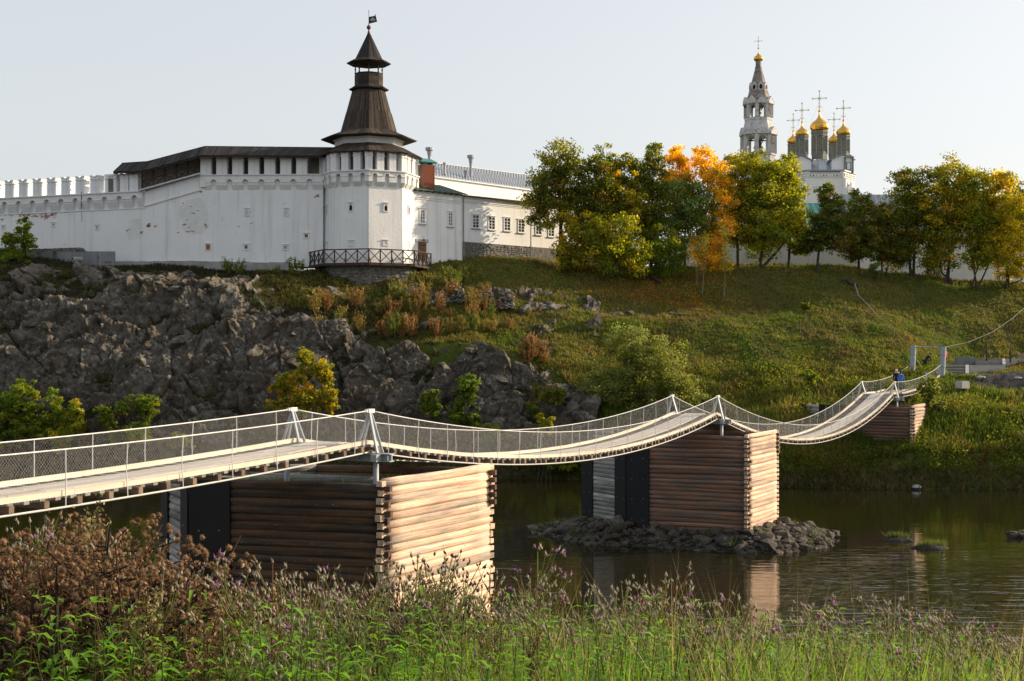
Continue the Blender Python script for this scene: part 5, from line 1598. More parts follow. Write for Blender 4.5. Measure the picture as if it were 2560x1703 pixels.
def cross_frame(i, u, s0, s1, dz):
    a, b = bp_(i, u, s0), bp_(i, u, s1); t = slope_z(i, u)
    x = (b - a); L = x.length; x.normalize(); y = t; z = x.cross(y).normalized(); 
    if z.z < 0: z = -z
    y = z.cross(x)
    c = (a + b) / 2 + z * dz
    m_ = Matrix.Identity(4)
    for k in range(3): m_[k][0], m_[k][1], m_[k][2], m_[k][3] = x[k], y[k], z[k], c[k]
    return m_ @ Matrix.Diagonal((L, 1, 1, 1))
npk = 0; restp = MB()
for i in range(4):
    us_, n = along(i, .98, .5)
    for u in us_: inst('cross_beam', XB, BR, cross_frame(i, u, -1.03, 1.03, -.135))
    us_, n = along(i, .45, .5)
    for u in us_:
        mt = cross_frame(i, u, -.96, .96, -.05)
        if npk < 298: inst('plank', PLK, BR, mt)
        else: restp.add([mt @ v.co for v in PLK.vertices], [tuple(p.vertices) for p in PLK.polygons])
        npk += 1
    us_, n = along(i, 2.9)
    du = (1 - U0[i]) / n
    for k, u in enumerate(us_):
        for s in (-.92, .92):
            a, b = bp_(i, u, s), bp_(i, u + du, s)
            o = inst('kerb_beam', KB, BR, seg_frame(a + Zv * .04, b + Zv * .04, .997))
        for j in range(7):
            s = (j - 3) * .115 - .02
            a, b = bp_(i, u, s), bp_(i, u + du, s)
            m1 = (a + b) / 2; m2 = bp_(i, u + du / 2, s)
            inst('walkway_board', BRD, BR, seg_frame(a + Zv * (.002 + random.uniform(0, .008)), b + Zv * (.002 + random.uniform(0, .008)), .996))
obj('plank_run', restp, PLANKM, BR, kind='stuff')
for i in range(4):
    for sd in (-1, 1):
        pts = [bp_(i, U0[i] + (1 - U0[i]) * k / 40, sd * 1.0) for k in range(41)]
        obj('main_cable', MB().tube([p + Zv * -.245 for p in pts], .026, 6), ROPE, BR, smooth=True)
        obj('handrail_cable', MB().tube([p + Zv * RH for p in pts], .018, 6), STEELW, BR, smooth=True)
        us_, n = along(i, 1.9, .55)
        for u in us_:
            a = bp_(i, u, sd)
            w = random.uniform(-.04, .04)
            obj('railing_rod', MB().tube([a + Zv * -.245, a + Zv * .35 + Vector((w, w, 0)), a + Zv * RH], .013, 5), STEELW, BR)
        # chain-link fabric
        L = SLEN[i]; h_ = RH + .02; st = .088
        n0 = int(U0[i] * L / st); n1 = int(L / st)
        ks = np.arange(n0 - 11, n1)
        run = .92
        ua, ub = ks * st / L, (ks * st + run) / L
        Vs, Fs = [], []
        def P3(u, dz):
            u = np.clip(u, U0[i], 1)
            n_, f_ = np.array(TN[i]), np.array(TF[i]); n1_, f1_ = np.array(TN[i + 1]), np.array(TF[i + 1])
            base = (n_ + (n1_ - n_) * u[:, None]) if sd > 0 else (f_ + (f1_ - f_) * u[:, None])
            base = base.copy(); base[:, 2] += dz - 4 * u * (1 - u) * SAG[i]
            return base
        lo_, hi_ = -.05, RH
        for fam in (0, 1):
            a_u, b_u = (ua, ub) if fam == 0 else (ub, ua)
            # clip wires that run past the span ends
            ca, cb = np.clip(a_u, U0[i], 1), np.clip(b_u, U0[i], 1)
            ta = (ca - a_u) / (b_u - a_u); tb = (cb - a_u) / (b_u - a_u)
            za = lo_ + (hi_ - lo_) * ta; zb = lo_ + (hi_ - lo_) * tb
            A_, B_ = P3(ca, za), P3(cb, zb)
            ok = np.linalg.norm(A_ - B_, axis=1) > .02
            A_, B_ = A_[ok], B_[ok]
            t_ = (B_ - A_) / np.linalg.norm(B_ - A_, axis=1)[:, None]
            hd_ = np.array(TF[i] - TN[i]); hd_[2] = 0; hd_ /= np.linalg.norm(hd_)
            s1 = np.repeat(hd_[None], len(A_), 0); s2 = np.cross(t_, s1)
            r_ = .00135
            V6 = []
            for E in (A_, B_):
                for an in (0, 2.094, 4.189):
                    V6.append(E + (s1 * math.cos(an) + s2 * math.sin(an)) * r_ + s1 * (.004 * fam))
            V6 = np.stack(V6, 1).reshape(-1, 3)
            o_ = sum(len(v) for v in Vs)
            b0_ = np.arange(len(A_))[:, None] * 6 + o_
            for q in ((0, 1, 4, 3), (1, 2, 5, 4), (2, 0, 3, 5)): Fs.append(b0_ + np.array(q)[None])
            Vs.append(V6)
        obj('chain_link_mesh', np_mesh('chain_link_mesh', np.concatenate(Vs), np.concatenate(Fs)), WIRE, BR, kind='stuff')

# small A-frame saddles over each pier, cross girder and columns below
for i, zc in ((1, 6.0), (2, 5.6), (3, 5.9)):
    lat = (TN[i] - TF[i]); lat.z = 0; W_ = lat.length; lat.normalize()
    lon = Vector((-lat.y, lat.x, 0)); lon = lon if lon.y > 0 else -lon
    cen = (TN[i] + TF[i]) / 2; zt_ = TN[i].z - .27
    gird = MB()
    a, b = TF[i] - lat * .75, TN[i] + lat * .75
    for dz, w, h_ in ((-.02, .26, .03), (-.23, .26, .03)):
        gird.bar(Vector((a.x, a.y, zt_ + dz)), Vector((b.x, b.y, zt_ + dz)), w, h_)
    gird.bar(Vector((a.x, a.y, zt_ - .125)), Vector((b.x, b.y, zt_ - .125)), .05, .18)
    for t in np.linspace(.02, .98, 9):
        p = a.lerp(b, t); gird.box((p.x, p.y, zt_ - .125), (.24, .02, .178), math.atan2(lon.y, lon.x))
    for s in (TN[i] + lat * .35, TF[i] - lat * .35):      # short longitudinal bearer under each saddle
        gird.bar(Vector((s.x, s.y, zt_ - .13)) - lon * .38, Vector((s.x, s.y, zt_ - .13)) + lon * .38, .2, .215)
    G_ = obj('cross_girder', gird, STEELG, BR)
    for s in (TN[i] + lat * .2, TF[i] - lat * .2):
        obj('column', MB().tube([Vector((s.x, s.y, zc - .4)), Vector((s.x, s.y, zt_ - .24))], .085, 12), STEELG, BR, smooth=True)
    for T_, sg in ((TN[i], 1), (TF[i], -1)):
        top = T_ + Zv * (RH - .01)
        sad = obj('saddle_cap', MB().bar(top - lon * .16, top + lon * .16, .13, .12).bar(top - lon * .26, top + lon * .02 + Zv * .03, .09, .07), STEELW, BR)
        for out_ in (-1, 1):
            for e in (-.075, .075):
                ft = T_ + lat * (sg * out_ * .34) + lon * (e * 2.0)
                ft.z = zt_ if out_ * sg * sg > 0 and out_ > 0 else TN[i].z - .02
                obj('strut', MB().bar(top + lon * e * .5 - Zv * .03, ft, .07, .07), STEELG, BR)
        obj('bearing_post', MB().bar(Vector((T_.x, T_.y, zt_)), Vector((T_.x, T_.y, T_.z - .2)), .12, .12), XBEAM, BR)
# railing end posts and the pylon gate
for u in (.66,):
    for sd in (-1, 1):
        a = bp_(3, u, sd); obj('end_post', MB().bar(a - Zv * .2, a + Zv * (RH + .22), .1), STEELW, BR)
for px, pt, pb in ((2277.5, 864, 945), (2352.5, 867, 945)):
    Yq = 124.2 if px < 2300 else 123.6
    a, b = P(px + 2, pb, Yq), P(px + 6, pt, Yq)
    po = obj('pylon', MB().tube([a, b], .255, 20), STEELG, BR, smooth=False)
    for t in (.36, .74):
        c = a.lerp(b, t); obj('clamp_band', MB().lathe((c.x, c.y, c.z), [(.262, -.04), (.285, -.03), (.285, .03), (.262, .04)], 20, cap=False), GALVD, po)
obj('top_bar', MB().tube([P(2288, 867.5, 124.1), P(2352, 869, 123.7)], .05, 8), STEELG, BR)
obj('stay_cable', MB().tube([P(2358, 869, 123.7), P(2420, 856, 125), P(2480, 831, 126.5), P(2530, 797, 128), P(2640, 700, 133)], .018, 5), ROPE, BR)
obj('stay_cable', MB().tube([P(2287, 893, 124.2), P(2294, 902, 124), P(2304, 917, 123.5)], .018, 5), ROPE, BR)
obj('abutment', MB().box((PX(2325, 126), 126, 7.6), (4.4, 3.4, 1.4), math.radians(-28)), CONC2, BR)

# ================================================================== landing stairs and works on the far bank
def flight(label, px0, px1, Y0, pb, pt, n, run, landing, skew=.35):
    s = thing('concrete_stairs', label, 'stairs', P((px0 + px1) / 2, pb, Y0), 'stairs up the far bank')
    z0, z1 = PZ(pb, Y0), PZ(pt, Y0 + run)
    x0, x1 = PX(px0, Y0), PX(px1, Y0)
    for k in range(n):
        y = Y0 + run * k / n; z = z0 + (z1 - z0) * (k + 1) / n; d_ = skew * run * k / n
        st_ = obj('step', MB().box(((x0 + x1) / 2 + d_, y + run / n / 2, z - .025), (x1 - x0, run / n + .02, .05)), CONC2, s)
        obj('riser', MB().box(((x0 + x1) / 2 + d_, y + run / n / 2 + .14, z - .15), (x1 - x0 - .02, run / n, .2)), GRAVEL, st_)  # dark material stands in for shade on the concrete risers
    xs = skew * run
    obj('landing', MB().box(((x0 + x1) / 2 + xs + landing / 2, Y0 + run + .9, z1 - .14), (x1 - x0 + landing, 1.8, .22)), CONC2, s)
    ck = MB().add([(x1 + .02, Y0 - .1, z0 - 1.2), (x1 + xs + .02, Y0 + run, z0 - 1.2), (x1 + xs + .02, Y0 + run, z1 + .03), (x1 + .02, Y0 - .1, z0 + .12), (x1 + .3, Y0 - .1, z0 - 1.2), (x1 + xs + .3, Y0 + run, z0 - 1.2), (x1 + xs + .3, Y0 + run, z1 + .03), (x1 + .3, Y0 - .1, z0 + .12)],
                  [(0, 1, 2, 3), (7, 6, 5, 4), (0, 4, 5, 1), (1, 5, 6, 2), (2, 6, 7, 3), (3, 7, 4, 0)])
    ck.box(((x1 + xs + landing / 2 + .3), Y0 + run + .0, z1 - .42), (landing + .3, .12, .84))
    obj('cheek_wall', ck, CONC2, s)
    return s
flight('lowest flight of concrete steps just beyond the bridge pylons', 2358, 2412, 125.0, 936, 913, 6, 2.4, 3.2)
flight('middle flight of concrete steps below the two thin poles', 2440, 2505, 129.2, 913, 897.5, 5, 2.2, 2.6)
flight('upper flight of concrete steps at the right edge', 2545, 2620, 132.8, 898, 885, 5, 2.0, 2)
SL = thing('concrete_slab', 'grey concrete slab lying above the lowest steps', 'slab', P(2412, 912, 130.5))
c = P(2413, 903, 130.5)
obj('slab', MB().box((c.x, c.y, c.z), (1.85, .3, .72), .05), CONC, SL)
c = P(2380, 908, 130.2); obj('slab', MB().box((c.x, c.y, c.z), (.55, .4, .28), .1), CONC, SL)
CB = thing('concrete_block', 'weathered white concrete block sunk in the bank weeds', 'block', P(2405, 971, 119.2))
c = P(2406, 962, 119.2)
obj('block', MB().box((c.x, c.y, c.z), (.92, .8, .62), .5, .93), CONC2, CB)
for px, lab in ((2467, 'thin dark pole beside the middle steps, nearer the bridge'), (2526, 'thin dark pole beside the middle steps, at the right')):
    b = P(px, 899, 130.5)
    t = thing('light_pole', lab, 'pole', b, 'thin poles by the stairs')
    obj('pole', MB().tube([b, b + Zv * 3.5], .045, 6), DARKM, t); obj('pole_base', MB().tube([b - Zv * .3, b + Zv * .85], .09, 8), DARKM, t)
gh = MB(); n_, m__ = 26, 14
for i in range(n_):
    for j in range(m__):
        px = 2412 + 190 * i / (n_ - 1); Yq = 119.8 + 4.6 * j / (m__ - 1)
        g_ = G(px, Yq); bump_ = max(0.0, math.sin(math.pi * j / (m__ - 1))) ** .7 * math.sin(math.pi * min(1, i / (n_ - 1) * 1.5) * .5)
        gh.v.append((g_.x, g_.y, g_.z - .15 + bump_ * .75 + random.uniform(-.12, .12) * bump_))
for i in range(n_ - 1):
    for j in range(m__ - 1):
        a = i * m__ + j; gh.f.append((a, a + m__, a + m__ + 1, a + 1))
tag(obj('gravel_heap', gh, GRAVEL, smooth=True), 'dark heap of gravel and earth below the steps', 'gravel')
SACK = M('pale_sacking', (.40, .42, .45), (.30, .32, .35), 4, rough=.8)
for px, py, lab in ((2452, 944, 'pale plastic sack on the gravel heap'), (2545, 931, 'pale sack at the right edge above the heap')):
    b = G(px, 121.5) + Zv * .45
    mb = MB().lathe((b.x, b.y, b.z), [(.06, 0), (.3, .03), (.33, .11), (.18, .18), (.03, .2)], 9, .3, sx=1.3, sy=.7)
    for k in range(len(mb.v)): mb.v[k] = tuple(q + random.uniform(-.05, .05) for q in mb.v[k])
    tag(obj('plastic_sack', mb, SACK, smooth=True), lab, 'sack')

# ================================================================== people
SKIN = M('skin', (.45, .26, .18), rough=.6)
BLK = M('black_cloth', (.012, .012, .014), (.02, .02, .022), 8, rough=.9)
BLUE = M('blue_jacket', (.055, .16, .52), (.045, .13, .44), 6, rough=.8)
TROU = M('dark_trousers', (.02, .022, .028), rough=.9)
GREYT = M('grey_trousers', (.06, .062, .07), rough=.9)
SHOE = M('pale_shoes', (.55, .55, .55), rough=.7)
HAIRW = M('white_hair', (.62, .62, .60), rough=.8); HAIRD = M('dark_hair', (.03, .022, .018), rough=.7)
NAVY = M('navy_workwear', (.018, .022, .035), rough=.9); REDV = M('red_vest', (.42, .03, .025), rough=.8)
def person(label, loc, rz, mats, hair, J=None, stride=.12, scale=1.0, bend=0.0):
    """mats: (skin, top, trousers, shoes); one skinned body, hair as a child"""
    t = thing('person', label, 'person', loc)
    b = bend; sb, cb = math.sin(b), math.cos(b)
    def up(x, y, h):  # torso point h above the hips, pitched forward (+y)
        return (x, y * cb + h * sb, .93 + h * cb - y * sb)
    V = {'hip': ((0, 0, .93), .155), 'waist': (up(0, 0, .18), .15), 'chest': (up(0, .01, .42), .17), 'neck': (up(0, 0, .56), .065), 'head': (up(0, .01, .66), .095), 'crown': (up(0, .01, .77), .085)}
    E = [('hip', 'waist'), ('waist', 'chest'), ('chest', 'neck'), ('neck', 'head'), ('head', 'crown')]
    for s, n in ((-1, 'l'), (1, 'r')):
        V['sh' + n] = (up(s * .19, 0, .47), .08)
        if bend < .2:
            V['el' + n] = (up(s * .26, -.02, .20), .06); V['wr' + n] = (up(s * .25, .08, -.04), .042); V['ha' + n] = (up(s * .245, .12, -.14), .04)
        else:
            V['el' + n] = (up(s * .25, .20, .34), .06); V['wr' + n] = (up(s * .2, .45, .28), .042); V['ha' + n] = (up(s * .18, .55, .26), .04)
        st = stride * s
        V['th' + n] = ((s * .095, 0, .86), .105); V['kn' + n] = ((s * .10, st * .5 + .03, .49), .075); V['an' + n] = ((s * .10, st - .02, .09), .055); V['to' + n] = ((s * .11, st + .15, .04), .045)
        E += [('chest', 'sh' + n), ('sh' + n, 'el' + n), ('el' + n, 'wr' + n), ('wr' + n, 'ha' + n), ('hip', 'th' + n), ('th' + n, 'kn' + n), ('kn' + n, 'an' + n), ('an' + n, 'to' + n)]
    keys = list(V)
    me = bpy.data.meshes.new('body')
    me.from_pydata([V[k][0] for k in keys], [(keys.index(a), keys.index(c)) for a, c in E], [])
    o = bpy.data.objects.new('tmp_body', me); COL.objects.link(o)
    md = o.modifiers.new('s', 'SKIN'); md.use_smooth_shade = True
    sv = me.skin_vertices[0].data
    for k, n in enumerate(keys): sv[k].radius = (V[n][1], V[n][1] * (.78 if n in ('hip', 'waist', 'chest') else 1)); sv[k].use_root = (n == 'hip')
    o.modifiers.new('d', 'SUBSURF').levels = 1
    dg = bpy.context.evaluated_depsgraph_get(); dg.update()
    nm = bpy.data.meshes.new_from_object(o.evaluated_get(dg))
    bpy.data.objects.remove(o)
    nm.materials.clear()
    for m_ in mats: nm.materials.append(m_)
    nk = Vector(V['neck'][0]); ax_ = Vector((0, sb, cb))
    for p in nm.polygons:
        c = p.center; h = (c - Vector((0, 0, .93))).dot(ax_)
        hand = min((c - Vector(V['hal'][0])).length, (c - Vector(V['har'][0])).length) < .075
        mi = 1
        if h > .55 and abs(c.x) < .16: mi = 0
        elif hand: mi = 0
        elif c.z < .10 and h < 0: mi = 3
        elif h < -.08 and abs(c.x) < .215 and c.z < .86: mi = 2
        p.material_index = mi; p.use_smooth = True
    bo = bpy.data.objects.new('body', nm); COL.objects.link(bo); bo.parent = t
    hd_ = Vector(V['crown'][0])
    hb = MB().lathe((0, 0, 0), [(.07, -.12), (.105, -.05), (.108, .02), (.085, .075), (.03, .105)], 10)
    hm = hb.mesh('hair'); fixn(hm); hm.materials.append(hair)
    for p in hm.polygons: p.use_smooth = True
    ho = bpy.data.objects.new('hair', hm); COL.objects.link(ho); ho.parent = t; ho.location = hd_ + Vector((0, -.02, 0))
    # face on the front of the head
    fb = MB().lathe((0, .10, -.07), [(.012, -.02), (.018, 0), (.008, .03)], 6)
    for s in (-1, 1): fb.lathe((s * .035, .088, -.03), [(.0, -.008), (.01, 0), (.0, .008)], 6)
    fb.box((0, .092, -.115), (.05, .012, .012))
    fm = fb.mesh('face'); fm.materials.append(mats[0])
    f_ = bpy.data.objects.new('face', fm); COL.objects.link(f_); f_.parent = t; f_.location = hd_
    t.rotation_euler = (0, 0, rz); t.scale = (scale,) * 3
    return t
bd_ = math.atan2(-(TN[4].x - TN[3].x), TN[4].y - TN[3].y)
f1 = bp_(3, .40, -.12); f2 = bp_(3, .36, .28)
f1.z += .02; f2.z += .02
person('white-haired person in black jacket walking away across the bridge', f1, bd_, (SKIN, BLK, TROU, SHOE), HAIRW, scale=1.0)
person('person in bright blue jacket walking on the bridge with a bag', f2, bd_ - .05, (SKIN, BLUE, TROU, SHOE), HAIRD, scale=.95, stride=-.12)
bg_ = f2 + Vector((.32, .05, .38))
bm_ = MB().box((bg_.x, bg_.y, bg_.z), (.28, .13, .34), .3, .85).tube([bg_ + Vector((-.08, 0, .16)), bg_ + Vector((-.04, 0, .36)), bg_ + Vector((.04, 0, .36)), bg_ + Vector((.08, 0, .16))], .012, 4)
tag(obj('shopping_bag', bm_, GREYT), 'dark bag carried by the person in blue', 'bag')
wp = G(2313, 125.8); wp.z = PZ(927, 125.8)
person('worker in dark clothes bending forward beyond the bridge end', wp, -1.35, (SKIN, NAVY, NAVY, BLK), HAIRD, bend=.75, scale=1.02)
wp = G(2364, 127.5); wp.z = PZ(917, 127.5)
person('worker in dark jacket with red, half hidden behind the right pylon', wp, .6, (SKIN, REDV, NAVY, BLK), HAIRD, scale=.98, bend=.1)
TB = thing('work_bench', 'grey work box in front of the bending worker', 'box', P(2328, 930, 125.6))
c = P(2327, 921, 126.2); obj('box_body', MB().box((c.x, c.y, c.z), (.95, .5, .4), -.3), CONC, TB); obj('box_lid', MB().box((c.x + .05, c.y, c.z + .23), (1.0, .55, .05), -.3), CONC2, TB)

# ================================================================== foliage helpers
def leaf_quads(pts, size, tint, rg, elong=.55, up=0.0):
    """one small bent diamond per point, turned every way"""
    n = len(pts)
    size = np.broadcast_to(np.asarray(size, float), (n,))
    t = rg.normal(size=(n, 3)); t[:, 2] += up; t /= np.linalg.norm(t, axis=1)[:, None]
    a = rg.normal(size=(n, 3)); b = np.cross(t, a); b /= np.linalg.norm(b, axis=1)[:, None]
    s = (size * rg.uniform(.7, 1.3, n))[:, None]
    V = np.stack([pts - t * s * .5, pts + b * s * elong * .5, pts + t * s * .5, pts - b * s * elong * .5], 1).reshape(-1, 3)
    Q = np.arange(n * 4).reshape(-1, 4)
    return V, Q, np.repeat(tint, 4, 0)

def mixcol(pal, n, rg, jit=.18):
    cols = np.array([c for c, w in pal]); ws = np.array([w for c, w in pal], float); ws /= ws.sum()
    k = rg.choice(len(pal), n, p=ws)
    return cols[k] * rg.uniform(1 - jit, 1 + jit, (n, 1)), k

DKG, OLV, YGR = (.058, .082, .014), (.13, .132, .018), (.24, .225, .022)
ORG, YEL, SIL = (.60, .35, .045), (.50, .37, .028), (.13, .175, .065)
BRN, GRN = (.20, .125, .035), (.10, .155, .02)
P_OLIVE = [(DKG, 4), (OLV, 4), (YGR, 1.2), (BRN, .6)]
P_YG = [(OLV, 3), (YGR, 4), (GRN, 2), (YEL, .6)]
P_ORG = [(ORG, 5), (YEL, 3), (BRN, 1), (OLV, .6)]
P_SIL = [(SIL, 4), (GRN, 2), (OLV, 2)]
P_MIX = [(OLV, 4), (YGR, 3), (YEL, 1.4), (ORG, .5), (DKG, 2)]
P_DARK = [(DKG, 4), (OLV, 2), (BRN, 1.6), (GRN, 1)]
P_GREEN = [(GRN, 4), (OLV, 2), (YGR, 1), (DKG, 2)]
P_AUT = [((.34, .25, .03), 2.4), ((.40, .24, .04), 1.3), ((.17, .165, .02), 4), (OLV, 3), (GRN, 1)]
P_WIL = [((.15, .165, .05), 4), ((.11, .125, .03), 3), ((.15, .15, .02), 2)]

def crown_points(lobes, Y, depth, n, rg, cl=1.0, pal=P_OLIVE, leaf=.22):
    """leaf positions for lobes [(px,py,hw,hh)]: clumps spread through each lobe, leaves through each clump"""
    s = Y / F
    area = np.array([l[2] * l[3] for l in lobes], float); area /= area.sum()
    PT, TI = [], []; centres = []
    for l, ar in zip(lobes, area):
        c = np.array(P(l[0], l[1], Y)); rx, rz = l[2] * s, l[3] * s; ry = min(rx * 1.0, depth)
        nc = max(9, int(30 * cl * (rx * rz) ** .5 / 1.6))
        d = rg.normal(size=(nc, 3)); d /= np.linalg.norm(d, axis=1)[:, None]
        r = rg.uniform(.1, 1.25, (nc, 1)) ** .5
        cc = c + d * r * np.array([rx, ry, rz]) * .86
        cr = rg.uniform(.25, .46, nc) * (rx * rz) ** .5
        nl = int(n * ar * 2.3)
        k = rg.integers(0, nc, nl)
        dd = rg.normal(size=(nl, 3)); dd /= np.linalg.norm(dd, axis=1)[:, None]
        rr = rg.uniform(0, 1, (nl, 1)) ** .6
        pts = cc[k] + dd * rr * cr[k][:, None] * np.array([1.15, 1.0, .75])
        ct, _ = mixcol(pal, nc, rg, .2)
        lt, _ = mixcol(pal, nl, rg, .2)
        ti = (ct[k] * .6 + lt * .4) * rg.uniform(.7, 1.3, (nl, 1))
        PT.append(pts); TI.append(ti); centres.append((cc, cr))
    return np.concatenate(PT), np.concatenate(TI), centres

TREE_N = [0]
def tree(name, label, base_px, Y, lobes, pal, n=4200, leaf=.23, trunk=.17, depth=3.0, group=None, cat='tree', lean=0.0, stems=1, bark=None, base=None):
    TREE_N[0] += 1
    rg = np.random.default_rng(500 + TREE_N[0])
    b = base if base is not None else G(base_px, Y)
    t = thing(name, label, cat, b, group)
    if cat == 'tree': lobes = [(a, b_, c * 1.1, d_ * 1.1) for a, b_, c, d_ in lobes]
    elif name != 'maple_bush' or True:      # ragged shrubs: every lobe breaks up into smaller sprays
        l2 = []
        for a, b_, c, d_ in lobes:
            for q in range(5):
                k_ = rg.uniform(.34, .62) if 'willow' not in name else rg.uniform(.5, .8)
                l2.append((a + rg.uniform(-.72, .72) * c, b_ + rg.uniform(-.75, .6) * d_, c * k_, d_ * k_ * rg.uniform(.9, 1.5)))
        lobes = l2
    pts, ti, cen = crown_points(lobes, Y, depth, n, rg, pal=pal, leaf=leaf)
    ti = ti * 1.55
    V, Q, T = leaf_quads(pts, leaf * (1.18 if cat == 'tree' else 1.1), ti, rg, .62)
    obj('crown', np_mesh('crown', V, Q, T), LEAF, t)
    mb = MB()
    allc = np.concatenate([c for c, r in cen]); 
    cz = allc[:, 2]
    for q in range(stems):
        tgt = allc[rg.integers(len(allc))] if stems > 1 else np.array([allc[:, 0].mean(), allc[:, 1].mean(), cz.min() + (cz.max() - cz.min()) * .72])
        tgt = np.array([tgt[0], tgt[1], max(tgt[2], b.z + 1.0)])
        b0 = np.array([b.x + (q - (stems - 1) / 2) * .35, b.y + rg.uniform(-.2, .2), b.z - .3])
        m1 = b0 * .55 + tgt * .45 + rg.normal(0, .12, 3) * np.array([1, 1, 0])
        m2 = b0 * .25 + tgt * .75 + rg.normal(0, .15, 3) * np.array([1, 1, 0])
        r_ = trunk / math.sqrt(stems)
        mb.tube([tuple(b0), tuple(b0 + np.array([0, 0, .5])), tuple(m1), tuple(m2), tuple(tgt)], [r_ * 1.35, r_, r_ * .72, r_ * .45, r_ * .15], 7)
        nl = 9 if stems == 1 else 3
        for k in range(nl):
            c = allc[rg.integers(len(allc))]
            f_ = rg.uniform(.35, .95)
            st = m1 * (1 - f_) + m2 * f_ if f_ > .2 else m1
            if c[2] < st[2] - .5: st = m1
            md = (st + c) / 2 + np.array([0, 0, .15])
            mb.tube([tuple(st), tuple(md), tuple(c)], [r_ * .38, r_ * .22, r_ * .06], 5)
    obj('trunk', mb, bark or BARK, t, smooth=True)
    return t

# ------------------------------------------------------------------ trees on the crest
GT = None
tree('lime_tree', 'tall dark olive tree at the left end of the row, beside the white building', 1402, 146.8, [(1400, 400, 52, 55), (1362, 455, 42, 55), (1428, 450, 45, 65), (1345, 520, 38, 48), (1392, 520, 55, 50), (1440, 530, 40, 55)], P_OLIVE, 7600, trunk=.26)
tree('shrub_tree', 'low yellow-green shrub in front of the tall leftmost tree', 1440, 145.2, [(1440, 560, 36, 48), (1445, 625, 52, 50), (1420, 640, 30, 35)], P_MIX, 3300, trunk=.10)
tree('lime_tree', 'olive tree with a blunt top, second in the row', 1500, 147, [(1502, 400, 36, 42), (1490, 460, 48, 62), (1520, 500, 50, 70), (1480, 560, 40, 50)], P_OLIVE, 5600, trunk=.2)
tree('lime_tree', 'olive-yellow tree between the second tree and the tall narrow one', 1560, 148, [(1562, 430, 46, 38), (1545, 490, 52, 55), (1580, 530, 45, 60)], P_MIX, 4800, trunk=.18)
tree('shrub_tree', 'broad drooping green bush spreading at the foot of the tree row', 1545, 144.5, [(1530, 585, 62, 55), (1555, 640, 75, 52), (1500, 620, 45, 40), (1590, 660, 40, 35)], P_YG, 6200, trunk=.13)
tree('lime_tree', 'tall narrow green tree rising above the row left of the orange ones', 1628, 149, [(1634, 395, 26, 38), (1625, 450, 45, 50), (1640, 520, 48, 60), (1615, 580, 40, 60)], P_OLIVE, 5600, trunk=.18)
tree('aspen_tree', 'silvery green tree below the left orange crown', 1712, 149.5, [(1700, 500, 48, 60), (1735, 520, 45, 65), (1755, 570, 40, 45), (1690, 570, 40, 50)], P_SIL, 5200, trunk=.15)
tree('maple_tree', 'orange tree with pointed top, left of the two orange crowns', 1688, 151, [(1692, 395, 28, 30), (1690, 440, 42, 42), (1705, 480, 38, 30)], P_ORG, 3400, trunk=.16)
tree('maple_tree', 'bright orange tree with long drooping side, right of the two', 1768, 150.5, [(1752, 400, 34, 34), (1785, 440, 40, 45), (1800, 500, 42, 50), (1800, 560, 48, 38), (1770, 620, 45, 55), (1785, 665, 40, 30)], P_ORG, 6600, trunk=.17)
tree('shrub_tree', 'greenish bush growing below the orange trees', 1652, 146.5, [(1655, 600, 42, 50), (1668, 655, 50, 48), (1625, 640, 35, 40)], P_GREEN, 3800, trunk=.09, stems=3)
tree('lime_tree', 'yellow-green tree just right of the orange trees', 1845, 152, [(1850, 420, 44, 38), (1835, 490, 44, 60), (1855, 560, 50, 60)], P_MIX, 4600, trunk=.17)
tree('lime_tree', 'large green-yellow tree in front of the bell tower', 1905, 151.5, [(1900, 415, 45, 40), (1930, 460, 60, 58), (1890, 520, 60, 65), (1955, 540, 62, 60), (1920, 600, 70, 45)], P_YG, 9200, trunk=.24, stems=2)
tree('lime_tree', 'green tree overlapping the cathedral wall', 1972, 153, [(1968, 430, 34, 40), (1978, 490, 36, 45), (1975, 550, 46, 55), (1998, 605, 30, 35)], P_YG, 5200, trunk=.17)
tree('leaning_tree', 'dark leaning tree standing before the white cathedral wall', 2042, 151.5, [(2060, 490, 22, 34), (2082, 520, 28, 38), (2050, 570, 36, 42), (2092, 585, 46, 48), (2030, 605, 32, 30)], P_DARK, 5200, trunk=.16)
tree('lime_tree', 'small brownish tree in front of the teal roof', 2148, 153, [(2150, 510, 30, 38), (2125, 565, 34, 45), (2165, 575, 42, 60), (2150, 630, 50, 30)], P_DARK, 4200, trunk=.15)
tree('lime_tree', 'brown-tinged tree in the hollow of the right-hand row', 2210, 154, [(2210, 545, 40, 42), (2190, 605, 48, 52), (2235, 615, 48, 55)], [(BRN, 3), (OLV, 4), (DKG, 4), (YEL, .5)], 4600, trunk=.16, stems=2)
tree('lime_tree', 'tall dark tree at the left of the right-hand clump', 2280, 154, [(2275, 455, 48, 45), (2260, 520, 50, 60), (2300, 560, 50, 70), (2250, 620, 40, 50)], P_OLIVE, 6600, trunk=.24, stems=2)
tree('lime_tree', 'tallest round-topped tree of the right-hand clump', 2372, 152.5, [(2375, 440, 52, 45), (2350, 510, 55, 60), (2400, 520, 58, 65), (2370, 600, 62, 60), (2345, 655, 45, 40)], P_MIX, 9000, trunk=.24, stems=3)
tree('lime_tree', 'yellowish tree right of the tallest one', 2440, 151.5, [(2445, 465, 48, 48), (2430, 530, 50, 60), (2470, 570, 48, 65), (2450, 630, 45, 40)], P_YG, 6600, trunk=.2, stems=3)
tree('lime_tree', 'golden-leaved tree at the right edge', 2515, 150.5, [(2500, 470, 38, 45), (2520, 540, 48, 60), (2500, 610, 55, 48), (2540, 660, 50, 40)], [(YEL, 4), (YGR, 4), (OLV, 3), (ORG, .6)], 7200, trunk=.2, stems=3)
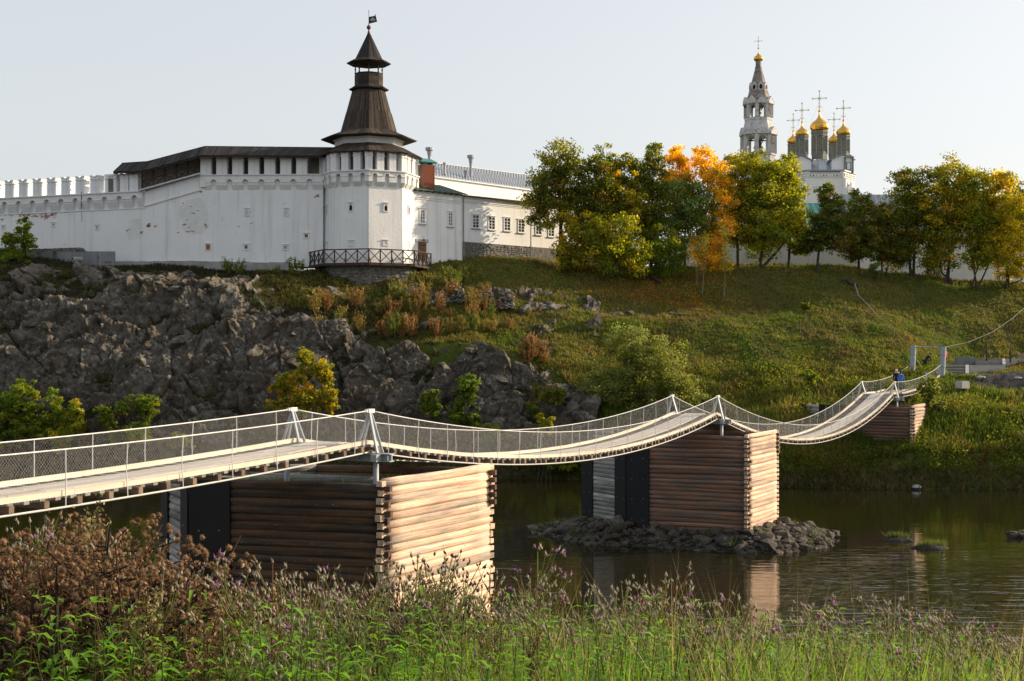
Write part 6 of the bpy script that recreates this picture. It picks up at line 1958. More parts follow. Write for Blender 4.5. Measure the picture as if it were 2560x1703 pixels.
tree('lime_tree', 'dark green tree cut by the right edge of the view', 2575, 158, [(2570, 490, 45, 45), (2590, 560, 55, 70), (2560, 520, 30, 40)], P_DARK, 4200, trunk=.2, stems=2)
tree('lime_tree', 'green tree beyond the right edge of the view', 2690, 152, [(2680, 480, 60, 55), (2700, 570, 75, 70)], P_OLIVE, 3600, trunk=.2)
# thin saplings on the slope below
for px, Y, tp, lab in ((1810, 142.5, 575, 'slender pale sapling tallest of three on the slope below the trees'), (1756, 143.5, 590, 'slender pale sapling, middle of three below the orange trees'), (1741, 145.5, 600, 'slender bare sapling, leftmost of three below the orange trees')):
    b = G(px, Y); s = Y / F
    t = thing('sapling', lab, 'sapling', b, 'saplings below the trees')
    rg = np.random.default_rng(px)
    top = P(px + 6, tp, Y)
    mb = MB().tube([b - Zv * .2, b.lerp(top, .4) + Vector((.06, 0, 0)), top], [.05, .035, .01], 5)
    cl = []
    for k in range(16):
        f_ = rg.uniform(.25, .98); st = b.lerp(top, f_); e = st + Vector((rg.uniform(-1, 1), rg.uniform(-.8, .8), rg.uniform(.2, .7))) * (1.15 - f_ * .7)
        mb.tube([st, e], [.016, .006], 4); cl.append((st + e) / 2); cl.append(e)
    obj('trunk', mb, BARKP, t)
    cl = np.array([tuple(c) for c in cl]); n = 900 if px != 1741 else 260
    pts = cl[rg.integers(0, len(cl), n)] + rg.normal(0, .28, (n, 3))
    ti, _ = mixcol([(GRN, 3), (YGR, 3), (OLV, 2), (BRN, 1.5)], n, rg)
    V, Q, T = leaf_quads(pts, .15, ti, rg); obj('crown', np_mesh('crown', V, Q, T), LEAF, t)

# ------------------------------------------------------------------ bushes along the water and on the cliff
LB_ = [((.11, .15, .02), 4), (GRN, 3), (YGR, 2), (OLV, 1)]
for (px, Y, lobes, pal, n, lab) in (
    (85, 115.0, [(80, 1010, 72, 55), (120, 1060, 70, 50), (30, 1060, 60, 50)], LB_, 7000, 'large light green maple bush at the left foot of the cliff'),
    (205, 115.0, [(190, 1050, 52, 50), (160, 1085, 60, 35)], P_YG, 3600, 'yellowish bush next to the large bush at the cliff foot'),
    (-60, 115.0, [(-40, 1040, 70, 60), (0, 1080, 50, 40)], P_GREEN, 3600, 'dark green bush at the left edge of the cliff foot'),
    (335, 115.0, [(345, 1040, 50, 45), (320, 1075, 60, 32), (270, 1060, 35, 40)], P_GREEN, 3800, 'green bush below the middle of the dark cliff'),
    (450, 114.5, [(455, 1105, 48, 28)], P_WIL, 1600, 'small willowy bush seen through the bridge railing'),
    (1085, 116.5, [(1085, 1015, 32, 45)], P_GREEN, 1700, 'thin dark shrub against the grey cliff'),
    (1155, 116.2, [(1158, 990, 38, 52), (1165, 1040, 44, 35)], [(GRN, 3), ((.10, .12, .02), 3), (DKG, 3)], 3600, 'rounded green shrub against the grey cliff'),
    (1365, 116, [(1362, 1005, 46, 48)], P_DARK, 2200, 'dark shrub under the right end of the cliff'),
    (1360, 113.5, [(1358, 1065, 24, 30)], [(YGR, 3), ((.24, .22, .03), 3)], 900, 'little yellow-green shrub behind the bridge'),
    (1240, 114, [(1240, 1090, 70, 25), (1330, 1150, 60, 32), (1420, 1150, 60, 35)], P_GREEN, 4200, 'low green thicket along the far waterline'),
    (2325, 113.5, [(2312, 990, 32, 42), (2335, 1020, 34, 30)], P_WIL, 2600, 'green bush beside the farthest pier'),
):
    tree('bush', lab, px, Y, lobes, pal, n, leaf=.17, trunk=.08, depth=1.6, cat='bush', stems=4, base=Vector((PX(px, Y), Y, max(.1, H(px, Y)))))
tree('maple_bush', 'autumn bush half green half orange in front of the cliff', 735, 114.5, [(735, 930, 48, 50), (690, 980, 45, 48), (790, 960, 50, 55), (740, 1010, 75, 40), (810, 1000, 35, 38)], P_AUT, 7200, leaf=.19, trunk=.1, depth=1.8, cat='bush', stems=5, base=G(735, 116))
tree('willow_bush', 'big pale green willow bush on the bank behind the bridge', 1590, 118.5, [(1600, 870, 75, 45), (1545, 920, 70, 60), (1640, 930, 85, 65), (1580, 985, 110, 50), (1700, 990, 60, 42), (1490, 985, 45, 45)], P_WIL, 17000, leaf=.17, trunk=.14, depth=2.8, cat='bush', stems=7)
tree('small_tree', 'small loose green tree growing before the white wall at the far left', 45, 133.5, [(62, 572, 18, 30), (45, 600, 38, 24), (75, 612, 22, 16), (20, 598, 20, 16), (40, 645, 44, 34)], P_GREEN, 2500, leaf=.19, trunk=.09, depth=1.2, stems=2)
tree('bush', 'round green bush alone on the open slope', 2010, 130, [(2012, 772, 20, 14)], P_GREEN, 700, leaf=.16, trunk=.05, depth=.8, cat='bush', stems=3)
tree('bush', 'pale leafy bush at the crest under the right-hand trees', 2180, 150, [(2180, 678, 24, 20)], P_SIL, 900, leaf=.18, trunk=.05, depth=1, cat='bush', stems=3)
tree('bush', 'dark bush on the slope above the bridge end', 2040, 119, [(2035, 940, 34, 20)], P_GREEN, 900, leaf=.15, trunk=.05, depth=1, cat='bush', stems=3)

# ------------------------------------------------------------------ hillside grass (uncountable)
def tufts(name, X, Y, Z, h, w, tint, rg, mat, label, blades=3, lean=.35):
    n = len(X); base = np.repeat(np.stack([X, Y, Z], 1), blades, 0)
    h = np.repeat(h, blades) * rg.uniform(.55, 1.15, n * blades); w = np.repeat(w, blades)
    a = rg.uniform(0, 2 * np.pi, n * blades)
    d = np.stack([np.cos(a), np.sin(a), np.zeros_like(a)], 1)
    off = rg.normal(0, .5, (n * blades, 2)) * w[:, None]
    base = base.copy(); base[:, :2] += off
    tip = base + np.stack([rg.normal(0, lean, n * blades) * h, rg.normal(0, lean, n * blades) * h, h], 1)
    V = np.stack([base - d * w[:, None] * .5, base + d * w[:, None] * .5, tip], 1).reshape(-1, 3)
    T = np.repeat(np.repeat(tint, blades, 0), 3, 0)
    o = obj(name, np_mesh(name, V, np.arange(len(V)).reshape(-1, 3), T), mat)
    return tag(o, label, kind='stuff')

rg = np.random.default_rng(77)
n = 95000
px = rg.uniform(640, 2750, n)
ky, kz = knots(px)
v = rg.uniform(2.0, 6.05, n)
ix = np.floor(v).astype(int); fr = v - ix
Yp = ky[np.arange(n), ix] * (1 - fr) + ky[np.arange(n), np.minimum(ix + 1, 8)] * fr
Xp = (px - 1280) * Yp / F
lim = np.interp(px, [640, 800, 950, 1100, 1250, 1400, 1500, 1600], [4.4, 4.15, 4.0, 4.0, 4.1, 3.6, 2.6, 1.6])
ok = (v > lim)
Xp, Yp, v, px = Xp[ok], Yp[ok], v[ok], px[ok]
Zp = far_h(Xp, Yp)
nz = fbm(Xp * .16, Yp * .16, 201, 4); nz2 = fbm(Xp * .6, Yp * .6, 205, 3)
green = np.array((.115, .155, .02)); olive = np.array((.18, .165, .034)); straw = np.array((.26, .19, .06)); brown = np.array((.12, .08, .04))
t = olive[None] * np.ones((len(Xp), 1))
g_ = np.clip((nz - .47) * 6 + (4.2 - v) * .35, 0, 1)[:, None]; t = t * (1 - g_) + green * g_
s_ = np.clip((nz2 - .56) * 6, 0, .4)[:, None]; t = t * (1 - s_) + straw * s_
b_ = np.clip((fbm(Xp * .3, Yp * .3, 211, 3) - .56) * 6, 0, .5)[:, None] * (v > 4)[:, None]; t = t * (1 - b_) + brown * b_
t *= rg.uniform(.75, 1.25, (len(Xp), 1))
hh = np.where(v < 3.6, rg.uniform(.25, .75, len(Xp)), rg.uniform(.12, .36, len(Xp)))
hh *= .6 + .9 * nz2
tufts('hill_grass', Xp, Yp, Zp - .03, hh, np.where(v < 3.6, .16, .12), t, rg, GRASSM, 'uneven olive and green grass covering the hillside')

# lush herbs on the lower right bank and along the shore
n = 46000
px = rg.uniform(1480, 2760, n); ky, kz = knots(px); v = rg.uniform(1.12, 4.1, n)
ix = np.floor(v).astype(int); fr = v - ix
Yp = ky[np.arange(n), ix] * (1 - fr) + ky[np.arange(n), np.minimum(ix + 1, 8)] * fr
Xp = (px - 1280) * Yp / F
cl = fbm(Xp * .55, Yp * .55, 301, 4)
ok = (cl > .40) & ~((px > 2330) & (v > 3.3))
Xp, Yp, v, cl = Xp[ok], Yp[ok], v[ok], cl[ok]
Zp = far_h(Xp, Yp) + rg.uniform(0, 1, len(Xp)) ** 1.3 * np.clip((cl - .38) * 5.0, 0.05, 1.1) * np.clip((v - 1.05) * 2, .2, 1)
cn = fbm(Xp * .35, Yp * .35, 311, 3)[:, None]
t = np.array((.075, .13, .018)) * (1 - cn) + np.array((.19, .175, .02)) * cn
y_ = np.clip((fbm(Xp * .8, Yp * .8, 321, 2)[:, None] - .62) * 8, 0, .8); t = t * (1 - y_) + np.array((.16, .10, .03)) * y_
t *= rg.uniform(.7, 1.3, (len(Xp), 1))
V, Q, T = leaf_quads(np.stack([Xp, Yp, Zp], 1), .21, t, rg, up=.4)
tag(obj('bank_herbs', np_mesh('bank_herbs', V, Q, T), LEAF), 'lush tangled green herbs on the lower far bank', kind='stuff')

# dry fringe at the waterline
n = 9000
px = rg.uniform(-300, 2760, n); ky, kz = knots(px); f_ = rg.uniform(-.02, .55, n)
Yp = ky[:, 1] * (1 - f_) + ky[:, 2] * f_; Xp = (px - 1280) * Yp / F; Zp = np.maximum(far_h(Xp, Yp), -.05)
t = np.array((.16, .12, .06)) * rg.uniform(.6, 1.3, (n, 1)); gsel = rg.random(n) < .45; t[gsel] = np.array((.07, .085, .02)) * rg.uniform(.7, 1.3, (gsel.sum(), 1))
tufts('waterline_sedge', Xp, Yp, Zp, rg.uniform(.2, .6, n), np.full(n, .10), t, rg, GRASSM, 'dry sedge fringe along the far waterline')

# grass on the ledge above the cliff and in its cracks
n = 15000
px = rg.uniform(-250, 1000, n); ky, kz = knots(px); v = rg.uniform(2.4, 6.0, n)
keep = rg.random(n) < np.clip((v - 3.0) / 2.2, .10, 1)
px, v, ky = px[keep], v[keep], ky[keep]; n = len(px)
ix = np.floor(v).astype(int); fr = v - ix
Yp = ky[np.arange(n), ix] * (1 - fr) + ky[np.arange(n), np.minimum(ix + 1, 8)] * fr
Xp = (px - 1280) * Yp / F; Zp = far_h(Xp, Yp)
c_ = fbm(Xp * .4, Yp * .4, 401, 3)[:, None]
t = np.array((.07, .05, .028)) * (1.1 - c_) + np.array((.045, .065, .013)) * c_; t *= rg.uniform(.4, .9, (n, 1))
tufts('ledge_grass', Xp, Yp - .25, Zp + .02, rg.uniform(.10, .30, n), np.full(n, .12), t, rg, GRASSM, 'thin brown and green grass on the ledge above the cliff')

# tufts and moss in the cliff's ledges and cracks
cz_ = np.argwhere((CLIFF_V > 1.7) & (CLIFF_V < 4.9) & (CLIFF_D < .35) & (CLIFF_D > -.8))
sel = cz_[rg.integers(0, len(cz_), 22000)]
vn_ = fbm(sel[:, 0] * .02, sel[:, 1] * .03, 455, 3); sel = sel[vn_ > .42]
pt_ = CLIFF_PTS[sel[:, 0], sel[:, 1]]; n = len(pt_)
cgn = rg.random((n, 1)); t = np.array((.12, .088, .046)) * (1 - cgn) + np.array((.075, .12, .024)) * cgn
tufts('crevice_grass', pt_[:, 0], pt_[:, 1] - .12, pt_[:, 2] - .03, rg.uniform(.14, .46, n), np.full(n, .12), t * rg.uniform(.6, 1.3, (n, 1)), rg, GRASSM, 'dry grass and moss growing in the ledges of the cliff', 3, .6)

# fallen leaves under the autumn trees
n = 3000
px = np.concatenate([rg.normal(1730, 60, n // 2), rg.normal(1600, 80, n // 2)]); Yp = np.concatenate([rg.uniform(137, 149, n // 2), rg.uniform(139, 147, n // 2)])
Xp = (px - 1280) * Yp / F; Zp = far_h(Xp, Yp) + rg.uniform(.02, .16, n)
t, _ = mixcol([((.36, .16, .03), 3), ((.26, .11, .03), 3), ((.40, .24, .05), 1)], n, rg)
V, Q, T = leaf_quads(np.stack([Xp, Yp, Zp], 1), .20, t, rg, .8)
tag(obj('fallen_leaves', np_mesh('fallen_leaves', V, Q, T), LEAF), 'carpet of fallen orange leaves under the autumn trees', kind='stuff')

# ------------------------------------------------------------------ feathery weed clumps on the slope under the tower
def clump_mesh(seed, pal, nst=16, h=1.0):
    rg = np.random.default_rng(seed); VV_, QQ_, TT_ = [], [], []; o_ = 0
    for k in range(nst):
        a = rg.uniform(0, 6.28); ln = h * rg.uniform(.6, 1.05); sp = rg.uniform(.05, .42) * h
        tip = np.array([math.cos(a) * sp, math.sin(a) * sp, ln]); b0 = np.array([math.cos(a) * .08, math.sin(a) * .08, 0])
        m_ = 26; f_ = rg.uniform(.15, 1, m_) ** .8
        pts = b0 + (tip - b0) * f_[:, None] + rg.normal(0, .035 * h, (m_, 3))
        c, _ = mixcol(pal, 1, rg, .2); ti = np.repeat(c, m_, 0) * rg.uniform(.75, 1.25, (m_, 1))
        V, Q, T = leaf_quads(pts, .13 * h, ti, rg, .35, up=1.6)
        VV_.append(V); QQ_.append(Q + o_); TT_.append(T); o_ += len(V)
    return np_mesh('weed_clump', np.concatenate(VV_), np.concatenate(QQ_), np.concatenate(TT_))
RUST, OCH, GOL = (.27, .14, .055), (.26, .19, .055), (.19, .18, .038)
CM = {'rust': [clump_mesh(900 + i, [(RUST, 3), ((.24, .15, .055), 2)]) for i in range(3)], 'ochre': [clump_mesh(910 + i, [(OCH, 3), (GOL, 2)]) for i in range(3)], 'green': [clump_mesh(920 + i, [(GOL, 3), ((.13, .17, .03), 3)]) for i in range(3)]}
for q in CM.values():
    for m_ in q: m_.materials.append(GRASSM)
wl = {'rust': 'rust-brown feathery weed clump on the slope under the tower', 'ochre': 'ochre feathery weed clump on the slope under the tower', 'green': 'yellow-green feathery weed clump on the slope near the tower'}
rg = np.random.default_rng(5)
spots = []
for k in range(70):
    spots.append((rg.uniform(790, 1280), rg.uniform(745, 850), None))
for k in range(16): spots.append((rg.uniform(1020, 1270), rg.uniform(670, 735), 'green'))
for k in range(8): spots.append((rg.uniform(1310, 1375), rg.uniform(895, 915), 'rust'))
for k in range(10): spots.append((rg.uniform(500, 850), rg.uniform(665, 720), 'green'))
def Y_at_row(px, py):
    ys = np.linspace(110, 152, 260); xs = PX(px, ys); zs = far_h(xs, ys)
    rows = HZ - (zs - CZ) * F / ys
    k = np.argmax(rows <= py) if (rows <= py).any() else len(ys) - 1
    return float(ys[k])
for px, py, kd in spots:
    Yq = Y_at_row(px, py); p = G(px, Yq)
    if kd is None: kd = 'rust' if rg.random() < .45 else ('ochre' if rg.random() < .6 else 'green')
    s = rg.uniform(.9, 2.3)
    o = bpy.data.objects.new('weed_clump', CM[kd][int(rg.integers(3))]); COL.objects.link(o)
    o.location = p - Zv * .05; o.rotation_euler = (0, 0, rg.uniform(0, 6.3)); o.scale = (s, s, s * rg.uniform(.8, 1.1))
    szw = 'tall ' if s > 1.75 else ('low ' if s < 1.25 else '')
    wh = ('below the white wall' if px < 760 else 'left of the tower plinth' if px < 880 else 'under the tower plinth' if px < 1010 else 'above the grey cliff' if py > 790 else 'beside the ruined stone walls' if px < 1290 else 'at the right end of the cliff')
    tag(o, szw + {'rust': 'rust-brown', 'ochre': 'ochre', 'green': 'yellow-green'}[kd] + ' feathery weed clump on the slope ' + wh, 'weed', kd + ' weed clumps on the slope')

# ------------------------------------------------------------------ tumbled dry-stone walls on the slope
for (x0, x1, pt, pb, Yw, lab, nn) in ((1195, 1285, 718, 772, 131.6, 'pale tumbled dry-stone wall end sticking out of the slope', 210), (1010, 1165, 706, 756, 132.0, 'dark ruined dry-stone wall below the tower terrace', 270)):
    b = P((x0 + x1) / 2, pb, Yw)
    t = thing('ruined_stone_wall', lab, 'stone wall', b)
    za, zb = PZ(pb, Yw), PZ(pt, Yw)
    xa, xb = PX(x0, Yw), PX(x1, Yw)
    core = MB().prism([(xa, za - 1), (xb, za - 1), (xb, za + .4), (xb - .5, zb - .9), ((xa + xb) / 2, zb - .5), (xa + .4, zb - .8), (xa, za + .3)], Yw + .15, Yw + 3.5, (Vector((0, 0, 0)), Vector((1, 0, 0)), Zv, Vector((0, 1, 0))))
    obj('earth_core', core, SOIL, t)
    for k in range(nn):
        u_ = random.random(); f_ = random.random() ** 1.15
        hgt_ = (zb - za) * (.62 + .38 * math.sin(math.pi * (.15 + .8 * u_))) * (.8 + .3 * math.sin(9 * u_ + Yw))
        w = random.uniform(.16, .40) * (1.25 if f_ < .3 else 1.0)
        x = xa + (xb - xa) * u_; z = za + hgt_ * f_
        inst('stone', random.choice(PST), t, Matrix.Translation((x, Yw - .25 + f_ * .55 + random.uniform(-.12, .12), z)) @ Matrix.Rotation(random.uniform(-.35, .35), 4, 'Y') @ Matrix.Rotation(random.uniform(-.6, .6), 4, 'Z') @ Matrix.Diagonal((w * .62, .24, random.uniform(.08, .17), 1)))

# fallen trunk and dead branch on the slope
b = G(1630, Y_at_row(1630, 700)); t = thing('fallen_trunk', 'dark fallen trunk lying down the slope under the bushes', 'log', b)
a1_ = G(1608, Y_at_row(1608, 684)) + Zv * .2; a2_ = G(1648, Y_at_row(1648, 709)) + Zv * .2
obj('trunk', MB().tube([a1_, a1_.lerp(a2_, .5) + Zv * .05, a2_], [.22, .2, .16], 8), BARK, t, smooth=True)
b = G(2125, Y_at_row(2125, 716)); t = thing('dead_tree', 'uprooted dead tree with dark root and bleached stem lying on the slope', 'dead tree', b)
r_ = b + Zv * .35
obj('root', MB().tube([r_ + Vector((-1.0, 0, .15)), r_ + Vector((-.4, -.1, .35)), r_, r_ + Vector((.5, -.1, -.15)), r_ + Vector((.85, -.2, -.35))], [.1, .2, .26, .2, .1], 7).tube([r_, r_ + Vector((-.2, -.3, .7))], [.12, .04], 5), BARK, t, smooth=True)
ps = [r_ + Vector((.45, -.2, -.1))] + [G(px, Y_at_row(px, py)) + Zv * .25 for px, py in ((2146, 745), (2168, 768), (2190, 793), (2210, 812))]
mb = MB().tube(ps, [.085, .07, .055, .035, .015], 6)
mb.tube([ps[1], ps[1] + Vector((-.7, -.1, -.05)), ps[1] + Vector((-1.1, -.2, -.5))], [.03, .02, .01], 4); mb.tube([ps[3], ps[3] + Vector((-.6, -.1, -.02))], [.025, .01], 4)
obj('bleached_stem', mb, BARKP, t)
b = P(2291, 1208, 106.2); b.z = .05
tag(obj('plastic_litter', MB().lathe((b.x, b.y, b.z), [(.1, 0), (.32, .12), (.22, .3), (.05, .34)], 7, sx=1.3), SACK), 'white scrap of plastic at the far waterline', 'litter')

# ================================================================== foreground weeds on the near bank
def _join(parts):
    o_ = 0; A, B, C_ = [], [], []
    for V, Q, T in parts: A.append(V); B.append(Q + o_); C_.append(T); o_ += len(V)
    return np.concatenate(A), np.concatenate(B), np.concatenate(C_)
def stems_mesh(name, strokes, tint):
    """strokes: list of (points, r0, r1)"""
    mb = MB(); tl = []
    for pts, r0, r1, ti in strokes:
        n0 = len(mb.v); m_ = len(pts)
        mb.tube([tuple(p) for p in pts], [r0 + (r1 - r0) * k / (m_ - 1) for k in range(m_)], 4, cap=False)
        tl += [ti] * (len(mb.v) - n0)
    return np_mesh(name, np.array(mb.v), np.array(mb.f), np.array(tl))
def lance(p, d, L, w, rg, tint, droop=.35):
    """lance leaf of two quads rising from p along d"""
    d = d / np.linalg.norm(d); s = np.cross(d, [0, 0, 1.0]); s /= (np.linalg.norm(s) + 1e-9)
    m1 = p + d * L * .45; e = p + d * L + np.array([0, 0, -droop * L])
    V = np.array([p, m1 + s * w / 2, e, m1 - s * w / 2]); up = np.array([0, 0, w * .18])
    V2 = np.array([p, m1 + s * w / 2 + up, m1, e, m1 - s * w / 2 + up])
    return V2, tint
def leaves_mesh(name, lv):
    V, Fq, T = [], [], []
    for v, t in lv:
        o_ = len(V); V += list(v); Fq += [(o_, o_ + 2, o_ + 1), (o_ + 1, o_ + 2, o_ + 3), (o_, o_ + 4, o_ + 2), (o_ + 2, o_ + 4, o_ + 3)]; T += [t] * 5
    return np_mesh(name, np.array(V), np.array(Fq), np.array(T))
ICO = None
def ico():
    bm = bmesh.new(); bmesh.ops.create_icosphere(bm, subdivisions=1, radius=1.0)
    V = np.array([v.co[:] for v in bm.verts]); Fq = np.array([[v.index for v in f.verts] for f in bm.faces]); bm.free(); return V, Fq
IV, IF = ico()

def burdock_proto(seed):
    rg = np.random.default_rng(seed); st = []; burrs = []
    dk = np.array((.045, .028, .020)); h = 1.0
    sway = rg.normal(0, .06, 2)
    main = [np.array([sway[0] * f ** 2, sway[1] * f ** 2, h * f]) for f in np.linspace(0, 1, 7)]
    st.append((main, .011, .004, dk))
    for k in range(11):
        f = rg.uniform(.30, .98); p = np.array([sway[0] * f ** 2, sway[1] * f ** 2, h * f]); a = rg.uniform(0, 6.28); L = rg.uniform(.18, .48) * (1.25 - f * .6)
        d = np.array([math.cos(a), math.sin(a), rg.uniform(.25, .9)])
        q1 = p + d * L * .5; q2 = p + d * L + np.array([0, 0, rg.uniform(-.02, .1)])
        st.append(([p, q1, q2], .006, .003, dk))
        for j in range(rg.integers(3, 6)):
            g = rg.uniform(.35, 1.0); r0 = p + (q2 - p) * g
            e = r0 + rg.normal(0, 1, 3) * np.array([.06, .06, .05]) + np.array([0, 0, .03])
            st.append(([r0, e], .003, .0015, dk))
            for b in range(rg.integers(3, 7)): burrs.append(e + rg.normal(0, .019, 3))
    parts = []
    for c in burrs:
        r = rg.uniform(.0075, .0110); base = np.array((.19, .12, .068)) * rg.uniform(.5, 1.4)
        parts.append((IV * r * np.array([1, 1, .9]) + c, IF, np.repeat(base[None], len(IV), 0)))
        m_ = 64; d = rg.normal(size=(m_, 3)); d /= np.linalg.norm(d, axis=1)[:, None]; s = np.cross(d, rg.normal(size=(m_, 3))); s /= np.linalg.norm(s, axis=1)[:, None]
        V = np.stack([c + d * r * .8 + s * r * .09, c + d * r * .8 - s * r * .09, c + d * r * rg.uniform(1.25, 1.65, (m_, 1))], 1).reshape(-1, 3)
        parts.append((V, np.arange(m_ * 3).reshape(-1, 3), np.repeat((base * np.array((1.7, 1.5, 1.3)))[None], m_ * 3, 0)))  # spikes tinted lighter than the burr to imitate backlit edges
    V, Q, T = _join(parts)
    return [('stem', stems_mesh('stem', st, dk), DRYM), ('burrs', np_mesh('burrs', V, Q, T), DRYM)]

def dock_proto(seed, tint=(.19, .115, .058)):
    rg = np.random.default_rng(seed); st = []; P_ = []; dk = np.array((.07, .035, .02))
    h = 1.0; st.append(([np.array([0, 0, 0]), np.array([.02, 0, .5]), np.array([rg.normal(0, .04), rg.normal(0, .04), h])], .006, .002, dk))
    for k in range(26):
        f = rg.uniform(.28, .97); p = np.array([0, 0, h * f]); a = rg.uniform(0, 6.28); L = rg.uniform(.10, .28) * (1.2 - f * .7)
        e = p + np.array([math.cos(a) * L * .42, math.sin(a) * L * .42, L])
        st.append(([p, e], .0025, .001, dk))
        m_ = int(42 * L / .2); P_.append(p + (e - p) * rg.uniform(.1, 1.05, (m_, 1)) + rg.normal(0, .009, (m_, 3)))
    pts = np.concatenate(P_); ti = np.array(tint) * rg.uniform(.55, 1.5, (len(pts), 1))
    V, Q, T = leaf_quads(pts, .013, ti, rg, .8)
    return [('stem', stems_mesh('stem', st, dk), DRYM), ('seed_panicle', np_mesh('seed_panicle', V, Q, T), DRYM)]

def bud(c, d, L, r, tint, tuft, rg):
    d = d / np.linalg.norm(d); s = np.cross(d, [.3, .5, .81]); s /= np.linalg.norm(s); u = np.cross(d, s)
    V = [c]; T = [tint]
    prof = [(.25, .75), (.55, 1.0), (.85, .6)]
    for f, k in prof:
        for a in range(5):
            an = a * 1.2566; V.append(c + d * L * f + (s * math.cos(an) + u * math.sin(an)) * r * k); T.append(tint * (.8 + .4 * f))
    V.append(c + d * L * 1.0); T.append(tuft)
    Fq = [(0, 1 + (a + 1) % 5, 1 + a) for a in range(5)]
    for q in range(2):
        for a in range(5):
            i0, i1 = 1 + q * 5 + a, 1 + q * 5 + (a + 1) % 5
            Fq += [(i0, i1, i1 + 5), (i0, i1 + 5, i0 + 5)]
    Fq += [(11 + a, 11 + (a + 1) % 5, 16) for a in range(5)]
    V, T = np.array(V), np.array(T)
    m_ = 9; dd = d[None] + rg.normal(0, .42, (m_, 3)); ss = np.cross(dd, s[None]); ss /= np.linalg.norm(ss, axis=1)[:, None]
    b0 = c + d * L * .85
    V2 = np.stack([b0 + ss * r * .16, b0 - ss * r * .16, b0 + dd * L * rg.uniform(.35, .75, (m_, 1))], 1).reshape(-1, 3)
    return _join([(V, np.array(Fq), T), (V2, np.arange(m_ * 3).reshape(-1, 3), np.repeat(tuft[None], m_ * 3, 0))])

def thistle_proto(seed, dark=False, dry=False, bloom=0.1):
    rg = np.random.default_rng(seed); st, heads, fl, lv = [], [], [], []
    g0 = np.array((.18, .21, .06)) if not dry else np.array((.20, .11, .035)); h = 1.0
    sway = rg.normal(0, .07, 2)
    c_ = lambda f: np.array([sway[0] * f ** 2, sway[1] * f ** 2, h * f])
    st.append(([c_(f) for f in np.linspace(0, 1, 6)], .0055, .002, g0))
    for k in range(rg.integers(9, 14)):
        f = rg.uniform(.58, 1.0); p = c_(f); a = rg.uniform(0, 6.28); L = rg.uniform(.08, .26) * (1.35 - f * .6)
        e = p + np.array([math.cos(a) * L * .5, math.sin(a) * L * .5, L * .95]); st.append(([p, (p + e) / 2 + np.array([math.cos(a), math.sin(a), 0]) * L * .08, e], .0028, .0014, g0))
        for j in range(rg.integers(1, 4)):
            q = e + (rg.normal(0, .022, 3) if j else 0); d = np.array([math.cos(a) * .4, math.sin(a) * .4, 1.0]) + rg.normal(0, .25, 3)
            if rg.random() < bloom:
                fl.append(bud(q, d, .019, .0075, np.array((.16, .12, .10)), np.array((.50, .16, .50)), rg))
            else:
                ti = np.array((.06, .045, .04)) if dark else np.array((.27, .22, .15)); tf = np.array((.09, .07, .06)) if dark else np.array((.50, .46, .36))
                heads.append(bud(q, d, rg.uniform(.016, .026), rg.uniform(.0045, .0068), ti * rg.uniform(.7, 1.3), tf * rg.uniform(.8, 1.2), rg))
    for k in range(46 if not dry else 22):
        f = rg.uniform(.12, .9); a = rg.uniform(0, 6.28); d = np.array([math.cos(a), math.sin(a), rg.uniform(.1, .9)])
        ti = np.array((.21, .36, .042)) * rg.uniform(.6, 1.4) if not dry or rg.random() < .4 else np.array((.20, .12, .04)) * rg.uniform(.7, 1.3)
        lv.append(lance(c_(f), d, rg.uniform(.07, .17) * (1.2 - f * .6), rg.uniform(.012, .028), rg, ti))
    V, Q, T = _join(heads)
    out = [('stem', stems_mesh('stem', st, g0), WEEDM), ('leaves', leaves_mesh('leaves', lv), WEEDM), ('seed_heads', np_mesh('seed_heads', V, Q, T), DRYM)]
    if fl:
        V, Q, T = _join(fl); out.append(('flower_heads', np_mesh('flower_heads', V, Q, T), WEEDM))
    return out

def leafy_proto(seed):
    rg = np.random.default_rng(seed); st, lv = [], []; g0 = np.array((.10, .13, .035))
    for q in range(4):
        b = rg.normal(0, .06, 2); tip = b + rg.normal(0, .1, 2); h = rg.uniform(.75, 1.0)
        c_ = lambda f: np.array([b[0] + (tip[0] - b[0]) * f, b[1] + (tip[1] - b[1]) * f, h * f])
        st.append(([c_(f) for f in np.linspace(0, 1, 5)], .004, .0015, g0))
        for k in range(30):
            f = rg.uniform(.1, 1); a = rg.uniform(0, 6.28); d = np.array([math.cos(a), math.sin(a), rg.uniform(.1, .8)])
            ti = np.array((.19, .36, .034)) * rg.uniform(.6, 1.5)
            lv.append(lance(c_(f), d, rg.uniform(.04, .11), rg.uniform(.010, .026), rg, ti, .3))
    return [('stem', stems_mesh('stem', st, g0), WEEDM), ('leaves', leaves_mesh('leaves', lv), WEEDM)]

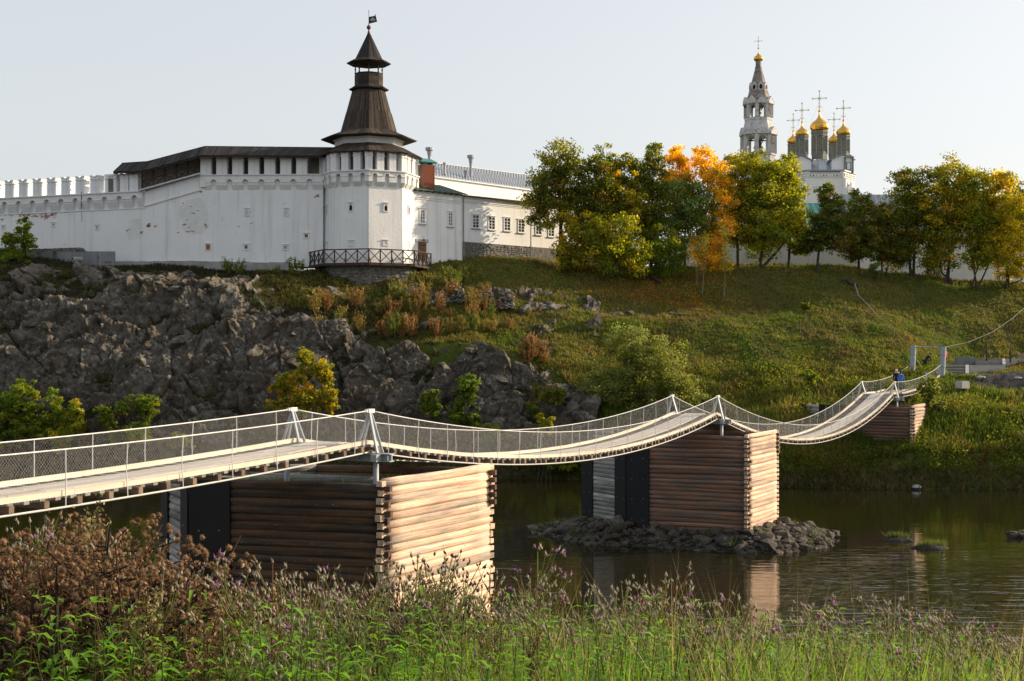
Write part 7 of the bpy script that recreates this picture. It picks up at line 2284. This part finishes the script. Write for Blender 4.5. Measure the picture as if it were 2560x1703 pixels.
PROTO = {
 'burdock': [burdock_proto(10 + i) for i in range(4)],
 'dock': [dock_proto(30 + i) for i in range(4)],
 'wormwood': [dock_proto(40 + i, (.22, .195, .075)) for i in range(3)],
 'thistle': [thistle_proto(50 + i, bloom=.10) for i in range(6)],
 'dark_thistle': [thistle_proto(60 + i, dark=True, bloom=.0) for i in range(3)],
 'dry_thistle': [thistle_proto(70 + i, dry=True, bloom=.03) for i in range(4)],
 'pink_thistle': [thistle_proto(80 + i, bloom=.45) for i in range(2)],
 'leafy': [leafy_proto(90 + i) for i in range(4)],
}
NAMES = {
 'burdock': ('burdock_plant', 'dead burdock with clusters of brown burrs at the lower left', 'burdock', 'burdocks at the lower left'),
 'dock': ('dock_plant', 'dried red-brown dock with dense seed panicles in the lower left weeds', 'dock', 'brown docks in the foreground'),
 'wormwood': ('wormwood_plant', 'olive-brown feathery wormwood among the foreground weeds', 'wormwood', 'wormwood in the foreground'),
 'thistle': ('thistle_plant', 'green thistle with pale fluffy seed heads in the foreground', 'thistle', 'green thistles in the foreground'),
 'dark_thistle': ('knapweed_plant', 'weed with dark pointed heads standing against the sunlit log wall', 'knapweed', 'dark-headed weeds before the near pier'),
 'dry_thistle': ('dry_thistle_plant', 'dry yellow-brown thistle with drooping seed heads in the foreground', 'thistle', 'dry thistles in the foreground'),
 'pink_thistle': ('flowering_thistle', 'thistle with small purple flowers in the foreground', 'thistle', 'flowering thistles in the foreground'),
 'leafy': ('leafy_weed', 'fresh green leafy weed low in the foreground', 'weed', 'leafy weeds in the foreground'),
}
for kd, ps in PROTO.items():
    for p in ps:
        zs_ = []
        for nm, me, mt in p:
            c = np.empty(len(me.vertices) * 3, np.float32); me.vertices.foreach_get('co', c); zs_.append(c.reshape(-1, 3))
        zm = max(np.percentile(c[:, 2], 99.5) for c in zs_)
        for (nm, me, mt), c in zip(p, zs_):
            c[:, 2] /= zm; me.vertices.foreach_set('co', c.ravel()); me.update()
        for nm, me, mt in p: me.materials.append(mt)
def plant(kd, px, Y, top_py, rg, minh=.35):
    x = PX(px, Y); zg = float(near_h(np.array([x]), np.array([Y]))[0]); hgt = PZ(top_py, Y) - zg
    if hgt < minh or px < -70 or px > 2630: return
    nm, lab, cat, grp = NAMES[kd]
    root = bpy.data.objects.new(nm, None); root.empty_display_size = .1; COL.objects.link(root)
    root.location = (x, Y, zg - .02); root.rotation_euler = (rg.normal(0, .05), rg.normal(0, .05), rg.uniform(0, 6.28))
    w = min(1.25, max(.75, hgt))
    root.scale = (w, w, hgt)
    zone = ('at the lower left corner', 'left of the black pier sheet', 'in front of the near pier', 'just right of the near pier', 'below the stone islet', 'before the rippled water', 'at the lower right corner')[int(np.searchsorted([230, 560, 1130, 1400, 1850, 2300], px))]
    dt = top_py - env(px)
    szp = 'tall ' if dt < 35 else ('low ' if dt > 130 else '')
    tag(root, szp + lab.replace(' at the lower left', '').replace(' in the lower left weeds', '').replace(' in the foreground', '').replace(' among the foreground weeds', '').replace(' standing against the sunlit log wall', '').replace(' low', '') + ' ' + zone, cat, grp)
    var = PROTO[kd][int(rg.integers(len(PROTO[kd])))]
    for n_, me, mt in var:
        o = bpy.data.objects.new(n_, me); COL.objects.link(o); o.parent = root
        if n_ != 'stem': o['kind'] = 'stuff'
rg = np.random.default_rng(2024)
ENV_X = [-300, 0, 120, 220, 330, 430, 520, 590, 650, 740, 830, 930, 1010, 1060, 1150, 1230, 1300, 1340, 1400, 1480, 1560, 1640, 1720, 1820, 1950, 2080, 2200, 2320, 2450, 2560, 2900]
ENV_Y = [1330, 1330, 1270, 1290, 1310, 1380, 1420, 1470, 1395, 1420, 1440, 1400, 1390, 1370, 1400, 1430, 1380, 1460, 1470, 1500, 1460, 1410, 1465, 1470, 1500, 1490, 1490, 1510, 1550, 1580, 1600]
env = lambda q: float(np.interp(q, ENV_X, ENV_Y)) - 18
for k in range(6):
    px = rg.uniform(-260, 560); plant('burdock', px, rg.uniform(4.6, 7.0), env(px) + abs(rg.normal(0, 95)) - 25, rg)
for px, py, Y in ((60, 1290, 5.4), (190, 1262, 5.6), (250, 1300, 5.0), (340, 1280, 5.8), (20, 1330, 4.8), (430, 1330, 5.5), (520, 1400, 5.2), (120, 1340, 4.7), (-60, 1310, 5.2), (300, 1350, 4.8)):
    plant('burdock', px, Y, py, rg)
for k in range(40):
    px = rg.uniform(-260, 600); plant('dock', px, rg.uniform(4.4, 7.0), env(px) + abs(rg.normal(40, 110)), rg)
plant('wormwood', 205, 6.2, 1235, rg); plant('wormwood', 230, 6.0, 1262, rg); plant('wormwood', 185, 5.9, 1270, rg); plant('wormwood', 250, 6.3, 1280, rg)
for k in range(48):
    px = rg.uniform(820, 1130) if k < 24 else rg.uniform(-200, 2700); plant('wormwood', px, rg.uniform(4.4, 7.5), env(px) + 60 + abs(rg.normal(0, 90)), rg)
for k in range(34):
    px = rg.normal(1070, 75); plant('dark_thistle', px, rg.uniform(5.0, 7.0), env(px) + abs(rg.normal(0, 75)) - 5, rg)
for k in range(290):
    px = rg.uniform(420, 2650) if rg.random() < .8 else rg.uniform(-250, 500); plant('thistle', px, rg.uniform(4.5, 8.5), env(px) + abs(rg.normal(0, 90)), rg)
for k in range(95):
    px = rg.uniform(500, 2650); plant('dry_thistle', px, rg.uniform(4.5, 8.5), env(px) + abs(rg.normal(10, 80)), rg)
for px, py, Y in ((1305, 1345, 5.6), (1318, 1400, 5.3), (1650, 1500, 6), (1720, 1510, 6), (680, 1420, 6), (1960, 1515, 6), (400, 1610, 5), (1390, 1560, 6), (2070, 1560, 6), (2470, 1590, 6), (1140, 1650, 5), (740, 1480, 6.2), (1800, 1560, 5.5)):
    plant('pink_thistle', px, Y, py, rg)
for px, py, Y in ((1640, 1395, 5.8), (1655, 1420, 6), (1625, 1440, 5.5), (700, 1385, 6.2), (720, 1400, 6), (690, 1410, 5.8)):
    plant('dry_thistle', px, Y, py, rg)
for k in range(290):
    px = rg.uniform(-250, 2800); plant('leafy', px, rg.uniform(4.2, 7.5), max(1455, env(px) + 45) + abs(rg.normal(0, 85)), rg, .25)

def blades(name, n, xr, yr, h0, h1, w, tints, rg, label, top=None):
    X = rg.uniform(xr[0], xr[1], n); Y = rg.uniform(yr[0], yr[1], n)
    px = X * Y  # lateral position as a share of the view width, so the sward widens with distance
    X = X * Y
    Z = near_h(X, Y)
    h = rg.uniform(h0, h1, n)
    a = rg.uniform(0, 6.28, n); d = np.stack([np.cos(a), np.sin(a), 0 * a], 1); s = np.stack([-np.sin(a), np.cos(a), 0 * a], 1)
    bend = rg.uniform(.1, .75, n)[:, None] * h[:, None]
    b = np.stack([X, Y, Z], 1); ww = (w * rg.uniform(.6, 1.4, n))[:, None]
    up = np.array([0, 0, 1.0])[None]
    p1 = b + up * h[:, None] * .55 + d * bend * .25; p2 = b + up * h[:, None] * (1.0 - .25 * (bend / h[:, None])) + d * bend
    V = np.stack([b - s * ww / 2, b + s * ww / 2, p1 + s * ww * .4, p1 - s * ww * .4, p2], 1).reshape(-1, 3)
    i0 = np.arange(n)[:, None] * 5
    Q = np.concatenate([i0 + np.array([[0, 1, 2]]), i0 + np.array([[0, 2, 3]]), i0 + np.array([[3, 2, 4]])])
    ti, _ = mixcol(tints, n, rg, .3)
    return tag(obj(name, np_mesh(name, V, Q, np.repeat(ti, 5, 0)), WEEDM), label, kind='stuff')
GT_ = [((.19, .33, .03), 5), ((.32, .39, .055), 3), ((.40, .34, .13), 1.1), ((.09, .17, .022), 2)]
blades('meadow_grass', 84000, (-.66, .66), (3.4, 8.5), .30, .85, .0065, GT_, rg, 'long green grass filling the near bank between the weeds')
blades('tall_straw', 9500, (-.62, .62), (4.2, 9.5), .6, 1.1, .0035, [((.30, .24, .11), 3), ((.16, .13, .05), 2)], rg, 'thin straw-coloured stalks between the near weeds')
blades('bank_slope_grass', 22000, (-.5, .5), (9, 40), .3, .9, .02, GT_, rg, 'grass on the near bank running down to the water')
# herbs on the islet and mud bars
n = 2600
Xp = rg.uniform(-1.5, 19.5, n); Yp = rg.uniform(70, 83, n); hz_ = islet_h(Xp, Yp); dd = seg_dist(Xp, Yp, POLY2)
cl = fbm(Xp * .9, Yp * .9, 501, 2); ok = (hz_ > .05) & (dd > .1) & ((cl > .60) | ((Xp > 14.3) & (cl > .42)))
t = np.array((.08, .11, .022)) * rg.uniform(.7, 1.3, (ok.sum(), 1))
tufts('islet_weeds', Xp[ok], Yp[ok], hz_[ok] - .05, rg.uniform(.2, .6, ok.sum()), np.full(ok.sum(), .06), t, rg, GRASSM, 'weeds sprouting between the islet stones', 5)
for c, R_ in BARS[:2]:
    m_ = 90; a = rg.uniform(0, 6.28, m_); r = R_ * rg.uniform(0, .85, m_) ** .7
    tufts('bar_grass', c.x + np.cos(a) * r, c.y + .1 + np.sin(a) * r * .45, np.full(m_, .1), rg.uniform(.2, .5, m_), np.full(m_, .05), np.array((.11, .13, .03)) * rg.uniform(.7, 1.3, (m_, 1)), rg, GRASSM, 'thin grass on the mud bar', 4)
n = 500
Xp = rg.uniform(-9, -1.5, n); Yp = rg.uniform(39.9, 45.5, n); ok = seg_dist(Xp, Yp, POLY1) < -.3; ok &= fbm(Xp * 1.2, Yp * 1.2, 601, 2) > .52
tufts('pier_top_grass', Xp[ok], Yp[ok], np.full(ok.sum(), 6.1), rg.uniform(.25, .6, ok.sum()), np.full(ok.sum(), .02), np.array((.10, .14, .03)) * rg.uniform(.7, 1.3, (ok.sum(), 1)), rg, GRASSM, 'grass sprouting from the fill of the nearest pier', 5)
